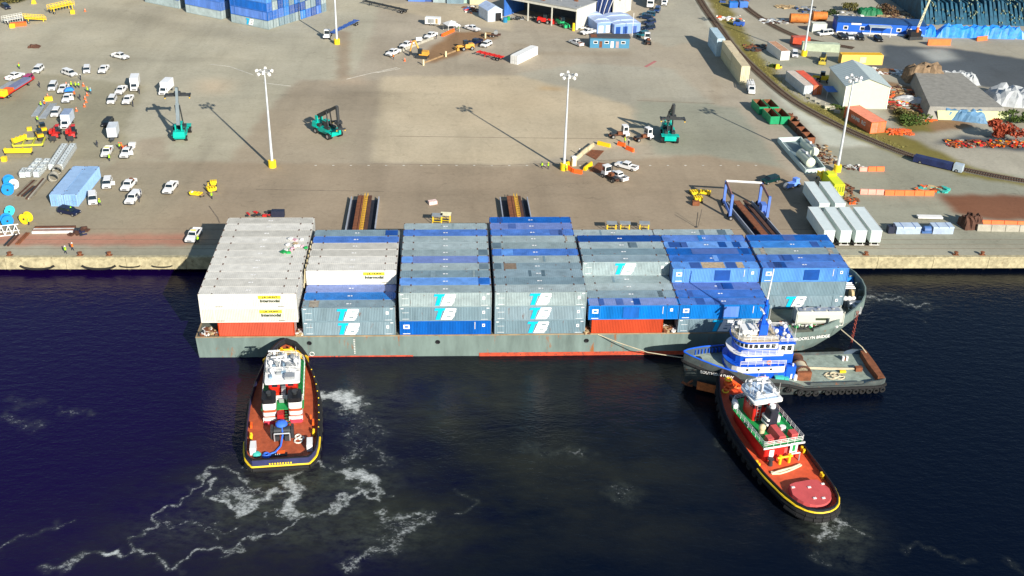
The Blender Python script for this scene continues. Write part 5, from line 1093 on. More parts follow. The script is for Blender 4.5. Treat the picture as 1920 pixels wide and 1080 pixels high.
def pickup(front, rear, label, mat=None, load=None, name='pickup_truck', crew=True, opendoor=False):
    mat = mat or VEHW; c, a = hd(front, rear); t = thing(name, label, 'pickup truck', (c.x, c.y, GZ), a, CARS)
    put('body', cached('pickup_body', m_pbody), mat, t); put('bed', cached('pickup_bed', m_pbed), mat, t); put('cab', cached('pickup_cab', m_pcab), mat, t)
    put('windscreen', cached('windscreen_p', m_ws), GLASS, t, (.02, 0, .02)); put('rear_window', cached('rear_window_p', m_rw), GLASS, t, (-.02, 0, .02))
    put('side_window', cached('side_window_p', m_sw), GLASS, t, (.02, .015, 0)); o = put('side_window', cached('side_window_p', m_sw), GLASS, t, (.02, -.015, 0)); o.scale = (1, -1, 1)
    put('bed_floor', cached('bed_floor', lambda m: m.box((-1.93, 0, .83), (1.8, 1.6, .03))), DKMET, t); put('bumper', cached('bumper', lambda m: m.box((2.95, 0, .5), (.12, 1.8, .2))), DKMET, t)
    put('grille', cached('grille', lambda m: m.box((2.93, 0, .8), (.05, .95, .22))), BLACK, t); lights(t, 2.9, -2.92, .95, .84)
    wheels(t, (-1.95, 1.85), .84, .40)
    if load == 'rack': put('ladder_rack', bxm(((-1.9, .8, 1.9), (2.2, .08, .08)), ((-1.9, -.8, 1.9), (2.2, .08, .08)), ((-2.8, 0, 1.9), (.08, 1.6, .08)), ((-1, 0, 1.9), (.08, 1.6, .08)), ((-2.8, .8, 1.5), (.08, .08, .7)), ((-2.8, -.8, 1.5), (.08, .08, .7))), DKMET, t)
    if load == 'beacon': put('light_bar', bxm(((-.1, 0, 1.87), (.3, 1.1, .12))), YELB, t)
    if load == 'gear': junkp(t)
    if load == 'cap': put('bed_cap', bxm(((-1.93, 0, 1.4), (1.95, 1.8, .45))), mat, t)
    if opendoor: put('open_door', bxm(((.75, 1.35, .95), (.08, .85, 1.0))), mat, t)
    return t
def junkp(t):
    rr = random.Random(len(bpy.data.objects)); m = MB()
    for i in range(5): m.box((rr.uniform(-2.6, -1.2), rr.uniform(-.6, .6), 1.1), (rr.uniform(.2, .7), rr.uniform(.2, .6), rr.uniform(.3, .6)), rr.random()*3)
    o = put('bed_load', m, rr.choice([RUST, DKMET, RED]), t); o['kind'] = 'stuff'
def suv(front, rear, label, mat=None, L=1.0, h=.62, cat='car', name='parked_car', x0=-2.4, x1=1.2, opendoor=False):
    mat = mat or VEHW; c, a = hd(front, rear); t = thing(name, label, cat, (c.x, c.y, GZ), a, CARS)
    put('body', cached('car_body', m_sbody), mat, t); put('cabin', cached('car_cabin|%.1f|%.1f|%.1f' % (x0, x1, h), lambda m: m_scab(m, x0, x1, h)), GLASS, t)
    k = .80; cx_ = (x0+x1)/2-.1; put('roof', cached('car_roof|%.1f|%.1f|%.1f' % (x0, x1, h), lambda m: m.box((cx_, 0, 1.12+h+.02), ((x1-x0)*k+.06, 1.54, .07))), mat, t)
    for xx in (x0+.35, (x0+x1)/2, x1-.42):
        for s in (-1, 1): put('pillar', cached('pillar|%.2f' % h, lambda m: m.box((0, 0, 0), (.1, .05, h), )), mat, t, (xx, s*.81, 1.12+h/2), rot=(R(-12*-s), 0, 0))
    lights(t, 2.42, -2.46, .92, .8); put('grille', cached('car_grille', lambda m: m.box((2.44, 0, .72), (.05, .9, .22))), BLACK, t); wheels(t, (-1.5, 1.5), .82, .36)
    if opendoor: put('open_door', bxm(((.5, 1.3, .9), (.08, .8, .95))), mat, t)
    t.scale = (L, 1, 1); return t
def boxtruck(front, rear, label, cab=True, boxm=None, roofm=None, L=4.6, H=2.4):
    c, a = hd(front, rear); t = thing('box_truck' if cab else 'box_trailer', label, 'box truck' if cab else 'trailer', (c.x, c.y, GZ), a, CARS)
    put('cargo_box', bxm(((-1.2, 0, .95+H/2), (L, 2.3, H))), boxm or VEHW, t); put('box_roof', bxm(((-1.2, 0, .97+H), (L-.1, 2.2, .05))), roofm or boxm or VEHW, t)
    put('rear_door', bxm(((-1.2-L/2-.02, 0, .95+H/2), (.05, 2.0, H-.3))), GREYMET, t); put('chassis', bxm(((-.4, 0, .7), (6.0, 1.0, .3))), DKMET, t)
    if cab:
        put('cab', MB().side([(1.15, .5), (3.3, .5), (3.35, 1.05), (2.5, 1.3), (2.05, 2.1), (1.15, 2.15)], -.95, .95), VEHW, t)
        put('windscreen', MB().quad((2.5, -.8, 1.34), (2.5, .8, 1.34), (2.1, .72, 2.04), (2.1, -.72, 2.04)), GLASS, t, (.03, 0, .02))
        for s in (-1, 1): put('side_window', MB().quad((1.4, s*.965, 1.4), (2.3, s*.965, 1.4), (2.0, s*.965, 1.98), (1.4, s*.965, 1.98)), GLASS, t)
        put('grille', bxm(((3.36, 0, .8), (.05, 1.2, .3))), BLACK, t); wheels(t, (2.4, -2.2), .9, .42)
    else: wheels(t, (-1.7, -.8), .95, .42); put('drawbar', bxm(((2.3, 0, .6), (2.2, .2, .15))), DKMET, t)
    return t
def P(*a): return a
PK = 'white pickup truck '
pickup((243, 115), (210, 107), PK+'standing alone at the top of the left yard')
suv((64, 144), (81, 129), 'white boxy sport utility car at the top left beside the pickup with silver bed', L=1.05)
pickup((45, 143), (13, 155), PK+'in front of the red trailer at the far left')
suv((148, 149), (115, 137), 'white estate car facing right in the upper left yard', L=1.1)
suv((163, 145), (165, 129), 'white car facing the camera between the estate car and a pickup', L=1.0)
pickup((189, 144), (202, 128), PK+'rightmost of the upper left group, facing the camera')
suv((95, 179), (106, 159), 'white van-like car left of the group of workers and cones', L=1.05, h=.75)
pickup((113, 182), (127, 164), PK+'beside the van-like car next to the orange cones', load='gear')
pickup((121, 201), (134, 180), PK+'with an open door beside the blue tarpaulin', opendoor=True)
suv((43, 161), (61, 149), 'magenta car parked behind the red trailer', mat=M('magenta_paint', (.42, .01, .12), .3), L=1.0, cat='car')
pickup((220, 184), (236, 167), PK+'in front of the first white box truck')
suv((206, 203), (216, 185), 'white car lower left of the four white vehicles by the box truck', L=1.0)
pickup((234, 203), (248, 184), PK+'lower right of the four white vehicles, a worker at its side')
boxtruck((250, 181), (258, 155), 'white box truck with its cab facing the camera behind two white pickups')
boxtruck((300, 187), (324, 164), 'white box truck parked alone behind the upright teal reach stacker')
suv((101, 227), (111, 209), 'white car beside the grey ramps left of the grey roofed box truck', L=1.0)
boxtruck((118, 252), (136, 224), 'box truck with blue-grey roof and white side behind the red telehandlers', roofm=M('box_roof_blue', (.25, .32, .46), .5), boxm=M('box_pale_blue', (.55, .62, .72), .5), L=4.8, H=2.5)
suv((194, 247), (212, 226), 'black car parked right of the telehandlers in open yard', mat=BLACK, h=.5)
boxtruck((208, 276), (218, 250), 'pale grey box trailer parked behind two white pickups', cab=False, boxm=M('box_pale', (.6, .64, .68), .5))
pickup((196, 303), (208, 280), PK+'in front of the pale grey box trailer', load='beacon')
pickup((230, 305), (247, 281), PK+'with its door open beside orange gear', opendoor=True, load='gear')
suv((200, 361), (205, 341), 'white utility car with open door right of the light blue containers', h=.6, opendoor=True)
pickup((232, 366), (253, 342), PK+'with red gear in its bed, behind another white pickup', load='gear')
suv((176, 394), (174, 367), 'white van-like car beside the corner of the light blue containers', h=.72, L=1.1)
pickup((239, 392), (262, 365), PK+'with two workers at its tail, front of a pair', load='cap')
pickup((311, 371), (330, 347), PK+'alone between the yellow equipment and the parked pair')
suv((153, 408), (110, 399), 'black car parked sideways in front of the light blue containers', mat=M('navy_paint', (.01, .015, .05), .25), h=.5)
pickup((354, 463), (374, 435), PK+'at the edge of the barge shadow on the quay', load='beacon')
suv((23, 24), (1, 11), 'dark blue car in the top left corner of the yard', mat=M('navy_paint', (.01, .015, .05), .25), h=.5)
pickup((722, 111), (752, 97), PK+'nearest the yellow excavator on its left')
pickup((746, 97), (780, 82), PK+'second from the left in the row behind the excavator', load='gear')
pickup((794, 79), (822, 65), PK+'between the excavator and the white canopy tent')
pickup((866, 57), (833, 46), PK+'behind the white canopy tent')
pickup((904, 64), (868, 53), PK+'facing right beyond the canopy tent')
suv((901, 94), (922, 83), 'small white car right of the yellow loader by the construction strip', h=.5)
pickup((878, 89), (905, 79), 'dark blue pickup truck next to the small white car', mat=M('navy_paint', (.01, .015, .05), .25))
pickup((1088, 68), (1116, 62), PK+'parked left of the light blue stepped sheds')
pickup((1067, 80), (1094, 91), PK+'with green gear left of the blue office cabin', load='gear')
pickup((1140, 327), (1177, 346), PK+'behind the white yard tractor near the brown plates')
pickup((1156, 313), (1193, 323), PK+'furthest right beside the yard tractor near the brown plates')
suv((1428, 348), (1458, 340), 'dark green car parked right of the blue gantry frame', mat=M('dark_green_paint', (.005, .03, .03), .25), h=.5)
suv((1530, 69), (1563, 66), 'white passenger van in front of the blue office building', L=1.15, h=.85, x0=-2.4, x1=1.6)
suv((1583, 78), (1573, 70), 'black car left of the white one in front of the blue office building', mat=BLACK, h=.5)
suv((1597, 79), (1588, 69), 'white car between two black cars in front of the blue office building', h=.55)
suv((1616, 80), (1609, 70), 'black car right of the white one in front of the blue office building', mat=BLACK, h=.6)
suv((1652, 83), (1640, 73), 'black car furthest right in front of the blue office building', mat=BLACK, h=.5)
suv((1491, 115), (1488, 100), 'white car beside the yellow light mast base at the upper right', h=.7)
for i, (f_, r_, c_, lb) in enumerate((((1190, 73), (1218, 66), (.01, .12, .16), 'teal car nearest the camera in the shaded row beside the light blue sheds'), ((1206, 60), (1226, 55), (.01, .02, .05), 'dark navy car second nearest in the row beside the light blue sheds'), ((1208, 50), (1228, 44), (.015, .03, .09), 'dark blue car midway in the row beside the light blue sheds'), ((1198, 35), (1224, 39), (.01, .03, .08), 'dark car behind the light blue sheds near the semi truck'), ((1203, 30), (1230, 33), (.01, .08, .14), 'dark teal car nearest the semi truck nose'), ((1228, 30), (1236, 17), (.02, .06, .2), 'blue car beside the semi truck'))):
    suv(f_, r_, lb, mat=M('paint_%d' % i, c_, .25), h=.55)
boxtruck((1244, 17), (1247, 2), 'white box truck at the top edge right of the semi truck', L=4)
# utility truck with ladder rack
c, a = hd((1411, 187), (1403, 160)); t = thing('utility_truck', 'white utility service truck with ladders on its roof beside the beige containers', 'truck', (c.x, c.y, GZ), a)
put('service_body', bxm(((-1.5, 0, 1.5), (4.0, 2.2, 1.5))), VEHW, t); put('cab', MB().side([(.6, .5), (3.3, .5), (3.3, 1.15), (2.3, 1.35), (1.7, 2.2), (.6, 2.2)], -.95, .95), VEHW, t); put('windscreen', MB().quad((2.33, -.8, 1.4), (2.33, .8, 1.4), (1.77, .7, 2.12), (1.77, -.7, 2.12)), GLASS, t)
for i in range(3): put('ladder', bxm(((-.8, -.8+.7*i, 2.75), (5.0, .3, .1))), WHITE, t)
put('rack', bxm(((-2.8, 0, 2.5), (.1, 2.1, .1)), ((1.2, 0, 2.5), (.1, 2.1, .1)), ((-2.8, .9, 2.35), (.1, .1, .3)), ((-2.8, -.9, 2.35), (.1, .1, .3))), DKMET, t); wheels(t, (-1.9, 2.3), .9, .42)

# ---------------- yard tractors
def yard_tractor(front, rear, label, name='yard_tractor'):
    c, a = hd(front, rear); t = thing(name, label, 'yard tractor', (c.x, c.y, GZ), a, 'white yard tractors')
    put('chassis', bxm(((0, 0, .8), (5.4, .95, .35))), RUSTD, t); put('cab', MB().box((1.75, .1, 2.1), (1.5, 1.9, 2.0), top=(.88, .92)), VEHW, t)
    put('windscreen', MB().quad((2.52, -.7, 1.9), (2.52, .85, 1.9), (2.46, .8, 2.95), (2.46, -.65, 2.95)), GLASS, t); put('rear_window', MB().quad((.98, .85, 1.9), (.98, -.7, 1.9), (1.05, -.65, 2.95), (1.05, .8, 2.95)), GLASS, t)
    for s, y in ((1, 1.06), (-1, -.86)): put('side_window', MB().quad((1.2, y, 1.95), (2.3, y, 1.95), (2.25, y-.04*s, 2.9), (1.25, y-.04*s, 2.9)), GLASS, t)
    put('cab_roof', bxm(((1.75, .1, 3.13), (1.45, 1.8, .1))), VEHW, t); put('bonnet', bxm(((2.2, -.1, 1.0), (1.1, 2.1, .5))), VEHW, t); put('fifth_wheel', bxm(((-1.6, 0, 1.2), (1.3, 1.1, .2))), DKMET, t)
    put('engine', bxm(((.3, -.3, 1.3), (1.3, .9, .7))), RUST, t); put('exhaust', MB().cyl((.7, -.8, 1.2), (.7, -.8, 3.2), .09, n=6), DKMET, t); wheels(t, (-1.7,), .8, .52, .5); wheels(t, (1.9,), .95, .5, .3)
    return t
yard_tractor((1173, 258), (1145, 260), 'left one of two white yard tractors beside the teal reach stacker')
yard_tractor((1218, 262), (1190, 267), 'right one of two white yard tractors, closest to the teal reach stacker')
yard_tractor((1130, 330), (1160, 348), 'white yard tractor parked in front of two white pickups')
yard_tractor((1212, 76), (1216, 90), 'dark yard tractor right of the blue office cabin')
yard_tractor((612, 78), (618, 66), 'white yard tractor hitched to the long blue chassis trailer')
def flat_trailer(front, rear, label, mat, L=None, beamw=.9, drop=0):
    a_, b_ = G(*front), G(*rear); c = (a_+b_)/2; a = math.atan2(a_.y-b_.y, a_.x-b_.x); L = (a_-b_).length
    t = thing('chassis_trailer', label, 'trailer', (c.x, c.y, GZ), a)
    put('frame_beam', bxm(((0, .5, 1.25), (L, .2, .4)), ((0, -.5, 1.25), (L, .2, .4))), mat, t)
    for i in range(6): put('crossmember', cached('crossmember', lambda m: m.box((0, 0, 0), (.25, 2.3, .2))), mat, t, (-L/2+.2+(L-.4)*i/5, 0, 1.3))
    wheels(t, (-L/2+1.2, -L/2+2.4), .95, .5, .45); put('landing_leg', bxm(((L/2-3, .5, .6), (.15, .15, 1)), ((L/2-3, -.5, .6), (.15, .15, 1))), mat, t); return t
flat_trailer((622, 70), (669, 46), 'long blue chassis trailer behind the white yard tractor by the light mast', BLUED)
flat_trailer((683, 9), (762, 27), 'long black empty chassis trailer near the top centre', DKMET)
flat_trailer((896, 105), (942, 116), 'low red flatbed trailer near the white container', RED)
# semi truck and trailer at the top
c, a = hd((1217, 30), (1222, -12)); t = thing('semi_trailer', 'long brown-roofed box semi trailer truck with white cab at the top edge', 'truck', (c.x, c.y, GZ), a)
put('trailer_box', bxm(((-2, 0, 2.6), (13, 2.5, 2.9))), WHITE, t); put('trailer_roof', bxm(((-2, 0, 4.08), (12.9, 2.4, .05))), M('brown_roof', (.2, .15, .1), .8), t); put('cab', bxm(((6, 0, 1.9), (2.4, 2.4, 2.6))), VEHW, t); put('windscreen', bxm(((7.22, 0, 2.3), (.05, 2, .9))), GLASS, t); wheels(t, (6, 3, -6.5, -7.6), 1.0, .5)

# ---------------- reach stackers
def reach_stacker(pos, ang, label, elev, blen, boommat, spread_rot=0, sprz=None):
    t = thing('reach_stacker', label, 'reach stacker', (pos[0], pos[1], GZ), ang, 'teal container reach stackers')
    put('chassis', MB().prism([(-4.2, -1.3), (3.6, -1.5), (3.6, 1.5), (-4.2, 1.3)], .9, 2.2), TEAL, t); put('counterweight', MB().box((-3.9, 0, 2.2), (1.9, 3.0, 1.5), top=(.85, .9)), TEAL, t)
    put('front_axle', bxm(((2.6, 0, 1.2), (1.2, 3.4, .9))), TEAL, t); put('fender', bxm(((2.6, 1.85, 2.1), (2.0, .9, .15)), ((2.6, -1.85, 2.1), (2.0, .9, .15)), ((-3.2, 1.5, 1.9), (1.8, .7, .15)), ((-3.2, -1.5, 1.9), (1.8, .7, .15))), TEAL, t)
    put('cab', MB().box((-.4, 0, 3.1), (1.9, 1.5, 1.7), top=(.85, .9)), GLASS, t); put('cab_roof', bxm(((-.5, 0, 4.0), (1.7, 1.4, .12))), TEAL, t); put('cab_base', bxm(((-.4, 0, 2.35), (2.0, 1.6, .3))), TEAL, t)
    put('engine_deck', bxm(((1.1, .9, 2.5), (1.8, .9, .6)), ((1.1, -.9, 2.5), (1.6, .8, .6)), ((-2.1, -1.0, 2.5), (1.2, .8, .7))), DKMET, t)
    put('pivot_post', bxm(((-3.6, .75, 3.6), (.9, .3, 1.9)), ((-3.6, -.75, 3.6), (.9, .3, 1.9))), TEAL, t)
    for s in (-1, 1):
        for d in (0, .62): wheel(t, 2.6, s*(1.35+d), .85, .55)
        wheel(t, -3.1, s*1.5, .75, .55)
    piv = Vector((-3.6, 0, 4.3)); tip = piv+Vector((math.cos(elev)*blen, 0, math.sin(elev)*blen)); mid = piv.lerp(tip, .58)
    def beam(a, b, w, h):
        d = (b-a).normalized(); up = Vector((-d.z, 0, d.x)); m = MB(); pts = []
        for p in (a, b):
            for sy, su in ((-1, -1), (1, -1), (1, 1), (-1, 1)): pts.append(p+Vector((0, sy*w/2, 0))+up*(su*h/2))
        m.v = [tuple(p) for p in pts]; m.f = [(3, 2, 1, 0), (4, 5, 6, 7)]+[(i, (i+1) % 4, 4+(i+1) % 4, 4+i) for i in range(4)]; return m
    put('boom_outer', beam(piv, mid, .85, 1.0), boommat, t); put('boom_inner', beam(mid-(mid-piv)*.05, tip, .65, .75), boommat, t)
    bbase = Vector((1.2, 0, 2.2))
    for s in (-1, 1): put('lift_cylinder', MB().cyl((bbase.x, .65*s, bbase.z), (mid.x-.5, .55*s, mid.z-.3), .17, n=8), DKMET, t)
    sz = tip.z-2.2 if sprz is None else sprz
    put('boom_head', MB().cyl(tip, (tip.x+.3, 0, sz+.8), .45, .4, 8).box((tip.x+.3, 0, sz+.7), (1.3, 1.6, .7)), DKMET, t)
    sp = put('spreader', bxm(((0, 0, .2), (1.0, 5.8, .5)), ((0, 3.0, .1), (2.4, .35, .4)), ((0, -3.0, .1), (2.4, .35, .4)), ((.3, 0, .5), (.3, 4.0, .3))), DKMET, t, (tip.x+.4, 0, sz), spread_rot)
    for sx in (-1, 1):
        for sy in (-1, 1): put('twist_lock', bxm(((sx*1.05, sy*3.0, -.2), (.25, .25, .35))), YEL, sp)
    return t
BG = M('boom_grey', (.16, .20, .22), .5, .2)
reach_stacker((-74.6, 99.8), R(96), 'teal reach stacker with its grey boom raised high, left of the first light mast', R(60), 9.5, BG, 0)
a2, b2 = G(600, 245), G(637, 268); reach_stacker((-37.6, 101.2), math.atan2(b2.y-a2.y, b2.x-a2.x)+.15, 'teal reach stacker with lowered dark boom in the middle of the yard', R(30), 9.2, DKMET, R(62), 4.0)
reach_stacker((51.0, 99.6), R(-93), 'teal reach stacker facing the camera beside the two white yard tractors', R(42), 9.6, DKMET, 0, 7.0)

# ---------------- high mast lights
def mast(px, py, label, H=24.2, lamps=8):
    p = G(px, py); t = thing('light_mast', label, 'light mast', (p.x, p.y, GZ), 0, 'high mast yard lights')
    put('base', MB().cyl((0, 0, -.2), (0, 0, 1.7), .95, n=14), YELB, t, smooth=True); put('pole', MB().cyl((0, 0, 1.7), (0, 0, H), .36, .16, 10), POLEM, t, smooth=True)
    put('lamp_ring', MB().torus((0, 0, H-.4), 1.2, .1, (0, 0, 1), 14, 5).box((0, 0, H-.4), (3.6, .12, .12)).box((0, 0, H-.4), (.12, 3.6, .12)), GREYMET, t)
    lm = cached('floodlight', lambda m: m.box((0, 0, 0), (.75, .62, .5), top=(.7, .7)))
    for i in range(lamps):
        a = 2*math.pi*i/lamps; put('floodlight', lm, WHITE, t, (1.75*math.cos(a), 1.75*math.sin(a), H-.15-.5*(i % 2)), rot=(0, R(25), a))
    return t
mast(511, 315, 'tall light mast on a yellow base left of centre, foremost row'); mast(1057, 320, 'tall light mast with orange barriers and workers at its yellow base'); mast(1569, 323, 'tall light mast beside the bright yellow generator on the right'); mast(632, 84, 'tall light mast beside the white yard tractor at the top'); mast(1507, 106, 'tall light mast beside the white car and yellow container at the upper right')

# ================================================================ YARD CONTAINERS
def yard_cont(near, far, L, mat, label, tiers=1, W=2.44, H=2.6, z0=0, roof=None, group=None, c40=False, rods=True, name='shipping_container'):
    """near/far: pixels of the two ends of the left ground edge"""
    a, b = G(*near), G(*far); ang = math.atan2(b.y-a.y, b.x-a.x)
    return container((a.x, a.y, GZ+z0), ang, L, W, H, mat, label, group, roof=roof, c40=c40, rods=rods, name=name)
BR = [BLUEC, BLUEL, BLUEL, BLUEC, GRY, GRYL, BLUED]
rr = random.Random(3)
dirv = (Vector((-80.6, 206.4, 0))-Vector((-66.3, 197.3, 0))).normalized(); perp = Vector((17.1, 24.1, 0)).normalized()
ang = math.atan2(dirv.y, dirv.x)
def block(corner, cols, tiers, nm, W=2.44):
    for k in range(cols):
        for z in range(tiers):
            m = rr.choice(BR)
            if z == 0 and k in (0, 1): m = GRYL
            if k == 0 and z in (1, 2): m = BLUEC
            o = corner+perp*(2.68*k+2.52)            # container local y axis points to the far side of perp
            lab = '%s container, %s column, %s level of the %s' % (shaded_name(m), ORD[k], ['bottom', 'second', 'third', 'fourth', 'top'][z], nm)
            a = ang
            # local +y = 90deg left of dirv ; dirv points up-left, so +y points down-left : start from the far corner
            t = container((o.x, o.y, GZ+z*2.9), a, 16.15, 2.5, 2.88, m, lab, 'containers in the far yard stack', c40=True, door='left', rods=(z < 3))
            if k == 0 and z == 0 and nm.startswith('big'):
                put('logo_letter', LOGO_T, LOGOC, t, (7.7, 2.56, 1.45), rot=(R(90), 0, R(180))); put('logo_letter', LOGO_B, LOGOW, t, (7.7, 2.56, 1.45), rot=(R(90), 0, R(180)))
block(Vector((-66.3, 197.3, 0)), 11, 5, 'big far stack with a logo')
block(Vector((-83.8, 208.9, 0)), 2, 5, 'narrower far stack beyond the gap')
block(Vector((-100.8, 221.9, 0)), 2, 4, 'furthest stack at the top')
yard_cont((970, 123), (1018, 99), 12.2+.6, WHITE, 'white container lying alone on the light yard behind the centre light mast', W=2.5, H=2.7, c40=False)
# beige double stack and pale blue one along the rail line
for z in (0, 1):
    for i in (0, 1):
        container((82.9, 144.4+i*13.4, GZ+z*2.85), R(90), 13.2, 2.6, 2.83, CBEI, 'beige container, %s one of the %s end of the double row along the railway' % (('lower', 'upper')[z], ('near', 'far')[i]), 'beige containers beside the railway', c40=False, roof=M('container_tan_roof', (.62, .52, .34), .6, rust=.1))
container((81.6, 172.5, GZ), R(90), 12.6, 2.5, 2.9, M('container_ice_blue', (.45, .60, .68), .5), 'pale ice-blue container behind the beige double row', None, c40=False)
container((81.6, 172.5, GZ+2.92), R(90), 12.6, 2.5, 2.9, M('container_ice_blue', (.45, .60, .68), .5), 'pale ice-blue container topmost behind the beige double row', None, c40=False)
# light blue pair bottom-left
for i in (0, 1): container((-88.3-3.05*i, 57.0, GZ), R(88), 16.15, 2.9, 2.85, CLBL, ('right', 'left')[i]+' one of the two light blue containers standing side by side near the quay', 'light blue containers near the quay', c40=True, roof=M('container_light_blue_roof', (.26, .43, .68), .6, var=.12, rust=.12))
# six white trailers
TRW = M('trailer_pale_green_white', (.66, .76, .72), .5, var=.08); TRR = M('trailer_roof_pale', (.62, .70, .70), .5, var=.06)
def trailer(x, y, label):
    t = thing('white_trailer', label, 'trailer', (x, y, GZ), R(90), 'white box trailers')
    put('box', bxm(((6.1, 0, 2.55), (12.2, 2.35, 2.7))), TRW, t); put('roof', bxm(((6.1, 0, 3.93), (12.1, 2.25, .05))), TRR, t)
    for s in (-1, 1): put('rail', bxm(((6.1, s*1.2, 3.93), (12.3, .09, .12))), WHITE, t)
    for s in (-.56, .56):
        d = put('rear_door', bxm(((-.03, s, 2.55), (.06, 1.05, 2.5))), TRW, t)
        for q in (-.25, 0, .25): put('lock_rod', bxm(((-.08, s+q, 2.55), (.04, .05, 2.4))), WHITE, d)
    put('bumper', bxm(((-.02, 0, .6), (.12, 2.2, .12)), ((0, .7, .85), (.08, .08, .6)), ((0, -.7, .85), (.08, .08, .6))), WHITE, t)
    wheels(t, (1.2, 2.4), .95, .48, .4); put('chassis', bxm(((6, 0, 1.1), (11.5, .9, .2))), DKMET, t); put('landing_gear', bxm(((10, .6, .6), (.15, .15, 1.1)), ((10, -.6, .6), (.15, .15, 1.1))), DKMET, t)
for i, x in enumerate((74.3, 77.9, 81.2, 84.5)): trailer(x, 36.9, ['leftmost', 'second from the left', 'third from the left', 'rightmost'][i]+' of the four white trailers in the front row by the quay')
for i, x in enumerate((77.4, 81.0)): trailer(x, 50.9, ['left', 'right'][i]+' one of the two white trailers in the second row behind the front four')
# upper right containers
yard_cont((1658, 250), (1606, 218), 13.0, COR, 'long orange container with faded white lettering beside the grey shed', H=3.2, W=4.6)
put('lettering', text_mesh('HAMB  RG', 1.5, 0, .03), WHITE, bpy.data.objects[[o.name for o in bpy.data.objects if o.get('label', '').startswith('long orange container')][0]], (6, 4.62, 1.7), rot=(R(90), 0, R(180)))
c = container((99.8, 135.7, GZ), R(97), 14, 2.7, 2.9, M('container_pale_silver', (.55, .6, .64), .5, rust=.1), 'silver-white container with rusty roof left of the grey shed', None, roof=M('rusty_pale_roof', (.55, .47, .40), .8, rust=.5), c40=False)
container((102.6, 136.0, GZ), R(97), 14, 2.6, 2.9, COR, 'orange-roofed container beside the silver-white one left of the grey shed', None, c40=False, roof=M('roof_red_orange', (.68, .10, .05), .6, rust=.1))
container((117.6, 165.0, GZ), R(0), 13.4, 2.9, 3.2, CYEL, 'bright yellow container with a pale square on its side at the upper right', None, c40=False, door='right')
put('pale_panel', bxm(((6.9, -.03, 1.6), (2.1, .04, 1.9))), M('pale_yellow', (.8, .65, .35), .6), bpy.data.objects[[o.name for o in bpy.data.objects if o.get('label', '').startswith('bright yellow container')][0]])
c1 = G(1513, 107); container((c1.x, c1.y+6, GZ), R(-8), 12, 2.5, 2.6, M('container_sage', (.45, .52, .38), .7, rust=.25), 'faded pale green container left of the bright yellow one', None, c40=False)
c1 = G(1498, 100); container((c1.x, c1.y+8, GZ), R(5), 6, 2.5, 2.6, CRED, 'small red-brown container behind the light mast at the upper right', None, c40=False)
c1 = G(1464, 114); container((c1.x+2.6, c1.y, GZ), R(99), 11, 3.0, 3.0, WHITE, 'white container with a rusty roof at the upper right beside a white car', None, c40=False, roof=M('rusty_pale_roof2', (.45, .25, .15), .8, rust=.5))
c1 = G(1522, 62); container((c1.x, c1.y, GZ), R(0), 5, 2.6, 3.0, M('shed_cream', (.6, .62, .55), .6), 'small cream storage container in front of the rusty tanks', None, c40=False)
# row of containers at the very top
xs = [(765, 6), (790, 6), (812, 8), (838, 10), (860, 9)]
for i, (px, py) in enumerate(xs):
    p = G(px, py); container((p.x, p.y+1.5, GZ), R(-3), 6.1, 2.5, 2.6, [BLUEC, BLUED, GRYL, GRY, M('container_sage_b', (.35, .5, .45), .6)][i], ['leftmost blue', 'dark blue second', 'pale grey middle', 'grey fourth', 'rightmost sage green'][i]+' container in the row cut by the top edge', 'containers at the top edge', c40=False)
p = G(881, 10); container((p.x, p.y, GZ), R(5), 6.1, 2.5, 3.2, CBEI, 'cream container at the top edge left of the white tent shed', None, c40=False)

# ================================================================ BUILDINGS
def boxbuilding(name, label, cat, origin, ang, L, D, H, wall, roofm, ridge=0, over=.3, pitched='x'):
    t = thing(name, label, cat, (origin[0], origin[1], GZ), ang)
    put('wall', bxm(((L/2, D/2, H/2), (L, D, H))), wall, t)
    if ridge:
        if pitched == 'x':  # ridge along local x
            m = MB(); m.poly([(0, 0, H), (0, D, H), (0, D/2, H+ridge)]); m.poly([(L, D, H), (L, 0, H), (L, D/2, H+ridge)]); put('gable', m, wall, t)
            for s in (0, 1):
                y0, y1 = (-over, D/2) if s == 0 else (D+over, D/2); zz = H-over*ridge/(D/2)
                q = [(-over, y0, zz), (L+over, y0, zz), (L+over, y1, H+ridge), (-over, y1, H+ridge)]; m = MB(); k = 0
                m.v = q+[(a, b, c_+.12) for a, b, c_ in q]; m.f = [(3, 2, 1, 0), (4, 5, 6, 7)]+[(i, (i+1) % 4, 4+(i+1) % 4, 4+i) for i in range(4)]; put('roof', m, roofm, t)
    else: put('roof', bxm(((L/2, D/2, H+.1), (L+2*over, D+2*over, .2))), roofm, t)
    return t
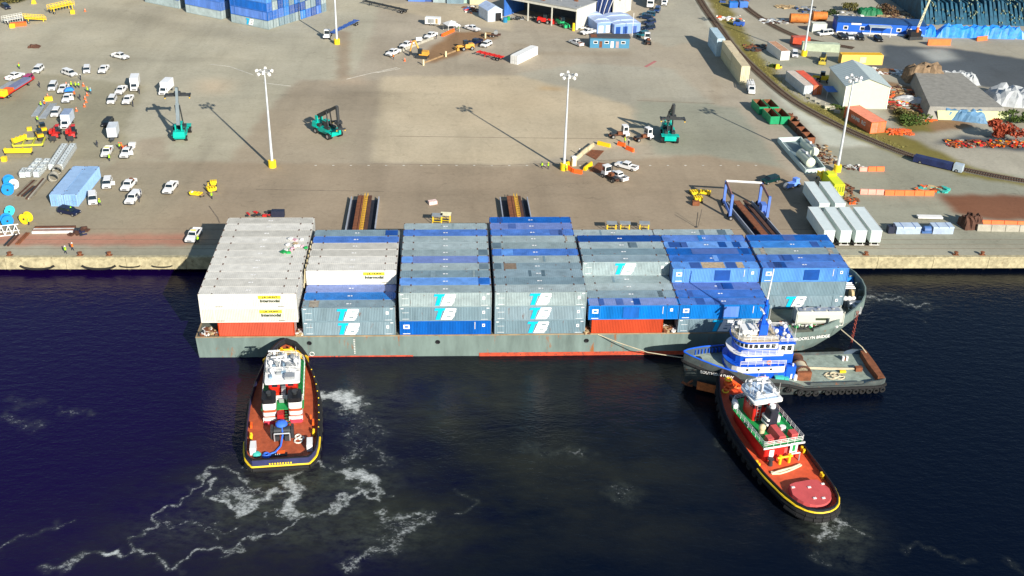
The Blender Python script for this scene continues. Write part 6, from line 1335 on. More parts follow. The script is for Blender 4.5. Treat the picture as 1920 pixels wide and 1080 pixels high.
# grey gable shed: near gable faces the camera
SHW = M('shed_cream_wall', (.60, .62, .47), .6, var=.06); SHR = M('shed_grey_roof', (.34, .41, .42), .5, var=.06)
t = boxbuilding('steel_shed', 'large cream steel shed with grey gable roof behind the orange container', 'shed', (105.6, 124.0), R(0), 11.6, 16.5, 7.0, SHW, SHR) if False else None
t = thing('steel_shed', 'large cream steel shed with grey gable roof behind the orange container', 'shed', (111.6, 124.2, GZ), R(88))
L_, D_, H_, rg = 17.0, 12.4, 6.6, 2.2
put('wall', bxm(((L_/2, 0, H_/2), (L_, D_, H_))), SHW, t)
put('gable', MB().poly([(-.0, D_/2, H_), (-.0, -D_/2, H_), (-.0, 0, H_+rg)]), SHW, t); put('gable', MB().poly([(L_, -D_/2, H_), (L_, D_/2, H_), (L_, 0, H_+rg)]), SHW, t)
for s in (-1, 1):
    q = [(-.4, s*(D_/2+.4), H_-.14), (L_+.4, s*(D_/2+.4), H_-.14), (L_+.4, 0, H_+rg), (-.4, 0, H_+rg)]
    m = MB(); m.v = q+[(a, b, c_+.14) for a, b, c_ in q]; m.f = [(3, 2, 1, 0), (4, 5, 6, 7)]+[(i, (i+1) % 4, 4+(i+1) % 4, 4+i) for i in range(4)]; r_ = put('roof', m, SHR, t)
    for i in range(12): put('roof_seam', MB().cyl((.6+i*1.4, s*(D_/2+.3), H_+.04), (.6+i*1.4, s*.1, H_+rg+.1), .05, n=4), SHR, r_)
for s in (-1, 1): put('corner_trim', bxm(((-.05, s*(D_/2), H_/2), (.12, .25, H_))), WHITE, t)
put('lean_to', bxm(((9, D_/2+1.6, 2.6), (5, 3.0, .15))), M('awning_blue', (.05, .2, .6), .5), t)
for x in (6.6, 11.4): put('post', bxm(((x, D_/2+3.0, 1.3), (.12, .12, 2.6))), GREYMET, t)
# blue office building (upper right) with windows and porch
BB = M('office_blue', (.015, .12, .60), .5, var=.1); BRF = M('office_blue_roof', (.02, .07, .20), .5, var=.1)
t = thing('office_building', 'long low bright blue site office with white windows and a grey porch roof', 'building', (127.4, 201.4, GZ), R(-8))
put('wall', bxm(((15, 4, 1.9), (30, 8, 3.8))), BB, t); put('roof', MB().prism([(-.4, -.4), (30.4, -.4), (30.4, 8.4), (-.4, 8.4)], 3.8, 4.6, [(.6, 2.6), (29.4, 2.6), (29.4, 5.4), (.6, 5.4)]), BRF, t)
for x in (3, 8.6, 21, 24.5, 27.5):
    w = put('window', bxm(((x, -.04, 1.9), (1.6, .08, 1.3))), WHITE, t); put('pane', bxm(((x, -.09, 1.9), (1.1, .03, .85))), GLASS, w)
put('sign_panel', bxm(((6.4, -.05, 3.3), (3.4, .08, .6))), WHITE, t); put('porch_roof', MB().prism([(10.5, -3.2), (18, -3.2), (18, 0), (10.5, 0)], 3.2, 3.35), M('porch_grey', (.45, .52, .55), .5), t)
for x in (10.8, 17.7): put('porch_post', bxm(((x, -3.0, 1.6), (.15, .15, 3.2))), WHITE, t)
put('ramp_rail', bxm(((6, -2.4, .9), (9, .08, .08)), ((20, -2.4, .9), (6, .08, .08)), ((6, -2.4, .5), (9, .06, .06))), BLUEL, t); put('skirt', bxm(((15, -.03, .25), (29.6, .04, .5))), WHITE, t)
# long blue tarpaulin covered structure continuing to the right
t = thing('tarpaulin_row', 'long heap covered with crumpled bright blue tarpaulins right of the office', 'tarpaulin', (161, 196.5, GZ), R(-2)); 
def mound(m, L, D, H, n=26, k=9, seed=0, rough=.25, flat=.6):
    r2 = random.Random(seed); base = len(m.v)
    for i in range(n+1):
        for j in range(k+1):
            x = L*i/n; y = D*j/k; e = min(1, math.sin(math.pi*i/n)*3)**.6*min(1, math.sin(math.pi*j/k)*1.6+.0)**flat if 0 < i < n and 0 < j < k else 0
            m.v.append((x+(r2.uniform(-.3, .3) if e else 0), y+(r2.uniform(-.3, .3) if e else r2.uniform(-.2, .2)), H*e*(1+r2.uniform(-rough, rough))))
    for i in range(n):
        for j in range(k): a = base+i*(k+1)+j; m.f.append((a, a+k+1, a+k+2, a+1))
    return m
TARPB = M('blue_tarpaulin', (.02, .22, .75), .4, var=.35, scale=1.0)
put('tarpaulin', mound(MB(), 32, 4.5, 3.6, 30, 6, 2, .2, .4), TARPB, t); put('tarpaulin', mound(MB(), 10, 4, 3.2, 10, 6, 3, .25, .4), TARPB, t, (-9.5, .4, 0))
# blue-grey cabin near top centre
CB = M('cabin_blue', (.06, .22, .36), .6, var=.1); CBR = M('cabin_roof_dark', (.07, .07, .075), .7)
t = thing('site_cabin', 'blue-grey site cabin with dark roof, doors and windows at the top centre', 'cabin', (39.4, 180.4, GZ), R(-1))
put('wall', bxm(((6.4, 2, 1.7), (12.8, 4, 3.4))), CB, t); put('roof', bxm(((6.4, 1.9, 3.5), (13.4, 4.8, .18))), CBR, t)
for x in (1.8, 5.4, 10.8):
    w = put('window', bxm(((x, -.03, 1.9), (1.4, .06, .9))), WHITE, t); put('pane', bxm(((x, -.07, 1.9), (1.1, .03, .6))), GLASS, w)
for x, mt in ((3.5, RUST), (7.2, WHITE), (8.9, M('door_grey', (.4, .3, .3), .6))): put('door', bxm(((x, -.03, 1.2), (.95, .06, 2.1))), mt, t)
put('roof_patch', bxm(((1.2, 1.5, 3.62), (2.0, 3.2, .05))), RUST, t)
# light blue stepped sheds
SB = M('stepped_shed_blue', (.20, .32, .62), .5, var=.1); SBR = M('stepped_shed_roof', (.40, .50, .72), .5, var=.08)
for i, (px, py, L, D, H) in enumerate(((1119, 64, 5.5, 12.5, 3.4), (1151, 66, 9.5, 12.5, 3.3))):
    p = G(px, py); t = thing('storage_shed', ['left one of the two light blue tarpaulin sheds behind the blue-grey cabin', 'right one of the two light blue tarpaulin sheds behind the blue-grey cabin'][i], 'shed', (p.x, p.y, GZ), R(14), 'light blue sheds behind the cabin')
    put('wall', bxm(((L/2, D/2, H/2), (L, D, H))), SB, t)
    for k in range(4):
        y0, y1 = D*k/4, D*(k+1)/4; m = MB(); m.prism([(-.15, y0+.02), (L+.15, y0+.02), (L+.15, y1-.02), (-.15, y1-.02)], H, H+.35+.35*(k % 2), [(L*.25, y0+.02), (L*.75, y0+.02), (L*.75, y1-.02), (L*.25, y1-.02)]); put('roof_panel', m, SBR, t)
    for x in (1.4, 4.0, 7.3):
        if x < L-1: put('door', bxm(((x, -.03, 1.3), (1.6, .06, 2.4))), BLUED if i else WHITE, t)
# warehouse with open front
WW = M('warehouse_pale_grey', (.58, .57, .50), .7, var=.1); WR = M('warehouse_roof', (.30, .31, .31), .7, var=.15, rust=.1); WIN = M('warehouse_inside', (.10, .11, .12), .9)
A_ = G(1079, 58); Bq = G(945, 32); C_ = G(1115, 44)
t = thing('warehouse', 'large open fronted warehouse with pale grey side wall, machines parked in its opening', 'warehouse', (A_.x, A_.y, GZ), math.atan2(Bq.y-A_.y, Bq.x-A_.x)+math.pi)
# local: -x toward the left along the front, +y back
fl = (A_-Bq).length; angw = t.rotation_euler.z; sd_ = (C_-A_); sx = sd_.x*math.cos(angw)+sd_.y*math.sin(angw); sy = -sd_.x*math.sin(angw)+sd_.y*math.cos(angw)
SK = lambda x, y: (x+sx*(y/sy), y)
D2, H2 = sy*1.0, 7.2
def wq(name, x0, y0, x1, y1, z0, z1, mat, th=.3):
    a = SK(x0, y0); b = SK(x1, y1); d = Vector((b[0]-a[0], b[1]-a[1], 0)); L = d.length; return put(name, bxm(((0, 0, (z0+z1)/2), (L, th, z1-z0))), mat, t, ((a[0]+b[0])/2, (a[1]+b[1])/2, 0), math.atan2(d.y, d.x))
nseg = 4
for i in range(nseg): wq('side_panel', 0, D2*i/nseg+.05, 0, D2*(i+1)/nseg-.05, 0, H2, WW)
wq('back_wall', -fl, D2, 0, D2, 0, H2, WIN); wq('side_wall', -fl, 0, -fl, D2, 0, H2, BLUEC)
for i in range(4): wq('front_header', -fl+fl*i/4+.05, 0, -fl+fl*(i+1)/4-.05, 0, H2-.9, H2, WW)
put('roof', MB().prism([SK(-fl-.4, -.3), SK(.3, -.3), SK(.3, D2+.4), SK(-fl-.4, D2+.4)], H2, H2+.3), WR, t)
for i in range(7): a = SK(-fl+.5+i*(fl-1)/6, 2+i % 3*3); put('roof_vent', bxm(((a[0], a[1], H2+.5), (1.2, .8, .5))), RUST if i % 2 else GREYMET, t)
for x in (-fl*.33, -fl*.66): wq('column', x-.2, 0, x+.2, 0, 0, H2-.9, WW)
# second bay with big pale door and bracing
p2 = G(1118, 40); p3 = G(1148, 37); p4 = G(1182, 20)
t = thing('fabric_warehouse', 'second warehouse bay with tall pale door panels and curved white struts', 'warehouse', (p2.x, p2.y, GZ), 0)
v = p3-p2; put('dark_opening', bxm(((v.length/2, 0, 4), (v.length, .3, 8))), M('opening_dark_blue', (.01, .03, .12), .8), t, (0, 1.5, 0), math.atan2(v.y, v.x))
w_ = p4-p3
for i in range(3): q = v+w_*((i+.5)/3); put('door_panel', bxm(((0, 0, 4.2), (w_.length/3-.1, .3, 8.4))), WW, t, (q.x, q.y, 0), math.atan2(w_.y, w_.x))
for i in range(3): put('strut', MB().tube([(.5+i*1.6, .8, .2), (1.2+i*1.6, .6, 4), (2.0+i*1.9, .5, 8)], .12), WHITE, t)
put('roof', bxm(((5, 9, 8.5), (14, 16, .3))), WR, t); put('low_wall', bxm(((2.5, -1.4, 1.2), (5.6, .3, 2.4))), CBEI, t); put('low_window', bxm(((2.0, -1.57, 1.4), (1.2, .06, 1.1))), GLASS, t)
# far upper right teal ribbed roof field
TF = M('teal_sheeting', (.008, .075, .13), .6, var=.5, scale=.5)
t = thing('teal_covered_pile', 'huge ribbed stockpile under teal sheeting with pale vertical flecks at the top right corner', 'covered stockpile', (163, 213, GZ), R(-1))
rr = random.Random(5); seg = cached('sheet_rib', lambda m: m.prism([(-.75, 0), (.75, 0), (.75, 34), (-.75, 34)], 0, 7, [(-.35, 6), (.35, 6), (.35, 34), (-.35, 34)]))
for i in range(46): o = put('sheet_rib', seg, TF, t, (i*1.55, rr.uniform(-.5, .5), 0)); o.scale = (1, 1, rr.uniform(.85, 1.05))
fk = MB()
for i in range(420): y = rr.uniform(.5, 30); x = rr.uniform(0, 70); fk.box((x, y, min(7.3, y*7/6+.4) if y < 6 else 7.3), (.25, .9, .5), rr.uniform(-.3, .3))
o = put('pale_ties', fk, M('pale_tie', (.25, .30, .2), .8), t); o['kind'] = 'stuff'
# ================================================================ YARD EQUIPMENT
# loading ramps behind the barge
def ramp(cx_, y0, y1, ang, label, w=6.2, gang=True):
    t = thing('loading_ramp', label, 'loading ramp', (cx_, y0, GZ), ang, 'steel loading ramps on the quay'); L = y1-y0
    for s in (-1, 1):
        put('side_wall', MB().prism([(s*w/2-.1, 0), (s*w/2+.1, 0), (s*w/2+.1, L), (s*w/2-.1, L-.0)], 0, 1.0), M('ramp_side_grey', (.33, .36, .42), .6, rust=.3), t)
    put('trough_floor', bxm(((0, L/2, .06), (w-.3, L, .08))), M('trough_painted_shade', (.02, .022, .035), .7, rust=.1), t)  # shade inside the trough is painted into the floor's near-black colour
    m1 = MB().prism([(-1.6, 0), (-.1, 0), (-.1, L), (-1.6, L)], 1.0, 1.25); put('deck_plate', m1, RUST, t); put('deck_plate', MB().prism([(.75, 0), (1.55, 0), (1.55, L), (.75, L)], 1.0, 1.25), RUSTD, t)
    if gang:
        put('walkway', bxm(((.32, L/2, 1.1), (.75, L, .1))), M('yellow_brown', (.45, .25, .04), .7, rust=.4), t)
        for i in range(int(L/1.2)): put('walkway_rung', cached('rung', lambda m: m.box((0, 0, 0), (.8, .1, .12))), MATS['yellow_brown'], t, (.32, .6+i*1.2, 1.20))
        for s in (0, .65): put('handrail', MB().cyl((s, 0, 1.9), (s, L, 1.9), .05, n=5).cyl((s, 0, 1.2), (s, 0, 1.9), .05, n=5).cyl((s, L-.1, 1.2), (s, L-.1, 1.9), .05, n=5), YEL, t)
    return t
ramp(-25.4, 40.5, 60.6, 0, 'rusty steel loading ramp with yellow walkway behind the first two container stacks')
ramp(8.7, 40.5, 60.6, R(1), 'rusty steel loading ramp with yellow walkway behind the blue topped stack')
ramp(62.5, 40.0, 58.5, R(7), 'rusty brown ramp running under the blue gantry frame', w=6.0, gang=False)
# blue gantry frame
t = thing('gantry_frame', 'blue four-legged steel gantry frame with white cross beam straddling a ramp', 'gantry', (0, 0, GZ))
GB = M('gantry_blue', (.10, .20, .60), .5, var=.1); HG_ = 5.5
legs = [(56.7, 58.9), (56.4, 51.2), (64.6, 57.8), (64.6, 50.4)]; c0 = (60.5, 54.6); t.location = (c0[0], c0[1], GZ); LG = [(x-c0[0], y-c0[1]) for x, y in legs]
for x, y in LG: put('leg', bxm(((x, y, HG_/2+.3), (.55, .55, HG_))), GB, t); wheel(t, x, y-.9, .5, .4); wheel(t, x, y+.9, .5, .4)
put('cross_beam', MB().cyl((LG[0][0], LG[0][1], HG_+.3), (LG[2][0], LG[2][1], HG_+.3), .3, n=4), WHITE, t)
for a, b in ((0, 1), (2, 3)):
    put('top_beam', MB().cyl((*LG[a], HG_+.1), (*LG[b], HG_-.3), .32, n=4), M('red_brown_beam', (.25, .12, .12), .6), t); put('bottom_beam', MB().cyl((*LG[a], .9), (*LG[b], .9), .3, n=4), GB, t)
put('hydraulic_unit', bxm(((LG[2][0], (LG[2][1]+LG[3][1])/2, 1.6), (1.2, 2.2, 1.6))), GB, t)
# small shade frames near the quay
def shade(px, py, label, roofm):
    p = G(px, py); t = thing('shade_frame', label, 'shade frame', (p.x, p.y, GZ), R(rndm.uniform(-8, 8)), 'yellow-legged shade frames at the quay')
    for x in (-1.1, 1.1):
        for y in (-.8, .8): put('leg', bxm(((x, y, 1.2), (.13, .13, 2.4))), YELB, t)
    put('roof', bxm(((0, 0, 2.46), (2.7, 2.0, .1))), roofm, t); put('crossbar', bxm(((0, -.8, .9), (2.2, .08, .1)), ((0, .8, .9), (2.2, .08, .1))), YELB, t); put('seat', bxm(((0, 0, .6), (1.2, .7, .35))), DKMET, t); t.scale = (.85, .85, .85)
rndm = random.Random(4); RG = M('shade_grey', (.28, .31, .33), .6); RB = M('shade_dark', (.03, .035, .06), .6)
for px, py, lb, rm in ((820, 421, 'small shade frame with grey roof left of the yellow one, behind the third stack', RG), (836, 419, 'small shade frame with a white and yellow canopy behind the third container stack', M('canopy_white_yellow', (.8, .75, .5), .6)), (1146, 436, 'leftmost grey roofed shade frame behind the fifth container stack', RG), (1171, 436, 'middle grey roofed shade frame behind the fifth container stack', RG), (1207, 436, 'rightmost shade frame with a yellow machine under it behind the fifth stack', RG)): shade(px, py, lb, rm)
solo('pallet_stack', 'small white and red pallet stack alone on the brown asphalt', 'pallet', bxm(((0, 0, .4), (1.9, 1.2, .8)), ), M('pallet_white_red', (.75, .55, .5), .7, var=.3, scale=2), (*G(811, 384)[:2], GZ), R(20))
# yellow spreader frames beside the gantry
def yframe(px, py, label, L=4, W=2, rz=0, h=.9, mat=YELB, cat='spreader frame', name='spreader_frame'):
    p = G(px, py); t = thing(name, label, cat, (p.x, p.y, GZ), rz)
    for s in (-1, 1): put('side_beam', bxm(((0, s*W/2, h*.6), (L, .3, h*.5))), mat, t)
    for i in range(4): put('crossbeam', bxm(((-L/2+L*i/3, 0, h*.8), (.3, W, h*.4))), mat, t)
    for sx in (-1, 1):
        for sy in (-1, 1): put('foot', bxm(((sx*L/2, sy*W/2, .2), (.3, .3, .4))), DKMET, t)
    return t
yframe(1302, 366, 'left yellow spreader frame with black stripes beside the gantry shadow', 1.8, 1.6, .2); yframe(1322, 366, 'right yellow spreader frame beside the gantry shadow', 2.2, 1.4, -.3); yframe(1308, 380, 'lower small yellow frame with red tail beside the gantry shadow', 1.6, 1.5, .1, 1.3)
solo('red_generator', 'small red-brown machine behind the yellow frames beside the gantry', 'machine', MB().box((0, 0, .6), (1.6, .9, 1.0)).cyl((.5, 0, 1.0), (.5, 0, 1.7), .1, n=6), RUST, (*G(1304, 387)[:2], GZ))
solo('sign_post', 'thin dark post standing behind the sixth container stack', 'post', MB().cyl((0, 0, 0), (0, 0, 3.6), .08, n=6).box((0, 0, .05), (.5, .5, .1)).cyl((.4, .1, 0), (.9, .3, 4.2), .05, n=5), DKMET, (*G(1305, 428)[:2], GZ))
# jersey barriers
def barrier(pA, pB, label, mat, n=1, h=.95, grp='road barriers at the light mast', name='barrier'):
    a, b = G(*pA), G(*pB); L = (b-a).length/n; ang = math.atan2(b.y-a.y, b.x-a.x)
    for i in range(n):
        c = a.lerp(b, (i+.5)/n); m = cached('barrier|%.1f|%.1f' % (L, h), lambda m: m.prism([(-L/2+.06, -.42), (L/2-.06, -.42), (L/2-.06, .42), (-L/2+.06, .42)], 0, h, [(-L/2+.06, -.16), (L/2-.06, -.16), (L/2-.06, .16), (-L/2+.06, .16)]))
        lb = label if n == 1 else label+', %s of the row' % ORD[i]
        solo(name, lb, 'barrier', m, mat, (c.x, c.y, GZ), ang, grp)
barrier((1120, 272), (1144, 278), 'yellow barrier at the far end of the enclosure around the brown plates', YEL); barrier((1158, 273), (1172, 277), 'red barrier left one of two near the yard tractors', ORG); barrier((1174, 281), (1188, 287), 'orange-red barrier right one of two near the yard tractors', ORG)
barrier((1095, 322), (1109, 311), 'yellow barrier beside the lower brown plate', YEL); barrier((1064, 318), (1075, 325), 'orange barrier at the foot of the mast', ORG); barrier((1075, 325), (1092, 328), 'orange barrier right of the mast foot', ORG); barrier((1052, 316), (1068, 310), 'yellow barrier touching the mast foot', YEL)
CT = M('barrier_tan_concrete', (.5, .42, .27), .9, rust=.1); barrier((1078, 303), (1090, 293), 'tan concrete barrier nearest the portable toilet', CT); barrier((1090, 292), (1100, 284), 'tan concrete barrier in the middle of the line above the toilet', CT); barrier((1101, 284), (1112, 275), 'tan concrete barrier at the far end of the line above the toilet', CT)
t = thing('portable_toilet', 'white and tan portable toilet beside the mast barriers', 'portable toilet', (*G(1075, 312)[:2], GZ), R(15)); put('cabin', bxm(((0, 0, 1.1), (1.2, 1.2, 2.2))), CT, t); put('roof', MB().box((0, 0, 2.3), (1.25, 1.25, .25), top=(.8, .8)), WHITE, t); put('door', bxm(((0, -.62, 1.05), (.8, .04, 1.8))), WHITE, t)
for i, (pts, lb) in enumerate((([(1098, 290), (1110, 281), (1133, 283), (1117, 300)], 'upper brown steel road plate inside the barriers'), ([(1105, 321), (1122, 305), (1143, 309), (1125, 325)], 'lower brown steel road plate beside the white pickups'))):
    pp = [G(*p, GZ) for p in pts]; c = sum(pp, Vector())/4; solo('steel_plate', lb, 'steel plate', MB().prism([(p.x-c.x, p.y-c.y) for p in pp], .03, .09), RUST, (c.x, c.y, GZ), group='steel road plates')
# cones
cone_m = cached('traffic_cone', lambda m: (m.cyl((0, 0, .04), (0, 0, .9), .24, .04, 8), m.box((0, 0, .03), (.5, .5, .05))))
band_m = cached('reflective_band', lambda m: m.cyl((0, 0, .45), (0, 0, .65), .142, .1, 8))
def cone(px, py, label, s=1.2):
    p = G(px, py); t = thing('traffic_cone', label, 'traffic cone', (p.x, p.y, GZ), 0, 'orange traffic cones'); a = put('cone', cone_m, ORG, t); a.scale = (s, s, s); put('band', band_m, WHITE, a)
for i, (x, y, lb) in enumerate(((125, 162, 'furthest left above the workers'), (157, 163, 'upper right of the workers cluster'), (160, 188, 'right of the blue tarpaulin, upper'), (162, 194, 'right of the blue tarpaulin, middle'), (159, 202, 'right of the blue tarpaulin, lowest'), (144, 210, 'above the grey roofed box truck'), (164, 181, 'beside the two workers in lime vests'), (85, 198, 'beside the two workers left of the white cars'), (90, 184, 'left of the white pickup with gear'), (759, 116, 'near the excavator strip corner'), (1415, 430, 'beside the ramp under the gantry'), (160, 23, 'alone at the top left'))): cone(x, y, 'orange traffic cone '+lb)
# people
def pp(px, py, lb, kind='stand', a=0, vest=VEST, helmet=WHITE, cloth=DENIM): q = G(px, py); person((q.x, q.y, GZ), a, lb, kind, vest, cloth, helmet)
YH = YELB
for i, (x, y, lb, k, a, v, h) in enumerate([
 (37, 131, 'worker in lime vest with orange helmet alone at the upper left', 'stand', 0, VEST, ORG), (75, 166, 'person in dark clothes walking near the magenta car', 'walk', 1, None, DKMET), (152, 152, 'person in pale shirt behind the white estate car', 'stand', 2, None, WHITE),
 (135, 166, 'leftmost lime vested worker beside the cones', 'stand', 0, VEST, YH), (143, 167, 'lime vested worker bending forward in the cone group', 'point', 1, VEST, YH), (149, 167, 'lime vested worker right of the middle of the cone group', 'stand', 2, VEST, WHITE), (165, 176, 'lime vested worker left one of the pair near the orange cone', 'stand', 1, VEST, YH), (171, 178, 'person in pale blue jacket right one of the pair near the cone', 'stand', 3, M('jacket_blue', (.1, .4, .7), .8), WHITE),
 (151, 190, 'person in dark blue overalls beside the blue tarpaulin', 'walk', 1, None, DKMET), (78, 204, 'lime vested worker left of the orange vested one by the grey ramps', 'stand', 0, VEST, YH), (85, 202, 'orange vested worker by the grey ramps', 'stand', 2, VESTO, WHITE), (72, 232, 'lime vested worker walking left of the grey roofed box truck', 'walk', 2, VEST, YH),
 (262, 178, 'dark clothed worker at the side of the first box truck', 'stand', 2, None, DKMET), (250, 202, 'dark clothed worker beside the lower right white pickup', 'stand', 2, None, DKMET), (206, 304, 'lime vested worker at the front corner of a white pickup', 'point', 1, VEST, YH), (183, 278, 'dark clothed person beside the pale grey box trailer', 'stand', 0, None, DKMET), (225, 282, 'lime vested worker between the two pickups by the orange gear', 'stand', 1, VEST, ORG), (229, 282, 'orange vested worker between the two pickups', 'stand', 1, VESTO, ORG),
 (188, 388, 'lime vested worker beside the white van-like car', 'walk', 2, VEST, YH), (135, 404, 'lime vested person standing behind the black sideways car', 'stand', 0, VEST, VEST), (265, 371, 'left one of two dark clothed workers behind a white pickup', 'stand', 1, None, DKMET), (262, 381, 'right one of two dark clothed workers behind a white pickup', 'walk', 3, None, DKMET), (398, 375, 'lime vested worker below the yellow equipment', 'stand', 2, VEST, YH), (392, 358, 'worker in yellow at the yellow equipment', 'point', 2, M('vest_yellow', (.9, .6, .02), .8), YH),
 (55, 424, 'lime vested worker below the yellow cable reel', 'stand', 1, VEST, YH), (124, 478, 'worker in lime vest walking along the quay edge', 'walk', 4, VEST, WHITE), (137, 472, 'worker in orange vest walking along the quay edge', 'walk', 4, VESTO, WHITE), (372, 458, 'lime vested worker beside the pickup in the barge shadow', 'stand', 0, VEST, YH),
 (1016, 318, 'lime vested worker left of the pair near the centre mast', 'walk', 1, VEST, DKMET), (1028, 319, 'lime vested worker right of the pair near the centre mast', 'point', 2, VEST, YH), (1061, 323, 'lime vested worker at the yellow mast foot', 'stand', 3, VEST, WHITE), (1171, 271, 'lime vested worker beside the red barrier', 'stand', 1, VEST, YH), (1178, 276, 'pale clothed worker between the red barriers', 'stand', 2, None, WHITE), (1086, 293, 'dark clothed worker at the tan barriers', 'stand', 2, None, WHITE),
 (738, 113, 'pale clothed worker beside the pickup by the excavator strip', 'stand', 2, VESTO, WHITE), (818, 75, 'pale clothed worker left of the canopy tent', 'stand', 1, None, WHITE), (860, 60, 'lime vested worker under the canopy tent edge', 'stand', 1, VEST, WHITE), (141, 184, 'crouching worker with orange vest beside the blue tarpaulin', 'point', 2, VESTO, ORG)]): pp(x, y, lb, k, a*1.2, v, h)
# IBC totes and reels, pipes
tote_c = cached('tote_body', lambda m: m.box((0, 0, .62), (1.0, .95, 1.0), top=(.96, .96))); tote_k = cached('tote_cage', lambda m: [m.box((x, y, .6), (.05, .05, 1.15)) for x in (-.54, 0, .54) for y in (-.5, .5)]+[m.box((0, y, z), (1.1, .04, .05)) for y in (-.5, .5) for z in (.35, .75, 1.15)]+[m.box((x, 0, z), (.04, 1.0, .05)) for x in (-.54, .54) for z in (.35, .75, 1.15)])
TOT = M('tote_white_plastic', (.62, .68, .68), .5)
def totes(pa, pb, n, cols, lb, grp):
    a, b = G(*pa), G(*pb); d = (b-a).normalized(); s = Vector((d.y, -d.x, 0))
    for i in range(n):
        for j in range(cols):
            q = a+d*((b-a).length*i/(n-1))+s*(2.0*j); t = thing('liquid_tote', 'white caged liquid tote, %s from the near end, %s column of the %s' % (ORD[i], 'left right'.split()[j] if cols == 2 else 'single', lb), 'tote', (q.x, q.y, GZ), math.atan2(d.y, d.x), grp)
            put('pallet', cached('tote_pallet', lambda m: m.box((0, 0, .06), (1.2, 1.1, .12))), DKMET, t); o = put('tank', tote_c, TOT, t); o.scale = (1.45, 1.35, 1.35); o = put('cage', tote_k, GREYMET, t); o.scale = (1.45, 1.45, 1.35); put('cap', cached('tote_cap', lambda m: m.cyl((0, 0, 1.52), (0, 0, 1.6), .15, n=8)), BLACK, t)
totes((99, 319), (122, 284), 9, 2, 'long double row', 'white totes in the long double row'); totes((55, 333), (74, 312), 4, 2, 'short double row', 'white totes in the short double row')
p = G(45, 334); totes((45, 334), (48, 330), 2, 1, 'separate pair', 'white totes standing apart')
def reel(px, py, r, w, mat, label, ang=0.0, flat=False):
    p = G(px, py); t = thing('cable_reel', label, 'cable reel', (p.x, p.y, GZ), ang)
    if flat:
        put('flange', MB().cyl((0, 0, 0), (0, 0, .12), r, n=20), mat, t); put('flange', MB().cyl((0, 0, w), (0, 0, w+.12), r, n=20), mat, t); put('drum', MB().cyl((0, 0, .12), (0, 0, w), r*.7, n=16), mat, t)
    else:
        for y in (-w/2, w/2):
            put('flange', MB().cyl((0, y-.06, r), (0, y+.06, r), r, n=20), mat, t)
        put('drum', MB().cyl((0, -w/2, r), (0, w/2, r), r*.72, n=16), mat, t, smooth=True); put('hub', MB().cyl((0, -w/2-.1, r), (0, w/2+.1, r), r*.2, n=10), DKMET, t)
    return t
RBL = M('reel_blue', (.01, .24, .65), .5); reel(19, 350, 1.25, 1.3, RBL, 'rearmost blue cable reel at the left edge', R(25)); reel(17, 366, 1.3, 1.3, RBL, 'large blue cable reel in front of the white one at the left edge', R(15)); reel(28, 355, 1.05, 1.0, M('reel_white', (.65, .68, .7), .6), 'white cable reel between the two blue ones', R(20))
reel(15, 424, 1.25, 1.5, RBL, 'blue cable reel near the quay at the far left', R(30)); reel(20, 405, 1.0, 1.0, M('reel_cyan', (.05, .55, .7), .5), 'small cyan reel behind the blue one near the quay', R(10)); reel(51, 420, 1.2, 1.4, YELB, 'large yellow cable reel near the quay', R(-20))
cv = cached('culvert_pipe', lambda m: (m.torus((0, 0, 1.0), 1.0, .12, (0, 1, 0), 18, 5), m.cyl((0, -.9, 1.0), (0, .9, 1.0), 1.05, n=18, cap=False)), True)
solo('culvert_pipe', 'grey concrete culvert pipe rear one between totes and blue containers', 'pipe', cv, CONC, (*G(109, 328)[:2], GZ), R(10)); solo('culvert_pipe', 'grey culvert pipe with dark opening nearest the light blue containers', 'pipe', cv, CONC, (*G(102, 341)[:2], GZ), R(10))
def bundle(pa, pb, n, label, mats, w=.3, gap=.5, h=.3, nm='beam', cat='steel beams', name='beam_bundle'):
    a, b = G(*pa), G(*pb); L = (b-a).length; c = (a+b)/2; t = thing(name, label, cat, (c.x, c.y, GZ), math.atan2(b.y-a.y, b.x-a.x))
    for i in range(n): put(nm, bxm(((0, (i-(n-1)/2)*gap, h/2+.02*(i % 2)), (L, w, h))), mats[i % len(mats)], t)
WG_ = M('old_grey_wood', (.22, .19, .14), .9, var=.3)
bundle((34, 370), (65, 341), 3, 'long weathered beams lying beside the totes, left bundle', [WG_, RUSTD, WG_]); bundle((54, 376), (86, 338), 3, 'long weathered beams nearer the light blue containers', [WG_, CONC, RUSTD]); bundle((43, 371), (65, 352), 2, 'short dark beams between the two long bundles', [DKMET, RUSTD])
bundle((64, 435), (140, 434), 5, 'stack of rusty and white pipes near the quay rails', [M('pipe_pale', (.6, .6, .58), .6), RUST, M('pipe_pale', (.6, .6, .58), .6), RUST, RUSTD], .45, .6, .5, 'pipe', 'pipes', 'pipe_stack')
bundle((12, 464), (33, 442), 2, 'two dark beams lying across the red quay strip, left pair', [RUSTD, DKMET], .3, .7); bundle((33, 461), (53, 440), 2, 'rusty brown beam across the red quay strip, right one', [RUST, RUST], .3, .45)
t = thing('steel_truss', 'white steel truss section lying at the left edge near the quay', 'truss', (*G(8, 442)[:2], GZ), R(15))
for i in range(4): put('brace', MB().cyl((-2.5+1.4*i, -1, .2), (-1.8+1.4*i, 1, 1.6), .1, n=5), WHITE, t); put('brace', MB().cyl((-1.8+1.4*i, 1, 1.6), (-1.1+1.4*i, -1, .2), .1, n=5), WHITE, t)
for y, z in ((-1, .2), (1, 1.6), (1, .2)): put('chord', MB().cyl((-3, y, z), (3, y, z), .12, n=5), WHITE, t)
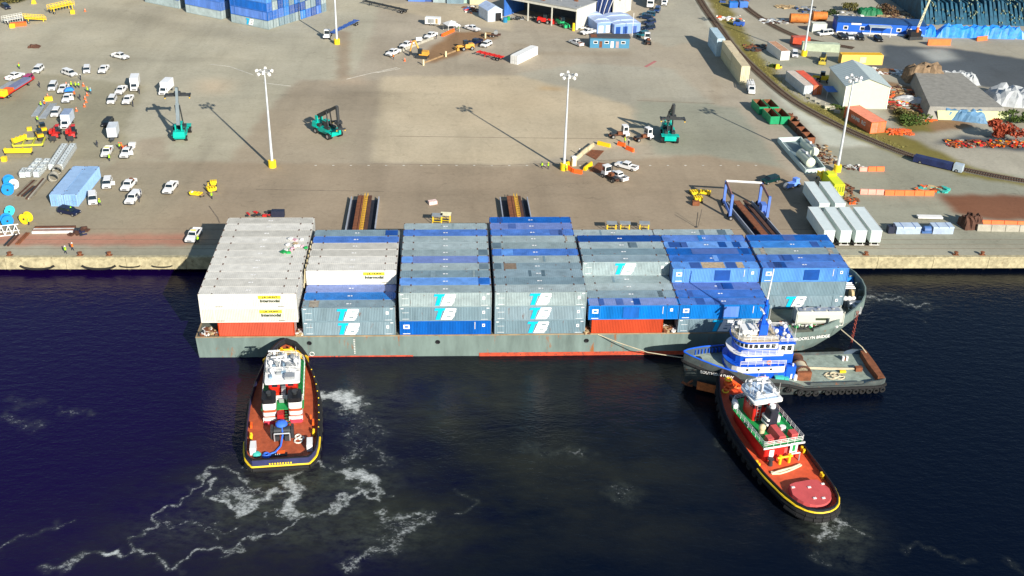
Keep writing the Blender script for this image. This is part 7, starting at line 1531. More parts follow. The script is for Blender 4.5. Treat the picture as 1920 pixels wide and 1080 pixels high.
t = junk('dark_scrap', 'dark tangled scrap and black bags right of the pipe stack near the quay', 'scrap', (*G(149, 438)[:2], GZ), 1.6, 2.2, [RUSTD, DKMET, M('navy_bag', (.02, .02, .06), .6)], 30, 21, 1.2)
# telehandlers, loader machinery on the left
def telehandler(px, py, ang, label, mat=RED):
    p = G(px, py); t = thing('telehandler', label, 'telehandler', (p.x, p.y, GZ), ang, 'red telehandlers')
    put('chassis', MB().box((0, 0, 1.1), (4.6, 1.7, .8), top=(.9, .9)), mat, t); put('cab', MB().box((-.2, .6, 2.2), (1.5, .9, 1.5), top=(.85, .9)), GLASS, t); put('cab_roof', bxm(((-.2, .6, 2.98), (1.4, .9, .1))), mat, t)
    put('boom', MB().cyl((-2.0, -.3, 2.1), (3.2, -.3, 1.5), .33, n=4), mat, t); put('engine_cover', bxm(((.4, -1.0, 1.7), (1.8, .7, .8))), mat, t); put('fork', bxm(((3.5, -.3, .9), (.2, 1.6, 1.2)), ((4.1, .1, .35), (1.2, .15, .1)), ((4.1, -.7, .35), (1.2, .15, .1))), DKMET, t); wheels(t, (-1.5, 1.5), 1.0, .65, .45)
telehandler(106, 258, R(-80), 'left one of the two red telehandlers below the grey roofed box truck'); telehandler(136, 258, R(-75), 'right one of the two red telehandlers below the grey roofed box truck')
yframe(56, 272, 'large green and yellow lifting frame on the ground at the left', 7, 4.5, R(8), 1.0, M('olive_yellow', (.5, .5, .05), .6)); t = yframe(36, 291, 'bright yellow lifting beam at the far left', 6.2, .9, R(3), 1.6, YELB, 'lifting beam', 'lifting_beam'); yframe(38, 270, 'tilted yellow plate frame beside the green lifting frame', 3.6, .8, R(55), 1.8, YELB)
for x, y, lb in ((82, 250, 'yellow-brown compact loader left of the red telehandlers'), (76, 262, 'yellow-brown compact loader nearer the green lifting frame')):
    p = G(x, y); t = thing('compact_loader', lb, 'loader', (p.x, p.y, GZ), R(-60)); put('body', bxm(((0, 0, 1), (2.6, 1.5, 1.0))), YEL, t); put('cab', bxm(((-.2, 0, 2.0), (1.3, 1.3, 1.1))), GLASS, t); put('bucket', bxm(((1.9, 0, .6), (.7, 1.7, .7))), DKMET, t); wheels(t, (-.8, .8), .85, .5, .35)
solo('yellow_bin', 'small yellow bin at the left edge of the yard', 'bin', MB().box((0, 0, .55), (1.1, .9, 1.1), top=(1.1, 1.1)), YELB, (*G(9, 304)[:2], GZ)); solo('yellow_bin', 'yellow crate beside the orange cones and white cars', 'bin', bxm(((0, 0, .5), (2, 1.3, 1))), YELB, (*G(92, 190)[:2], GZ), .3); solo('yellow_bin', 'small yellow bin above the green lifting frame', 'bin', bxm(((0, 0, .4), (1.2, 1.0, .8))), YELB, (*G(56, 246)[:2], GZ), .3)
for i, (a, b, lb) in enumerate((((66, 222), (84, 196), 'left grey steel ramp panel beside the white car'), ((80, 226), (101, 198), 'right grey steel ramp panel beside the white car'))):
    A, B_ = G(*a), G(*b); L = (B_-A).length; c = (A+B_)/2; solo('ramp_panel', lb, 'ramp', MB().box((0, 0, .35), (L, 1.7, .12)).box((0, .8, .3), (L, .1, .5)).box((0, -.8, .3), (L, .1, .5)), M('panel_grey', (.33, .36, .38), .5), (c.x, c.y, GZ), math.atan2(B_.y-A.y, B_.x-A.x))
t = thing('blue_canopy', 'small bright blue tarpaulin canopy behind the pickup with an open door', 'canopy', (*G(132, 182)[:2], GZ), R(20)); put('cover', MB().box((0, 0, 2.1), (2.6, 2.2, .7), top=(.5, .5)), TARPB, t)
for x in (-1.2, 1.2):
    for y in (-1, 1): put('leg', bxm(((x, y, .9), (.08, .08, 1.8))), GREYMET, t)
# red trailer with silver pipes at the far left
c, a = hd((58, 155), (2, 190)); t = thing('pipe_trailer', 'red flat trailer with orange gear and silver pipes, yellow plate at its near end', 'trailer', (c.x, c.y, GZ), a); L = 17
put('bed', bxm(((0, 0, 1.1), (L, 2.5, .3))), RED, t); put('cover', bxm(((2, -.2, 1.6), (9, 2.3, .6))), M('slate_cover', (.18, .2, .32), .6), t)
for i in range(5): put('pipe', MB().cyl((-6, .9-.42*i+2.2, 1.5), (3, .9-.42*i+2.2, 1.5), .2, n=8), GREYMET, t)
put('end_frame', bxm(((-7.4, 0, 1.9), (2.0, 2.9, 1.6))), YELB, t); put('orange_gear', bxm(((-4.6, -.2, 1.7), (3.2, 2.2, .8))), ORG, t); wheels(t, (-6, -4.8, 5), 1.05, .48, .4)
# yellow stair platforms top left
def gangway(pa, pb, label, mat=YELB, w=2.2, h=2.0, tilt=False):
    A, B_ = G(*pa), G(*pb); L = (B_-A).length; c = (A+B_)/2; t = thing('mobile_gangway', label, 'gangway', (c.x, c.y, GZ), math.atan2(B_.y-A.y, B_.x-A.x))
    z0, z1 = (h, .6) if tilt else (h, h); m = MB(); m.cyl((-L/2, 0, z0), (L/2, 0, z1), .01, n=3); d = put('deck', MB().side([(-L/2, z0-.15), (L/2, z1-.15), (L/2, z1), (-L/2, z0)], -w/2, w/2), mat, t)
    for s in (-1, 1):
        mm_ = MB(); k = 8
        for i in range(k+1): x = -L/2+L*i/k; z = z0+(z1-z0)*i/k; mm_.cyl((x, s*w/2, z-.8*(not tilt)), (x, s*w/2, z+1.0), .06, n=4)
        mm_.cyl((-L/2, s*w/2, z0+1), (L/2, s*w/2, z1+1), .07, n=4).cyl((-L/2, s*w/2, z0+.5), (L/2, s*w/2, z1+.5), .06, n=4); put('railing', mm_, mat, t)
        put('support', bxm(((-L/2+1, s*w/2, z0/2), (.18, .18, z0)), ((L/2-1, s*w/2, z1/2), (.18, .18, z1))), mat, t)
    wheels(t, (-L/2+1,), w/2, .4, .3)
gangway((94, 28), (138, 18), 'yellow mobile gangway platform at the top left'); gangway((47, 45), (86, 40), 'yellow sloping gangway beside the white frame trailer at the top left', tilt=True, h=1.9)
gangway((8, 48), (46, 41), 'white and yellow frame trailer at the top left edge', mat=M('white_frame', (.6, .6, .55), .6), h=1.6); solo('orange_box', 'orange box under the frame trailer at the top left', 'box', bxm(((0, 0, .6), (5, 1.6, 1.1))), ORG, (*G(35, 50)[:2], GZ), .4); solo('yellow_bin', 'yellow bin in front of the orange box at the top left', 'bin', bxm(((0, 0, .6), (1.6, 1.4, 1.2))), YELB, (*G(24, 53)[:2], GZ), .2); solo('yellow_bin', 'yellow bin alone at the top left edge', 'bin', MB().box((0, 0, .6), (1.6, 1.2, 1.2), top=(.6, .8)), YELB, (*G(64, 8)[:2], GZ), .2); solo('yellow_bin', 'yellow box hanging at the end of the top left gangway', 'bin', bxm(((0, 0, .6), (1.4, 1.2, 1.2))), YELB, (*G(137, 27)[:2], GZ), .2)
solo('dirt_pile', 'small dark heap on a pale patch at the upper left', 'pile', mound(MB(), 3.4, 2.4, .8, 8, 6, 8), RUSTD, (*G(52, 92)[:2], GZ))
# equipment right of the left yard
t = yframe(368, 368, 'small yellow handling frame lying left of the yellow machine parts', 2.6, 1.0, R(-15), .8); yframe(397, 361, 'yellow machine part with black stripes', 1.8, 1.4, R(30), 1.2); yframe(401, 350, 'upper small yellow machine part', 1.2, 1.0, R(10), 1.3); solo('white_bag', 'white bag lying left of the yellow handling frame', 'bag', MB().ball((0, 0, .4), .6, 8, 6, sz=.6), WHITE, (*G(361, 366)[:2], GZ)); yframe(376, 369, 'brown timber skid below the yellow handling frame', 1.6, .7, R(-50), .6, WOOD, 'timber skid', 'timber_skid')
solo('white_case', 'white case on the ground beside the pickup with an open door', 'case', bxm(((0, 0, .9), (1.6, 1.2, .6)), ((0, 0, .3), (1.2, .9, .6))), WHITE, (*G(249, 278)[:2], GZ)); junk('orange_gear', 'orange gear and hoses between the two pickups by the box trailer', 'equipment', (*G(237, 279)[:2], GZ), 1.4, .9, [ORG, YELB, RUST], 14, 31, .8)
# things just behind the first stack
junk('machine_parts', 'dark machinery with red parts peeking out behind the white container stack', 'machine parts', (*G(488, 405)[:2], GZ), 3.2, 1, [DKMET, RED, RUSTD], 20, 41, 1.2); solo('dark_box', 'dark navy box behind the right corner of the white container stack', 'box', bxm(((0, 0, .7), (2.8, 1.3, 1.4))), M('navy_box', (.02, .025, .05), .5), (*G(522, 407)[:2], GZ))

# ---------------- construction strip, top centre
t = thing('excavator', 'yellow excavator with folded arm working on the brown strip', 'excavator', (*G(792, 110)[:2], GZ), R(165))
put('track', bxm(((0, 1.0, .5), (3.6, .6, .9))), DKMET, t); put('track', bxm(((0, -1.0, .5), (3.6, .6, .9))), DKMET, t); EXY = M('excavator_yellow', (.65, .33, .05), .5, rust=.2); put('house', MB().box((-.6, 0, 1.7), (2.8, 2.3, 1.2), top=(.9, .92)), EXY, t); put('cab', bxm(((.5, .7, 2.3), (1.3, .9, 1.6))), GLASS, t)
put('boom', MB().cyl((.9, -.2, 1.9), (2.4, -.2, 5.2), .3, n=4).cyl((2.4, -.2, 5.2), (3.2, -.2, 4.8), .25, n=4), EXY, t); put('arm', MB().cyl((3.2, -.2, 4.9), (4.0, -.2, 1.8), .22, n=4), EXY, t); put('bucket', MB().box((3.9, -.2, 1.2), (.9, 1.0, 1.0), top=(.5, 1)), DKMET, t)
def loader(px, py, ang, label, mat):
    p = G(px, py); t = thing('wheel_loader', label, 'loader', (p.x, p.y, GZ), ang); put('body', MB().box((-.8, 0, 1.4), (3.2, 1.8, 1.3), top=(.9, .9)), mat, t); put('cab', bxm(((.4, 0, 2.5), (1.4, 1.4, 1.3))), GLASS, t); put('arm', bxm(((2.2, .6, 1.4), (2, .2, .3)), ((2.2, -.6, 1.4), (2, .2, .3))), mat, t); put('bucket', MB().box((3.3, 0, .7), (.9, 2.2, .9), top=(.6, 1)), mat, t); wheels(t, (-1.5, 1.4), .95, .65, .5); return t
loader(875, 95, R(200), 'yellow-brown wheel loader left of the small white car', EXY); loader(1543, 155, R(160), 'yellow wheel loader between the orange-roofed container and grey shed', YELB); loader(1542, 118, R(250), 'yellow-green tractor parked in front of the pale green container', M('tractor_yellow', (.5, .4, .05), .6)); loader(1020, 45, R(-15), 'red forklift with raised mast in the warehouse opening', RED); loader(1052, 50, R(-60), 'small green forklift in the warehouse opening', M('forklift_green', (.02, .42, .15), .5)); loader(1222, 5, R(90), 'dark loader at the top edge behind the semi truck', DKMET) if False else None
solo('yellow_post', 'yellow striped guard post at the warehouse corner', 'post', MB().cyl((0, 0, 0), (0, 0, 2.6), .5, .4, 8), YELB, (*G(1075, 59)[:2], GZ))
t = thing('canopy_tent', 'white peaked canopy tent beside orange barriers at the top centre', 'canopy', (*G(846, 59)[:2], GZ), R(25)); put('roof', MB().box((0, 0, 2.9), (4.4, 4.4, 1.2), top=(.06, .06)), WHITE, t)
for x in (-2, 2):
    for y in (-2, 2): put('leg', bxm(((x, y, 1.15), (.1, .1, 2.3))), WHITE, t)
barrier((829, 70), (851, 60), 'orange barrier below the white canopy tent', ORG, 2, grp='orange barriers at the canopy'); barrier((736, 104), (812, 74), 'pale concrete kerb block along the excavator strip, far side', CONC, 6, .7, 'kerb blocks along the strip'); barrier((794, 120), (868, 92), 'timber kerb along the near side of the excavator strip', WOOD, 6, .35, 'timber kerbs along the strip')
for x, y, lb in ((794, 124, 'white guard post at the near corner of the excavator strip'), (836, 108, 'pale guard post midway along the near side of the strip'), (910, 73, 'pale guard post at the right end of the strip')): solo('guard_post', lb, 'post', MB().cyl((0, 0, 0), (0, 0, 1.8), .28, n=8), M('post_cream', (.75, .65, .4), .6), (*G(x, y)[:2], GZ))
t = thing('generator_trailer', 'white generator trailer left of the canopy tent', 'trailer', (*G(812, 48)[:2], GZ), R(-8)); put('box', bxm(((0, 0, 1.6), (5.2, 2.2, 2.1))), WHITE, t); put('louvre', bxm(((-.6, -1.12, 1.6), (2.2, .05, 1.4))), GREYMET, t); put('door', bxm(((1.4, -1.12, 1.6), (.8, .05, 1.7))), M('brown_door', (.35, .25, .12), .6), t); wheels(t, (-.6, .6), 1.0, .38)
t = thing('utility_trailer', 'small flat utility trailer with a tank right of the strip', 'trailer', (*G(923, 70)[:2], GZ), R(-8)); put('bed', bxm(((0, 0, .8), (5.6, 1.9, .2))), RUSTD, t); put('tank', MB().cyl((1.2, -.5, 1.5), (1.2, .5, 1.5), .7, n=12), GREYMET, t); put('wood_load', bxm(((-1.4, 0, 1.1), (2, 1.3, .4))), WOOD, t); wheels(t, (-.5, .5), 1.0, .38)
t = thing('round_tank', 'small white tank on the strip between the pickups', 'tank', (*G(785, 80)[:2], GZ), R(20)); put('tank', MB().cyl((-1.0, 0, .9), (1.0, 0, .9), .7, n=12), WHITE, t, smooth=True); put('stand', bxm(((0, 0, .12), (2, 1.2, .24))), DKMET, t)
t = thing('tent_shed', 'white and pale blue tent shed with open front at the top centre', 'shed', (*G(928, 41)[:2], GZ), R(22)); put('wall', MB().box((0, 4, 1.9), (5.4, 8, 3.8)), M('shed_white_blue', (.6, .68, .78), .5), t); put('roof', MB().prism([(-2.9, -.2), (2.9, -.2), (2.9, 8.2), (-2.9, 8.2)], 3.8, 5.2, [(-.2, -.2), (.2, -.2), (.2, 8.2), (-.2, 8.2)]), M('shed_roof_blue', (.42, .52, .7), .5), t); put('opening', bxm(((1.2, -.05, 1.4), (2.2, .1, 2.8))), BLACK, t)
solo('blue_drum', 'blue drum beside the tent shed opening', 'drum', MB().cyl((0, 0, 0), (0, 0, 1.6), .8, n=12), M('drum_blue', (.02, .22, .4), .4), (*G(947, 43)[:2], GZ)); solo('green_drum', 'green drum beside the tent shed opening', 'drum', MB().cyl((0, 0, 0), (0, 0, 1.2), .6, n=12), GREEN, (*G(953, 39)[:2], GZ))
junk('scattered_equipment', 'scattered dark and red equipment left of the tent shed', 'equipment', (*G(902, 20)[:2], GZ), 6, 5, [DKMET, RED, WHITE, RUST, BLUED], 60, 51, 1.8)
junk('scattered_equipment', 'pile of pale and green material between warehouse and light blue sheds', 'equipment', (*G(1098, 52)[:2], GZ), 4, 3, [WHITE, RUSTD, M('leaf_dark', (.03, .08, .02), .8), DKMET], 50, 52, 1.4)
junk('scattered_equipment', 'grey machinery in the left part of the warehouse opening', 'equipment', (*G(990, 36)[:2], GZ), 7, 2, [GREYMET, DKMET, CONC], 30, 53, 1.8)
solo('flag_pole', 'thin white pole at the corner of the light blue shed', 'pole', MB().cyl((0, 0, 0), (0, 0, 8), .09, n=6), WHITE, (*G(1185, 70)[:2], GZ))

# ---------------- right hand side
def dumpster(x, y, ang, label, L=6.5, W=2.5, H=2.2):
    t = thing('roll_off_dumpster', label, 'dumpster', (x, y, GZ), ang, 'open green dumpsters'); DG = M('dumpster_green', (.01, .30, .12), .5, rust=.1)
    for s in (-1, 1):
        put('side_wall', bxm(((0, s*W/2, H/2+.2), (L, .12, H))), DG if s < 0 else DG, t); put('inner_side', bxm(((0, s*(W/2-.09), H/2+.22), (L-.3, .05, H-.05))), RUST, t)
        put('end_wall', bxm(((s*L/2, 0, H/2+.2), (.12, W-.13, H))), DG, t); put('inner_end', bxm(((s*(L/2-.09), 0, H/2+.22), (.05, W-.3, H-.05))), RUST, t)
    put('floor', bxm(((0, 0, .3), (L-.2, W-.2, .1))), RUSTD, t)
    for i in range(5): put('rib', bxm(((-L/2+L*(i+.5)/5, -W/2-.1, H/2+.2), (.14, .12, H-.2)), ), DG, t)
for i, (dx, dy) in enumerate(((0, 0), (2.9, 0), (-1.2, 7.6), (1.8, 7.6))): dumpster(81.8+dx, 114.0+dy, R(95), 'open green dumpster with rusty inside, '+['near left', 'near right', 'far left', 'far right'][i]+' of the four')
def pipe_row(pa, pb, n, label):
    a, b = G(*pa), G(*pb); L = (b-a).length/n; ang = math.atan2(b.y-a.y, b.x-a.x)
    for i in range(n):
        c = a.lerp(b, (i+.5)/n); t = thing('rusty_hopper', label+', %s from the dumpsters' % ORD[i], 'rusty steel box', (c.x, c.y, GZ), ang, 'rusty steel boxes in a line')
        for s in (-1, 1): put('side_wall', bxm(((0, s*1.1, .9), (L-.5, .15, 1.7))), RUSTD, t); put('end_wall', bxm(((s*(L/2-.3), 0, .9), (.15, 2.0, 1.7))), RUST, t)
        put('floor', bxm(((0, 0, .15), (L-.6, 2.1, .2))), RUSTD, t)
pipe_row((1480, 232), (1520, 272), 4, 'open rusty steel box in the slanting line')
junk('scrap_heap', 'rusty scrap heap between the green dumpsters and the rusty boxes', 'scrap heap', (*G(1474, 225)[:2], GZ), 3.0, 3.5, [RUST, RUSTD], 60, 61, 1.6); junk('scrap_heap', 'line of brown scrap and weeds beside the containment pit', 'scrap heap', (*G(1540, 292)[:2], GZ), 3.0, 6.5, [RUST, RUSTD, WOOD, CONC], 90, 62, 1.3)
junk('scrap_heap', 'brown scrap beside the yellow generator', 'scrap heap', (*G(1590, 362)[:2], GZ), 1.6, 5, [RUSTD, WOOD, RUST], 40, 63, 1.1); junk('scrap_heap', 'small orange scrap heap right of the second row trailers', 'scrap heap', (*G(1599, 380)[:2], GZ), 1.4, 1.4, [ORG, RUST], 16, 64, 1.0)
# containment pit with tanks
pts = [(1458, 268), (1500, 266), (1545, 324), (1510, 328)]; pp_ = [G(*p) for p in pts]; c = sum(pp_, Vector())/4
t = thing('containment_pit', 'low white-walled containment basin holding two tank containers', 'containment basin', (c.x, c.y, GZ)); q = [(p.x-c.x, p.y-c.y) for p in pp_]
for i in range(4):
    a, b = Vector((*q[i], 0)), Vector((*q[(i+1) % 4], 0)); d = b-a; put('basin_wall', bxm(((0, 0, .6), (d.length, .25, 1.2))), M('basin_white', (.55, .65, .62), .7, rust=.15), t, tuple((a+b)/2), math.atan2(d.y, d.x))
put('basin_floor', MB().poly([(x*.97, y*.97, .05) for x, y in q]), M('basin_floor', (.16, .22, .24), .6), t)
for i, (px, py, L) in enumerate(((1521, 322, 6.4), (1528, 302, 6.4))):
    p = G(px, py); t = thing('tank_container', ['cream cylindrical tank container in the near part of the basin', 'cream cylindrical tank container behind the first in the basin'][i], 'tank', (p.x-.2, p.y+.6, GZ), R(97)); CT2 = M('tank_cream', (.62, .66, .52), .4, var=.08, rust=.1)
    put('tank', MB().cyl((.2, 0, 1.6), (L, 0, 1.6), 1.25, n=18), CT2, t, (0, 0, .2), smooth=True); put('end_cap', MB().ball((.2, 0, 1.8), 1.25, 14, 8, sx=.3), CT2, t, smooth=True); put('saddle', bxm(((1.4, 0, .35), (.4, 2.2, .7)), ((5, 0, .35), (.4, 2.2, .7))), GREYMET, t); put('walkway', bxm(((L/2, 0, 3.1), (L-1, .7, .08))), GREYMET, t); put('manhole', MB().cyl((L/2, 0, 3.1), (L/2, 0, 3.5), .35, n=8).torus((-.15, 0, 1.8), .5, .08, (1, 0, 0), 12, 4), WHITE, t)
# yellow generator and yellow container
t = thing('generator', 'bright yellow-green generator container behind the white trailers', 'generator', (*G(1567, 370)[:2], GZ), R(93)); YG = M('fluorescent_yellow', (.68, .75, .02), .5, var=.08); put('housing', bxm(((4.2, -.6, 1.5), (8.0, 2.5, 2.8))), YG, t)
for i in range(4): put('louvre', bxm(((.14, -1.5+.6*i, 1.7), (.05, .4, 1.6))), M('louvre_dark', (.25, .28, .02), .6), t)
put('roof_unit', bxm(((6.5, -.6, 3.1), (2.0, 1.8, .4))), YG, t); yframe(1548, 340, 'yellow steel cage frame between the basin and the yellow-green generator', 3.8, 2.4, R(3), 2.2)
# small blue car under the trailer shadow
c, a = hd((1468, 358), (1500, 348)); t = thing('blue_machine', 'light blue tow machine in the shadow left of the rear trailers', 'machine', (c.x, c.y, GZ), a); LB2 = M('machine_light_blue', (.15, .30, .80), .5); put('body', MB().box((0, 0, .9), (4.4, 1.5, .8), top=(.8, .8)), LB2, t); put('cab', bxm(((-1.2, 0, 1.7), (1.2, 1.2, .9))), LB2, t); put('drum', MB().cyl((2.0, -.3, .8), (2.0, .3, .8), .8, n=12), GREYMET, t); wheels(t, (-1.5,), .8, .42)
# barriers right
PB = M('barrier_faded_pink', (.80, .32, .25), .7, var=.2); PO = M('barrier_orange', (.90, .16, .03), .6, var=.15)
barrier((1610, 322), (1625, 322), 'faded pink barrier right of the mast', PB, grp='orange barriers on the right'); barrier((1626, 322), (1657, 322), 'orange barrier right of the mast', PO, 2, 1.1, 'orange barriers on the right')
barrier((1611, 365), (1656, 366), 'faded pink barrier in the long right hand line', PB, 3, 1.2, 'orange barriers on the right'); barrier((1657, 367), (1750, 368), 'orange barrier in the long right hand line', PO, 5, 1.2, 'orange barriers on the right'); barrier((1832, 421), (1930, 424), 'orange barrier at the right edge above the grey block wall', PO, 4, .9, 'orange barriers on the right'); barrier((1830, 434), (1935, 436), 'grey concrete block at the right edge near the quay', CONC, 4, 1.5, 'grey blocks near the quay')
junk('scrap_heap', 'orange and tan scrap heap at the end of the long barrier line', 'scrap heap', (*G(1745, 358)[:2], GZ), 4, 1.8, [ORG, TANM, RUST, M('teal_tarp', (.05, .45, .38), .7)], 40, 66, 1.6); junk('debris_pile', 'white and dark debris beside the mast on the right', 'debris', (*G(1600, 316)[:2], GZ), 2.4, 1.4, [WHITE, RUSTD, CONC], 30, 67, .9)
def stack_box(px, py, label, L, W, H, mat, ang=0, top=(1, 1)):
    p = G(px, py); t = thing('covered_stack', label, 'covered stack', (p.x, p.y, GZ), ang); put('base', MB().box((0, W/2, H*.42), (L, W, H*.84), top=top), mat, t); put('cover', MB().box((0, W/2, H*.92), (L*top[0]*1.02, W*top[1]*1.03, H*.16)), M('cover_pale_blue', (.45, .55, .68), .5, var=.15), t); put('strap', bxm(((-L*.25, W/2, H*.93), (.12, W*1.05, H*.17)), ((L*.25, W/2, H*.93), (.12, W*1.05, H*.17))), BLUED, t); return t
PBL = M('pale_blue_grey', (.36, .44, .58), .6, var=.2); stack_box(1702, 441, 'left pale blue-grey covered stack near the quay on the right', 5.4, 2.4, 1.7, PBL); stack_box(1767, 441, 'right pale blue-grey covered stack near the quay on the right', 4.6, 2.4, 1.7, PBL)
solo('dark_equipment', 'dark navy equipment left of the first covered stack', 'equipment', bxm(((0, .6, .8), (1.4, 1.4, 1.6)), ((.5, .6, 1.8), (.5, .5, .6))), M('navy_box', (.02, .025, .05), .5), (*G(1670, 440)[:2], GZ)); solo('dark_equipment', 'blue machine between the two covered stacks', 'equipment', MB().cyl((-.6, .6, .8), (.9, .6, .8), .75, n=10).box((0, .6, .3), (2.2, 1.3, .5)), M('blue_gear', (.06, .14, .35), .5), (*G(1737, 440)[:2], GZ))
solo('white_board', 'long white board lying on the ground behind the covered stacks', 'board', MB().box((0, 0, .5), (5.6, 1.4, .35)), WHITE, (*G(1742, 412)[:2], GZ), R(-3)); solo('rubber_heap', 'dark brown and navy heap at the edge of the red-brown ground', 'heap', mound(MB(), 5, 4.2, 2.4, 10, 8, 12, .3), RUSTD, (*G(1808, 434)[:2], GZ), R(5))
c, a = hd((1790, 322), (1722, 306)); t = thing('flatbed_load', 'long dark blue tarpaulin covered load with white end on the grey asphalt', 'covered trailer', (c.x, c.y, GZ), a); put('load', bxm(((-1, 0, 1.0), (9.5, 2.0, 1.5))), M('tarp_navy', (.018, .028, .10), .5, var=.3), t); put('cab', bxm(((5.2, 0, 1.1), (2.2, 1.9, 1.8))), M('cab_silver', (.4, .48, .55), .5), t); wheels(t, (-4, 5), .9, .42)
# rail-side odds and ends
junk('white_debris', 'white bags and orange scraps on the verge beside the second track', 'debris', (*G(1370, 36)[:2], GZ), 4.5, 3.5, [WHITE, ORG, CONC, WHITE], 30, 71, 1.4); t = thing('blue_machine', 'small blue vehicle beside the branching track at the top', 'machine', (*G(1385, 50)[:2], GZ), R(-30)); put('body', bxm(((0, 0, .9), (3.6, 1.7, 1.2))), M('machine_blue', (.04, .12, .5), .5), t); put('cab', bxm(((-.5, 0, 1.8), (1.5, 1.5, .8))), GLASS, t); wheels(t, (-1.1, 1.1), .8, .42)
for i, (px, py) in enumerate(((1374, 15), (1393, 15))): p = G(px, py); t = thing('blue_bin', ['left', 'right'][i]+' one of two blue bins at the top edge right of the track', 'bin', (p.x, p.y, GZ)); put('body', MB().box((0, 0, 1.0), (3, 2, 1.9), top=(1.05, 1.05)), BLUEC, t); put('lid', bxm(((0, 0, 2.05), (3.1, 2.1, .15))), BLUEL, t)
junk('dark_junk', 'dark machinery heap at the top edge above the blue bins', 'machinery', (*G(1378, 2)[:2], GZ), 6, 4, [DKMET, BLUED, BLACK, RUST], 50, 72, 2.2); junk('dark_junk', 'dark brown scrap heap beside the track left of the rusty roofed container', 'scrap heap', (*G(1425, 92)[:2], GZ), 5, 3.5, [RUSTD, DKMET, RUST], 60, 73, 1.8)
for i, (px, py, L) in enumerate(((1497, 44, 6.5), (1535, 40, 5))): p = G(px, py); t = thing('rusty_tank', ['left larger', 'right smaller'][i]+' rusty orange horizontal tank behind the cream storage container', 'tank', (p.x-L/2, p.y, GZ), R(-3)); put('tank', MB().cyl((0, 0, 1.7), (L, 0, 1.7), 1.6, n=16), M('tank_rust_orange', (.55, .17, .03), .7, var=.3, rust=.5), t, smooth=True); put('saddle', bxm(((1, 0, .3), (.5, 2.2, .6)), ((L-1, 0, .3), (.5, 2.2, .6))), RUSTD, t)
junk('grey_debris', 'pale grey rubble heap at the upper right left of the rusty tanks', 'rubble', (*G(1452, 42)[:2], GZ), 5, 3, [CONC, WHITE, RUSTD, GREYMET], 60, 74, 1.6); junk('timber_stack', 'yellow-brown timber pile at the top right', 'timber', (*G(1480, 15)[:2], GZ), 5, 2, [WOOD, TANM], 24, 75, 3.0); junk('dark_junk', 'dark blue machinery pile right of the timber at the top', 'machinery', (*G(1512, 20)[:2], GZ), 4, 4, [BLUED, DKMET, GREYMET], 44, 76, 1.8)
solo('green_tarp', 'dark green tarpaulin mound behind the blue office', 'tarpaulin', mound(MB(), 9, 5, 2.2, 12, 8, 14, .15), M('dark_green_tarp', (.005, .14, .05), .6), (*G(1612, 31)[:2], GZ)); junk('pale_frames', 'pale racks and frames behind the blue office', 'racks', (*G(1580, 28)[:2], GZ), 7, 3, [GREYMET, WHITE, CONC], 50, 77, 1.6); junk('rubble_heap', 'long brown and tan rubble heap left of the teal stockpile', 'rubble', (*G(1705, 30)[:2], GZ), 14, 7, [TANM, RUSTD, WOOD, CONC], 260, 78, 2.2)
junk('dark_rubble', 'dark rubble heap right of the blue tarpaulins at the right edge', 'rubble', (*G(1908, 68)[:2], GZ), 6, 4, [DKMET, RUSTD, CONC], 90, 79, 1.8)
# crane beside the tarpaulins
t = thing('crawler_crane', 'small orange-black crane with a pale upright boom in front of the blue tarpaulins', 'crane', (*G(1712, 74)[:2], GZ), R(10)); put('track', bxm(((0, 1.4, .6), (5, .8, 1.1))), DKMET, t); put('track', bxm(((0, -1.4, .6), (5, .8, 1.1))), DKMET, t); put('house', bxm(((0, 0, 2.0), (4, 2.6, 1.6))), BLACK, t); put('hook_block', bxm(((.2, -1.2, 3.4), (.8, .6, 1.6))), M('orange_rust', (.50, .14, .04), .9), t)
bm_ = MB(); bm_.cyl((0, -.5, 2.6), (3.0, -.5, 14), .16, n=4).cyl((.8, -.5, 2.6), (3.3, -.5, 14), .16, n=4)
for i in range(10): a = i/10; bm_.cyl((3.0*a, -.5, 2.6+11.4*a), (.8+2.5*(a+.1), -.5, 2.6+11.4*(a+.1)), .1, n=4)
put('boom', bm_, M('boom_cream', (.7, .66, .45), .6), t)
for i, (a, b, L_2) in enumerate((((1738, 86), (1781, 86), 1), ((1830, 78), (1850, 76), 1))): barrier(a, b, ['long orange barrier in front of the blue tarpaulins', 'short orange-red barrier further right of the tarpaulins'][i], PO, 1, 2.0 if i == 0 else 1.4, 'orange barriers before the tarpaulins')
# rubble and tarps right of the shed
junk('rubble_heap', 'long heap of brown, orange and white rubble right of the cream shed', 'rubble', (*G(1710, 195)[:2], GZ), 9, 13, [RUST, RUSTD, WOOD, TANM, ORG, CONC], 420, 81, 2.0).rotation_euler = (0, 0, R(28))
junk('white_rubble', 'strip of white and grey crumpled rubble above the shed', 'rubble', (*G(1662, 137)[:2], GZ), 9, 2.6, [WHITE, CONC, GREYMET, WHITE], 110, 82, 1.5).rotation_euler = (0, 0, R(-18)); junk('timber_stack', 'long rusty brown beams lying behind the grey shed roof', 'timber', (*G(1625, 135)[:2], GZ), 8, 1, [RUST, WOOD], 24, 83, 4.0).rotation_euler = (0, 0, R(-4))
solo('brown_mound', 'brown rounded mound with a pinkish top above the tarpaulin roof', 'mound', mound(MB(), 12, 7, 4.5, 12, 8, 15, .25), M('mound_brown', (.22, .15, .09), .9, var=.4), (*G(1698, 158)[:2], GZ), R(-6))
TG = M('tarp_grey_brown', (.26, .25, .22), .8, var=.2); pts = [(1740, 240), (1815, 242), (1898, 238), (1800, 178), (1718, 165)]
t = thing('covered_pile', 'huge low flat topped pile under grey-brown sheeting with a lime front', 'covered pile', (*G(1800, 228)[:2], GZ)); c = G(1800, 228)
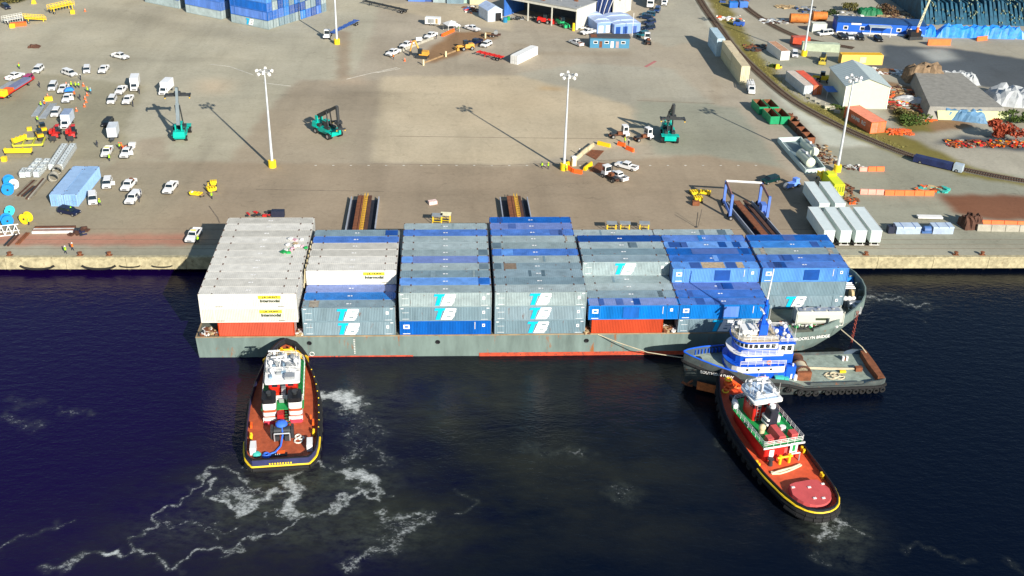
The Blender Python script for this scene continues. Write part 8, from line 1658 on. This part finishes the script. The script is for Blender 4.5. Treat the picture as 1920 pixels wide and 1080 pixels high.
low = [G(*p) for p in [(1735, 226), (1815, 228), (1895, 228), (1800, 150), (1700, 145)]]; put('sheeting', MB().prism([(p.x-c.x, p.y-c.y) for p in low], 0, 3.2, [((p.x-c.x)*.86, (p.y-c.y)*.84+2) for p in low]), TG, t)
f0, f1 = low[1], low[2]; f2 = low[0]
put('front_band', MB().quad((f2.x-c.x+3.5, f2.y-c.y-.25, .1), (f1.x-c.x-1, f1.y-c.y-.25, .1), ((f1.x-c.x)*.93, f1.y-c.y+.25, 2.6), ((f2.x-c.x)*.80+1, f2.y-c.y+.25, 2.6)).mesh('front_band') if True else None, M('lime_front', (.58, .62, .30), .7, var=.1), t)
WT = M('white_sheeting', (.40, .42, .43), .7, var=.2)
for (px, py, L, D, H, a, lb) in ((1672, 190, 26, 4, 1.4, -32, 'long white sheeting strip along the left edge of the covered pile'), (1735, 160, 17, 6, 2.6, -3, 'pale grey sheeted heap behind the covered pile'), (1745, 198, 13, 4, 1.8, 12, 'white and blue crumpled sheeting on the near left of the covered pile'), (1860, 200, 26, 14, 3.2, -14, 'large crumpled white sheeting heap at the right edge')):
    solo('white_sheeting', lb, 'sheeting', mound(MB(), L, D, H, 22, 8, px, .3), WT, (*G(px, py)[:2], GZ), R(a))
solo('blue_tarpaulin', 'blue-grey tarpaulin mound at the near left corner of the covered pile', 'tarpaulin', mound(MB(), 14, 5, 2.6, 14, 8, 77, .2), M('tarp_steel_blue', (.10, .22, .36), .6, var=.3), (*G(1752, 224)[:2], GZ), R(-18))
# red bush and orange scrap at right
def foliage(name, label, cat, loc, rx, ry, H, mat, n, seed, leaf=.5, trunkm=None):
    r2 = random.Random(seed); t = thing(name, label, cat, loc); put('stem', MB().cyl((0, 0, 0), (0, 0, H*.5), .15, .06, 6), trunkm or RUSTD, t); m = MB()
    cl_ = [(r2.uniform(-.75, .75), r2.uniform(-.75, .75), r2.uniform(-.5, .6), r2.uniform(.25, .6)) for _ in range(9)]
    for i in range(n):
        while True:
            x, y, z = r2.uniform(-1, 1), r2.uniform(-1, 1), r2.uniform(-1, 1)
            if x*x+y*y+z*z < 1: break
        k_ = r2.choice(cl_); x, y, z = k_[0]+x*k_[3], k_[1]+y*k_[3], k_[2]+z*k_[3]*.9
        c = Vector((x*rx, y*ry, max(.1, H*.5+z*H*.5))); u = Vector((r2.gauss(0, 1), r2.gauss(0, 1), r2.gauss(0, 1))).normalized(); v = u.cross(Vector((r2.gauss(0, 1), r2.gauss(0, 1), r2.gauss(0, 1)))).normalized(); s = leaf*r2.uniform(.5, 1.2)
        m.quad(c-u*s, c-v*s*.6, c+u*s, c+v*s*.6)
    o = put('leaves', m, mat, t); o['kind'] = 'stuff'; return t
RL = M('red_foliage', (.34, .06, .025), .8, var=.4, scale=2); GL = M('green_foliage', (.06, .10, .015), .8, var=.4, scale=2); OL = M('olive_foliage', (.12, .11, .03), .8, var=.4, scale=2); DL = M('dark_green_foliage', (.03, .055, .012), .8, var=.4, scale=2)
foliage('red_bush', 'bright red leafy bush at the right edge above orange scrap', 'bush', (*G(1882, 262)[:2], GZ), 5, 3.4, 5.5, RL, 1500, 1); junk('orange_scrap', 'long scatter of orange, red and yellow scrap below the red bush', 'scrap', (*G(1850, 272)[:2], GZ), 11, 2.6, [ORG, RED, RUST, YEL, RUSTD, RUST, RUSTD, COR, RUSTD, CONC], 260, 91, 1.0)
junk('orange_scrap', 'orange crumpled heap at the near end of the long orange container', 'scrap', (*G(1685, 250)[:2], GZ), 3.4, 2.2, [ORG, COR], 60, 92, 1.3); junk('orange_scrap', 'orange and red scraps beside the right wall of the cream shed', 'scrap', (*G(1688, 196)[:2], GZ), 4, 2, [ORG, YELB, RED, WHITE], 40, 93, 1.3)
for i, (px, py, rx, H, mt, lb) in enumerate(((1715, 232, 5, 2.2, GL, 'low green bush patch right of the orange container'), (1700, 218, 3.5, 1.8, OL, 'low olive bush patch right of the orange container'), (1590, 22, 3.5, 3, OL, 'olive bush behind the rusty tanks'), (1548, 36, 4.2, 3.4, DL, 'green and brown bush beside the rusty tanks'), (1662, 30, 4.5, 4.2, RL if False else M('brown_foliage', (.12, .07, .035), .9, var=.4), 'brown leafless bush behind the blue office'), (1908, 232, 5, 3.5, GL, 'green bush at the right edge above the red one'), (15, 4, 7, 3, OL, 'olive shrub in the top left corner of the yard'), (1452, 128, 1.6, .8, GL, 'small green tuft beside the yellow post at the railway verge'), (1570, 205, 3.0, .9, GL, 'bright green low patch in front of the cream shed'))): foliage('bush', lb, 'bush', (*G(px, py)[:2], GZ), rx, rx*.7, H, mt, 700, 20+i, .4)
# grass tufts on the verge
r3 = random.Random(9); gm = MB(); PL = spline([G(*p) for p in [(1348, 6), (1395, 68), (1432, 118), (1470, 160), (1530, 205), (1610, 246), (1690, 280)]], 10)
for i in range(1300):
    k = r3.randrange(len(PL)-1); p = PL[k].lerp(PL[k+1], r3.random()); n_v = (PL[k+1]-PL[k]).normalized(); w = r3.uniform(-4.2, 5.2); p = p+Vector((-n_v.y, n_v.x, 0))*(-w*.6-.3); s = r3.uniform(.12, .34); a = r3.uniform(0, 6.28); dx, dy = math.cos(a)*s, math.sin(a)*s
    gm.poly([(p.x-dx, p.y-dy, GZ-.05), (p.x+dx, p.y+dy, GZ-.05), (p.x+r3.uniform(-.2, .2), p.y, GZ+r3.uniform(.08, .3))])
solo('verge_grass', None, None, gm, M('verge_grass_blades', (.22, .20, .06), .9, var=.4), kind='stuff')
solo('concrete_kerb', 'line of rough pale concrete blocks along the railway verge by the shed', 'kerb', bxm(*[((i*1.7, -.9*i, .3), (1.4, .8, .6), -.4+.1*(i % 3)) for i in range(7)]), CONC, (*G(1508, 182)[:2], GZ)) if False else None
for i in range(7):
    q = G(1515+9*i, 183+5*i); solo('concrete_block', 'rough pale concrete block, %s in the line below the silver-white container' % ORD[i], 'concrete block', MB().box((0, 0, .35), (1.7, .9, .7), top=(.9, .9)), CONC, (q.x, q.y, GZ), R(-35+7*(i % 3)), 'concrete blocks beside the verge')
q = G(1555, 206); solo('timber_block', 'yellow timber block lying at the verge in front of the cream shed', 'timber', bxm(((0, 0, .4), (2.8, 1.2, .8))), CBEI, (q.x, q.y, GZ), R(-5)); q = G(1457, 130); solo('yellow_bin', 'yellow and grey small machine at the railway verge', 'machine', MB().box((0, 0, .7), (1.3, 1.0, 1.4), top=(.7, .7)).cyl((.7, 0, .4), (1.4, 0, .4), .35, n=8), YELB, (q.x, q.y, GZ))
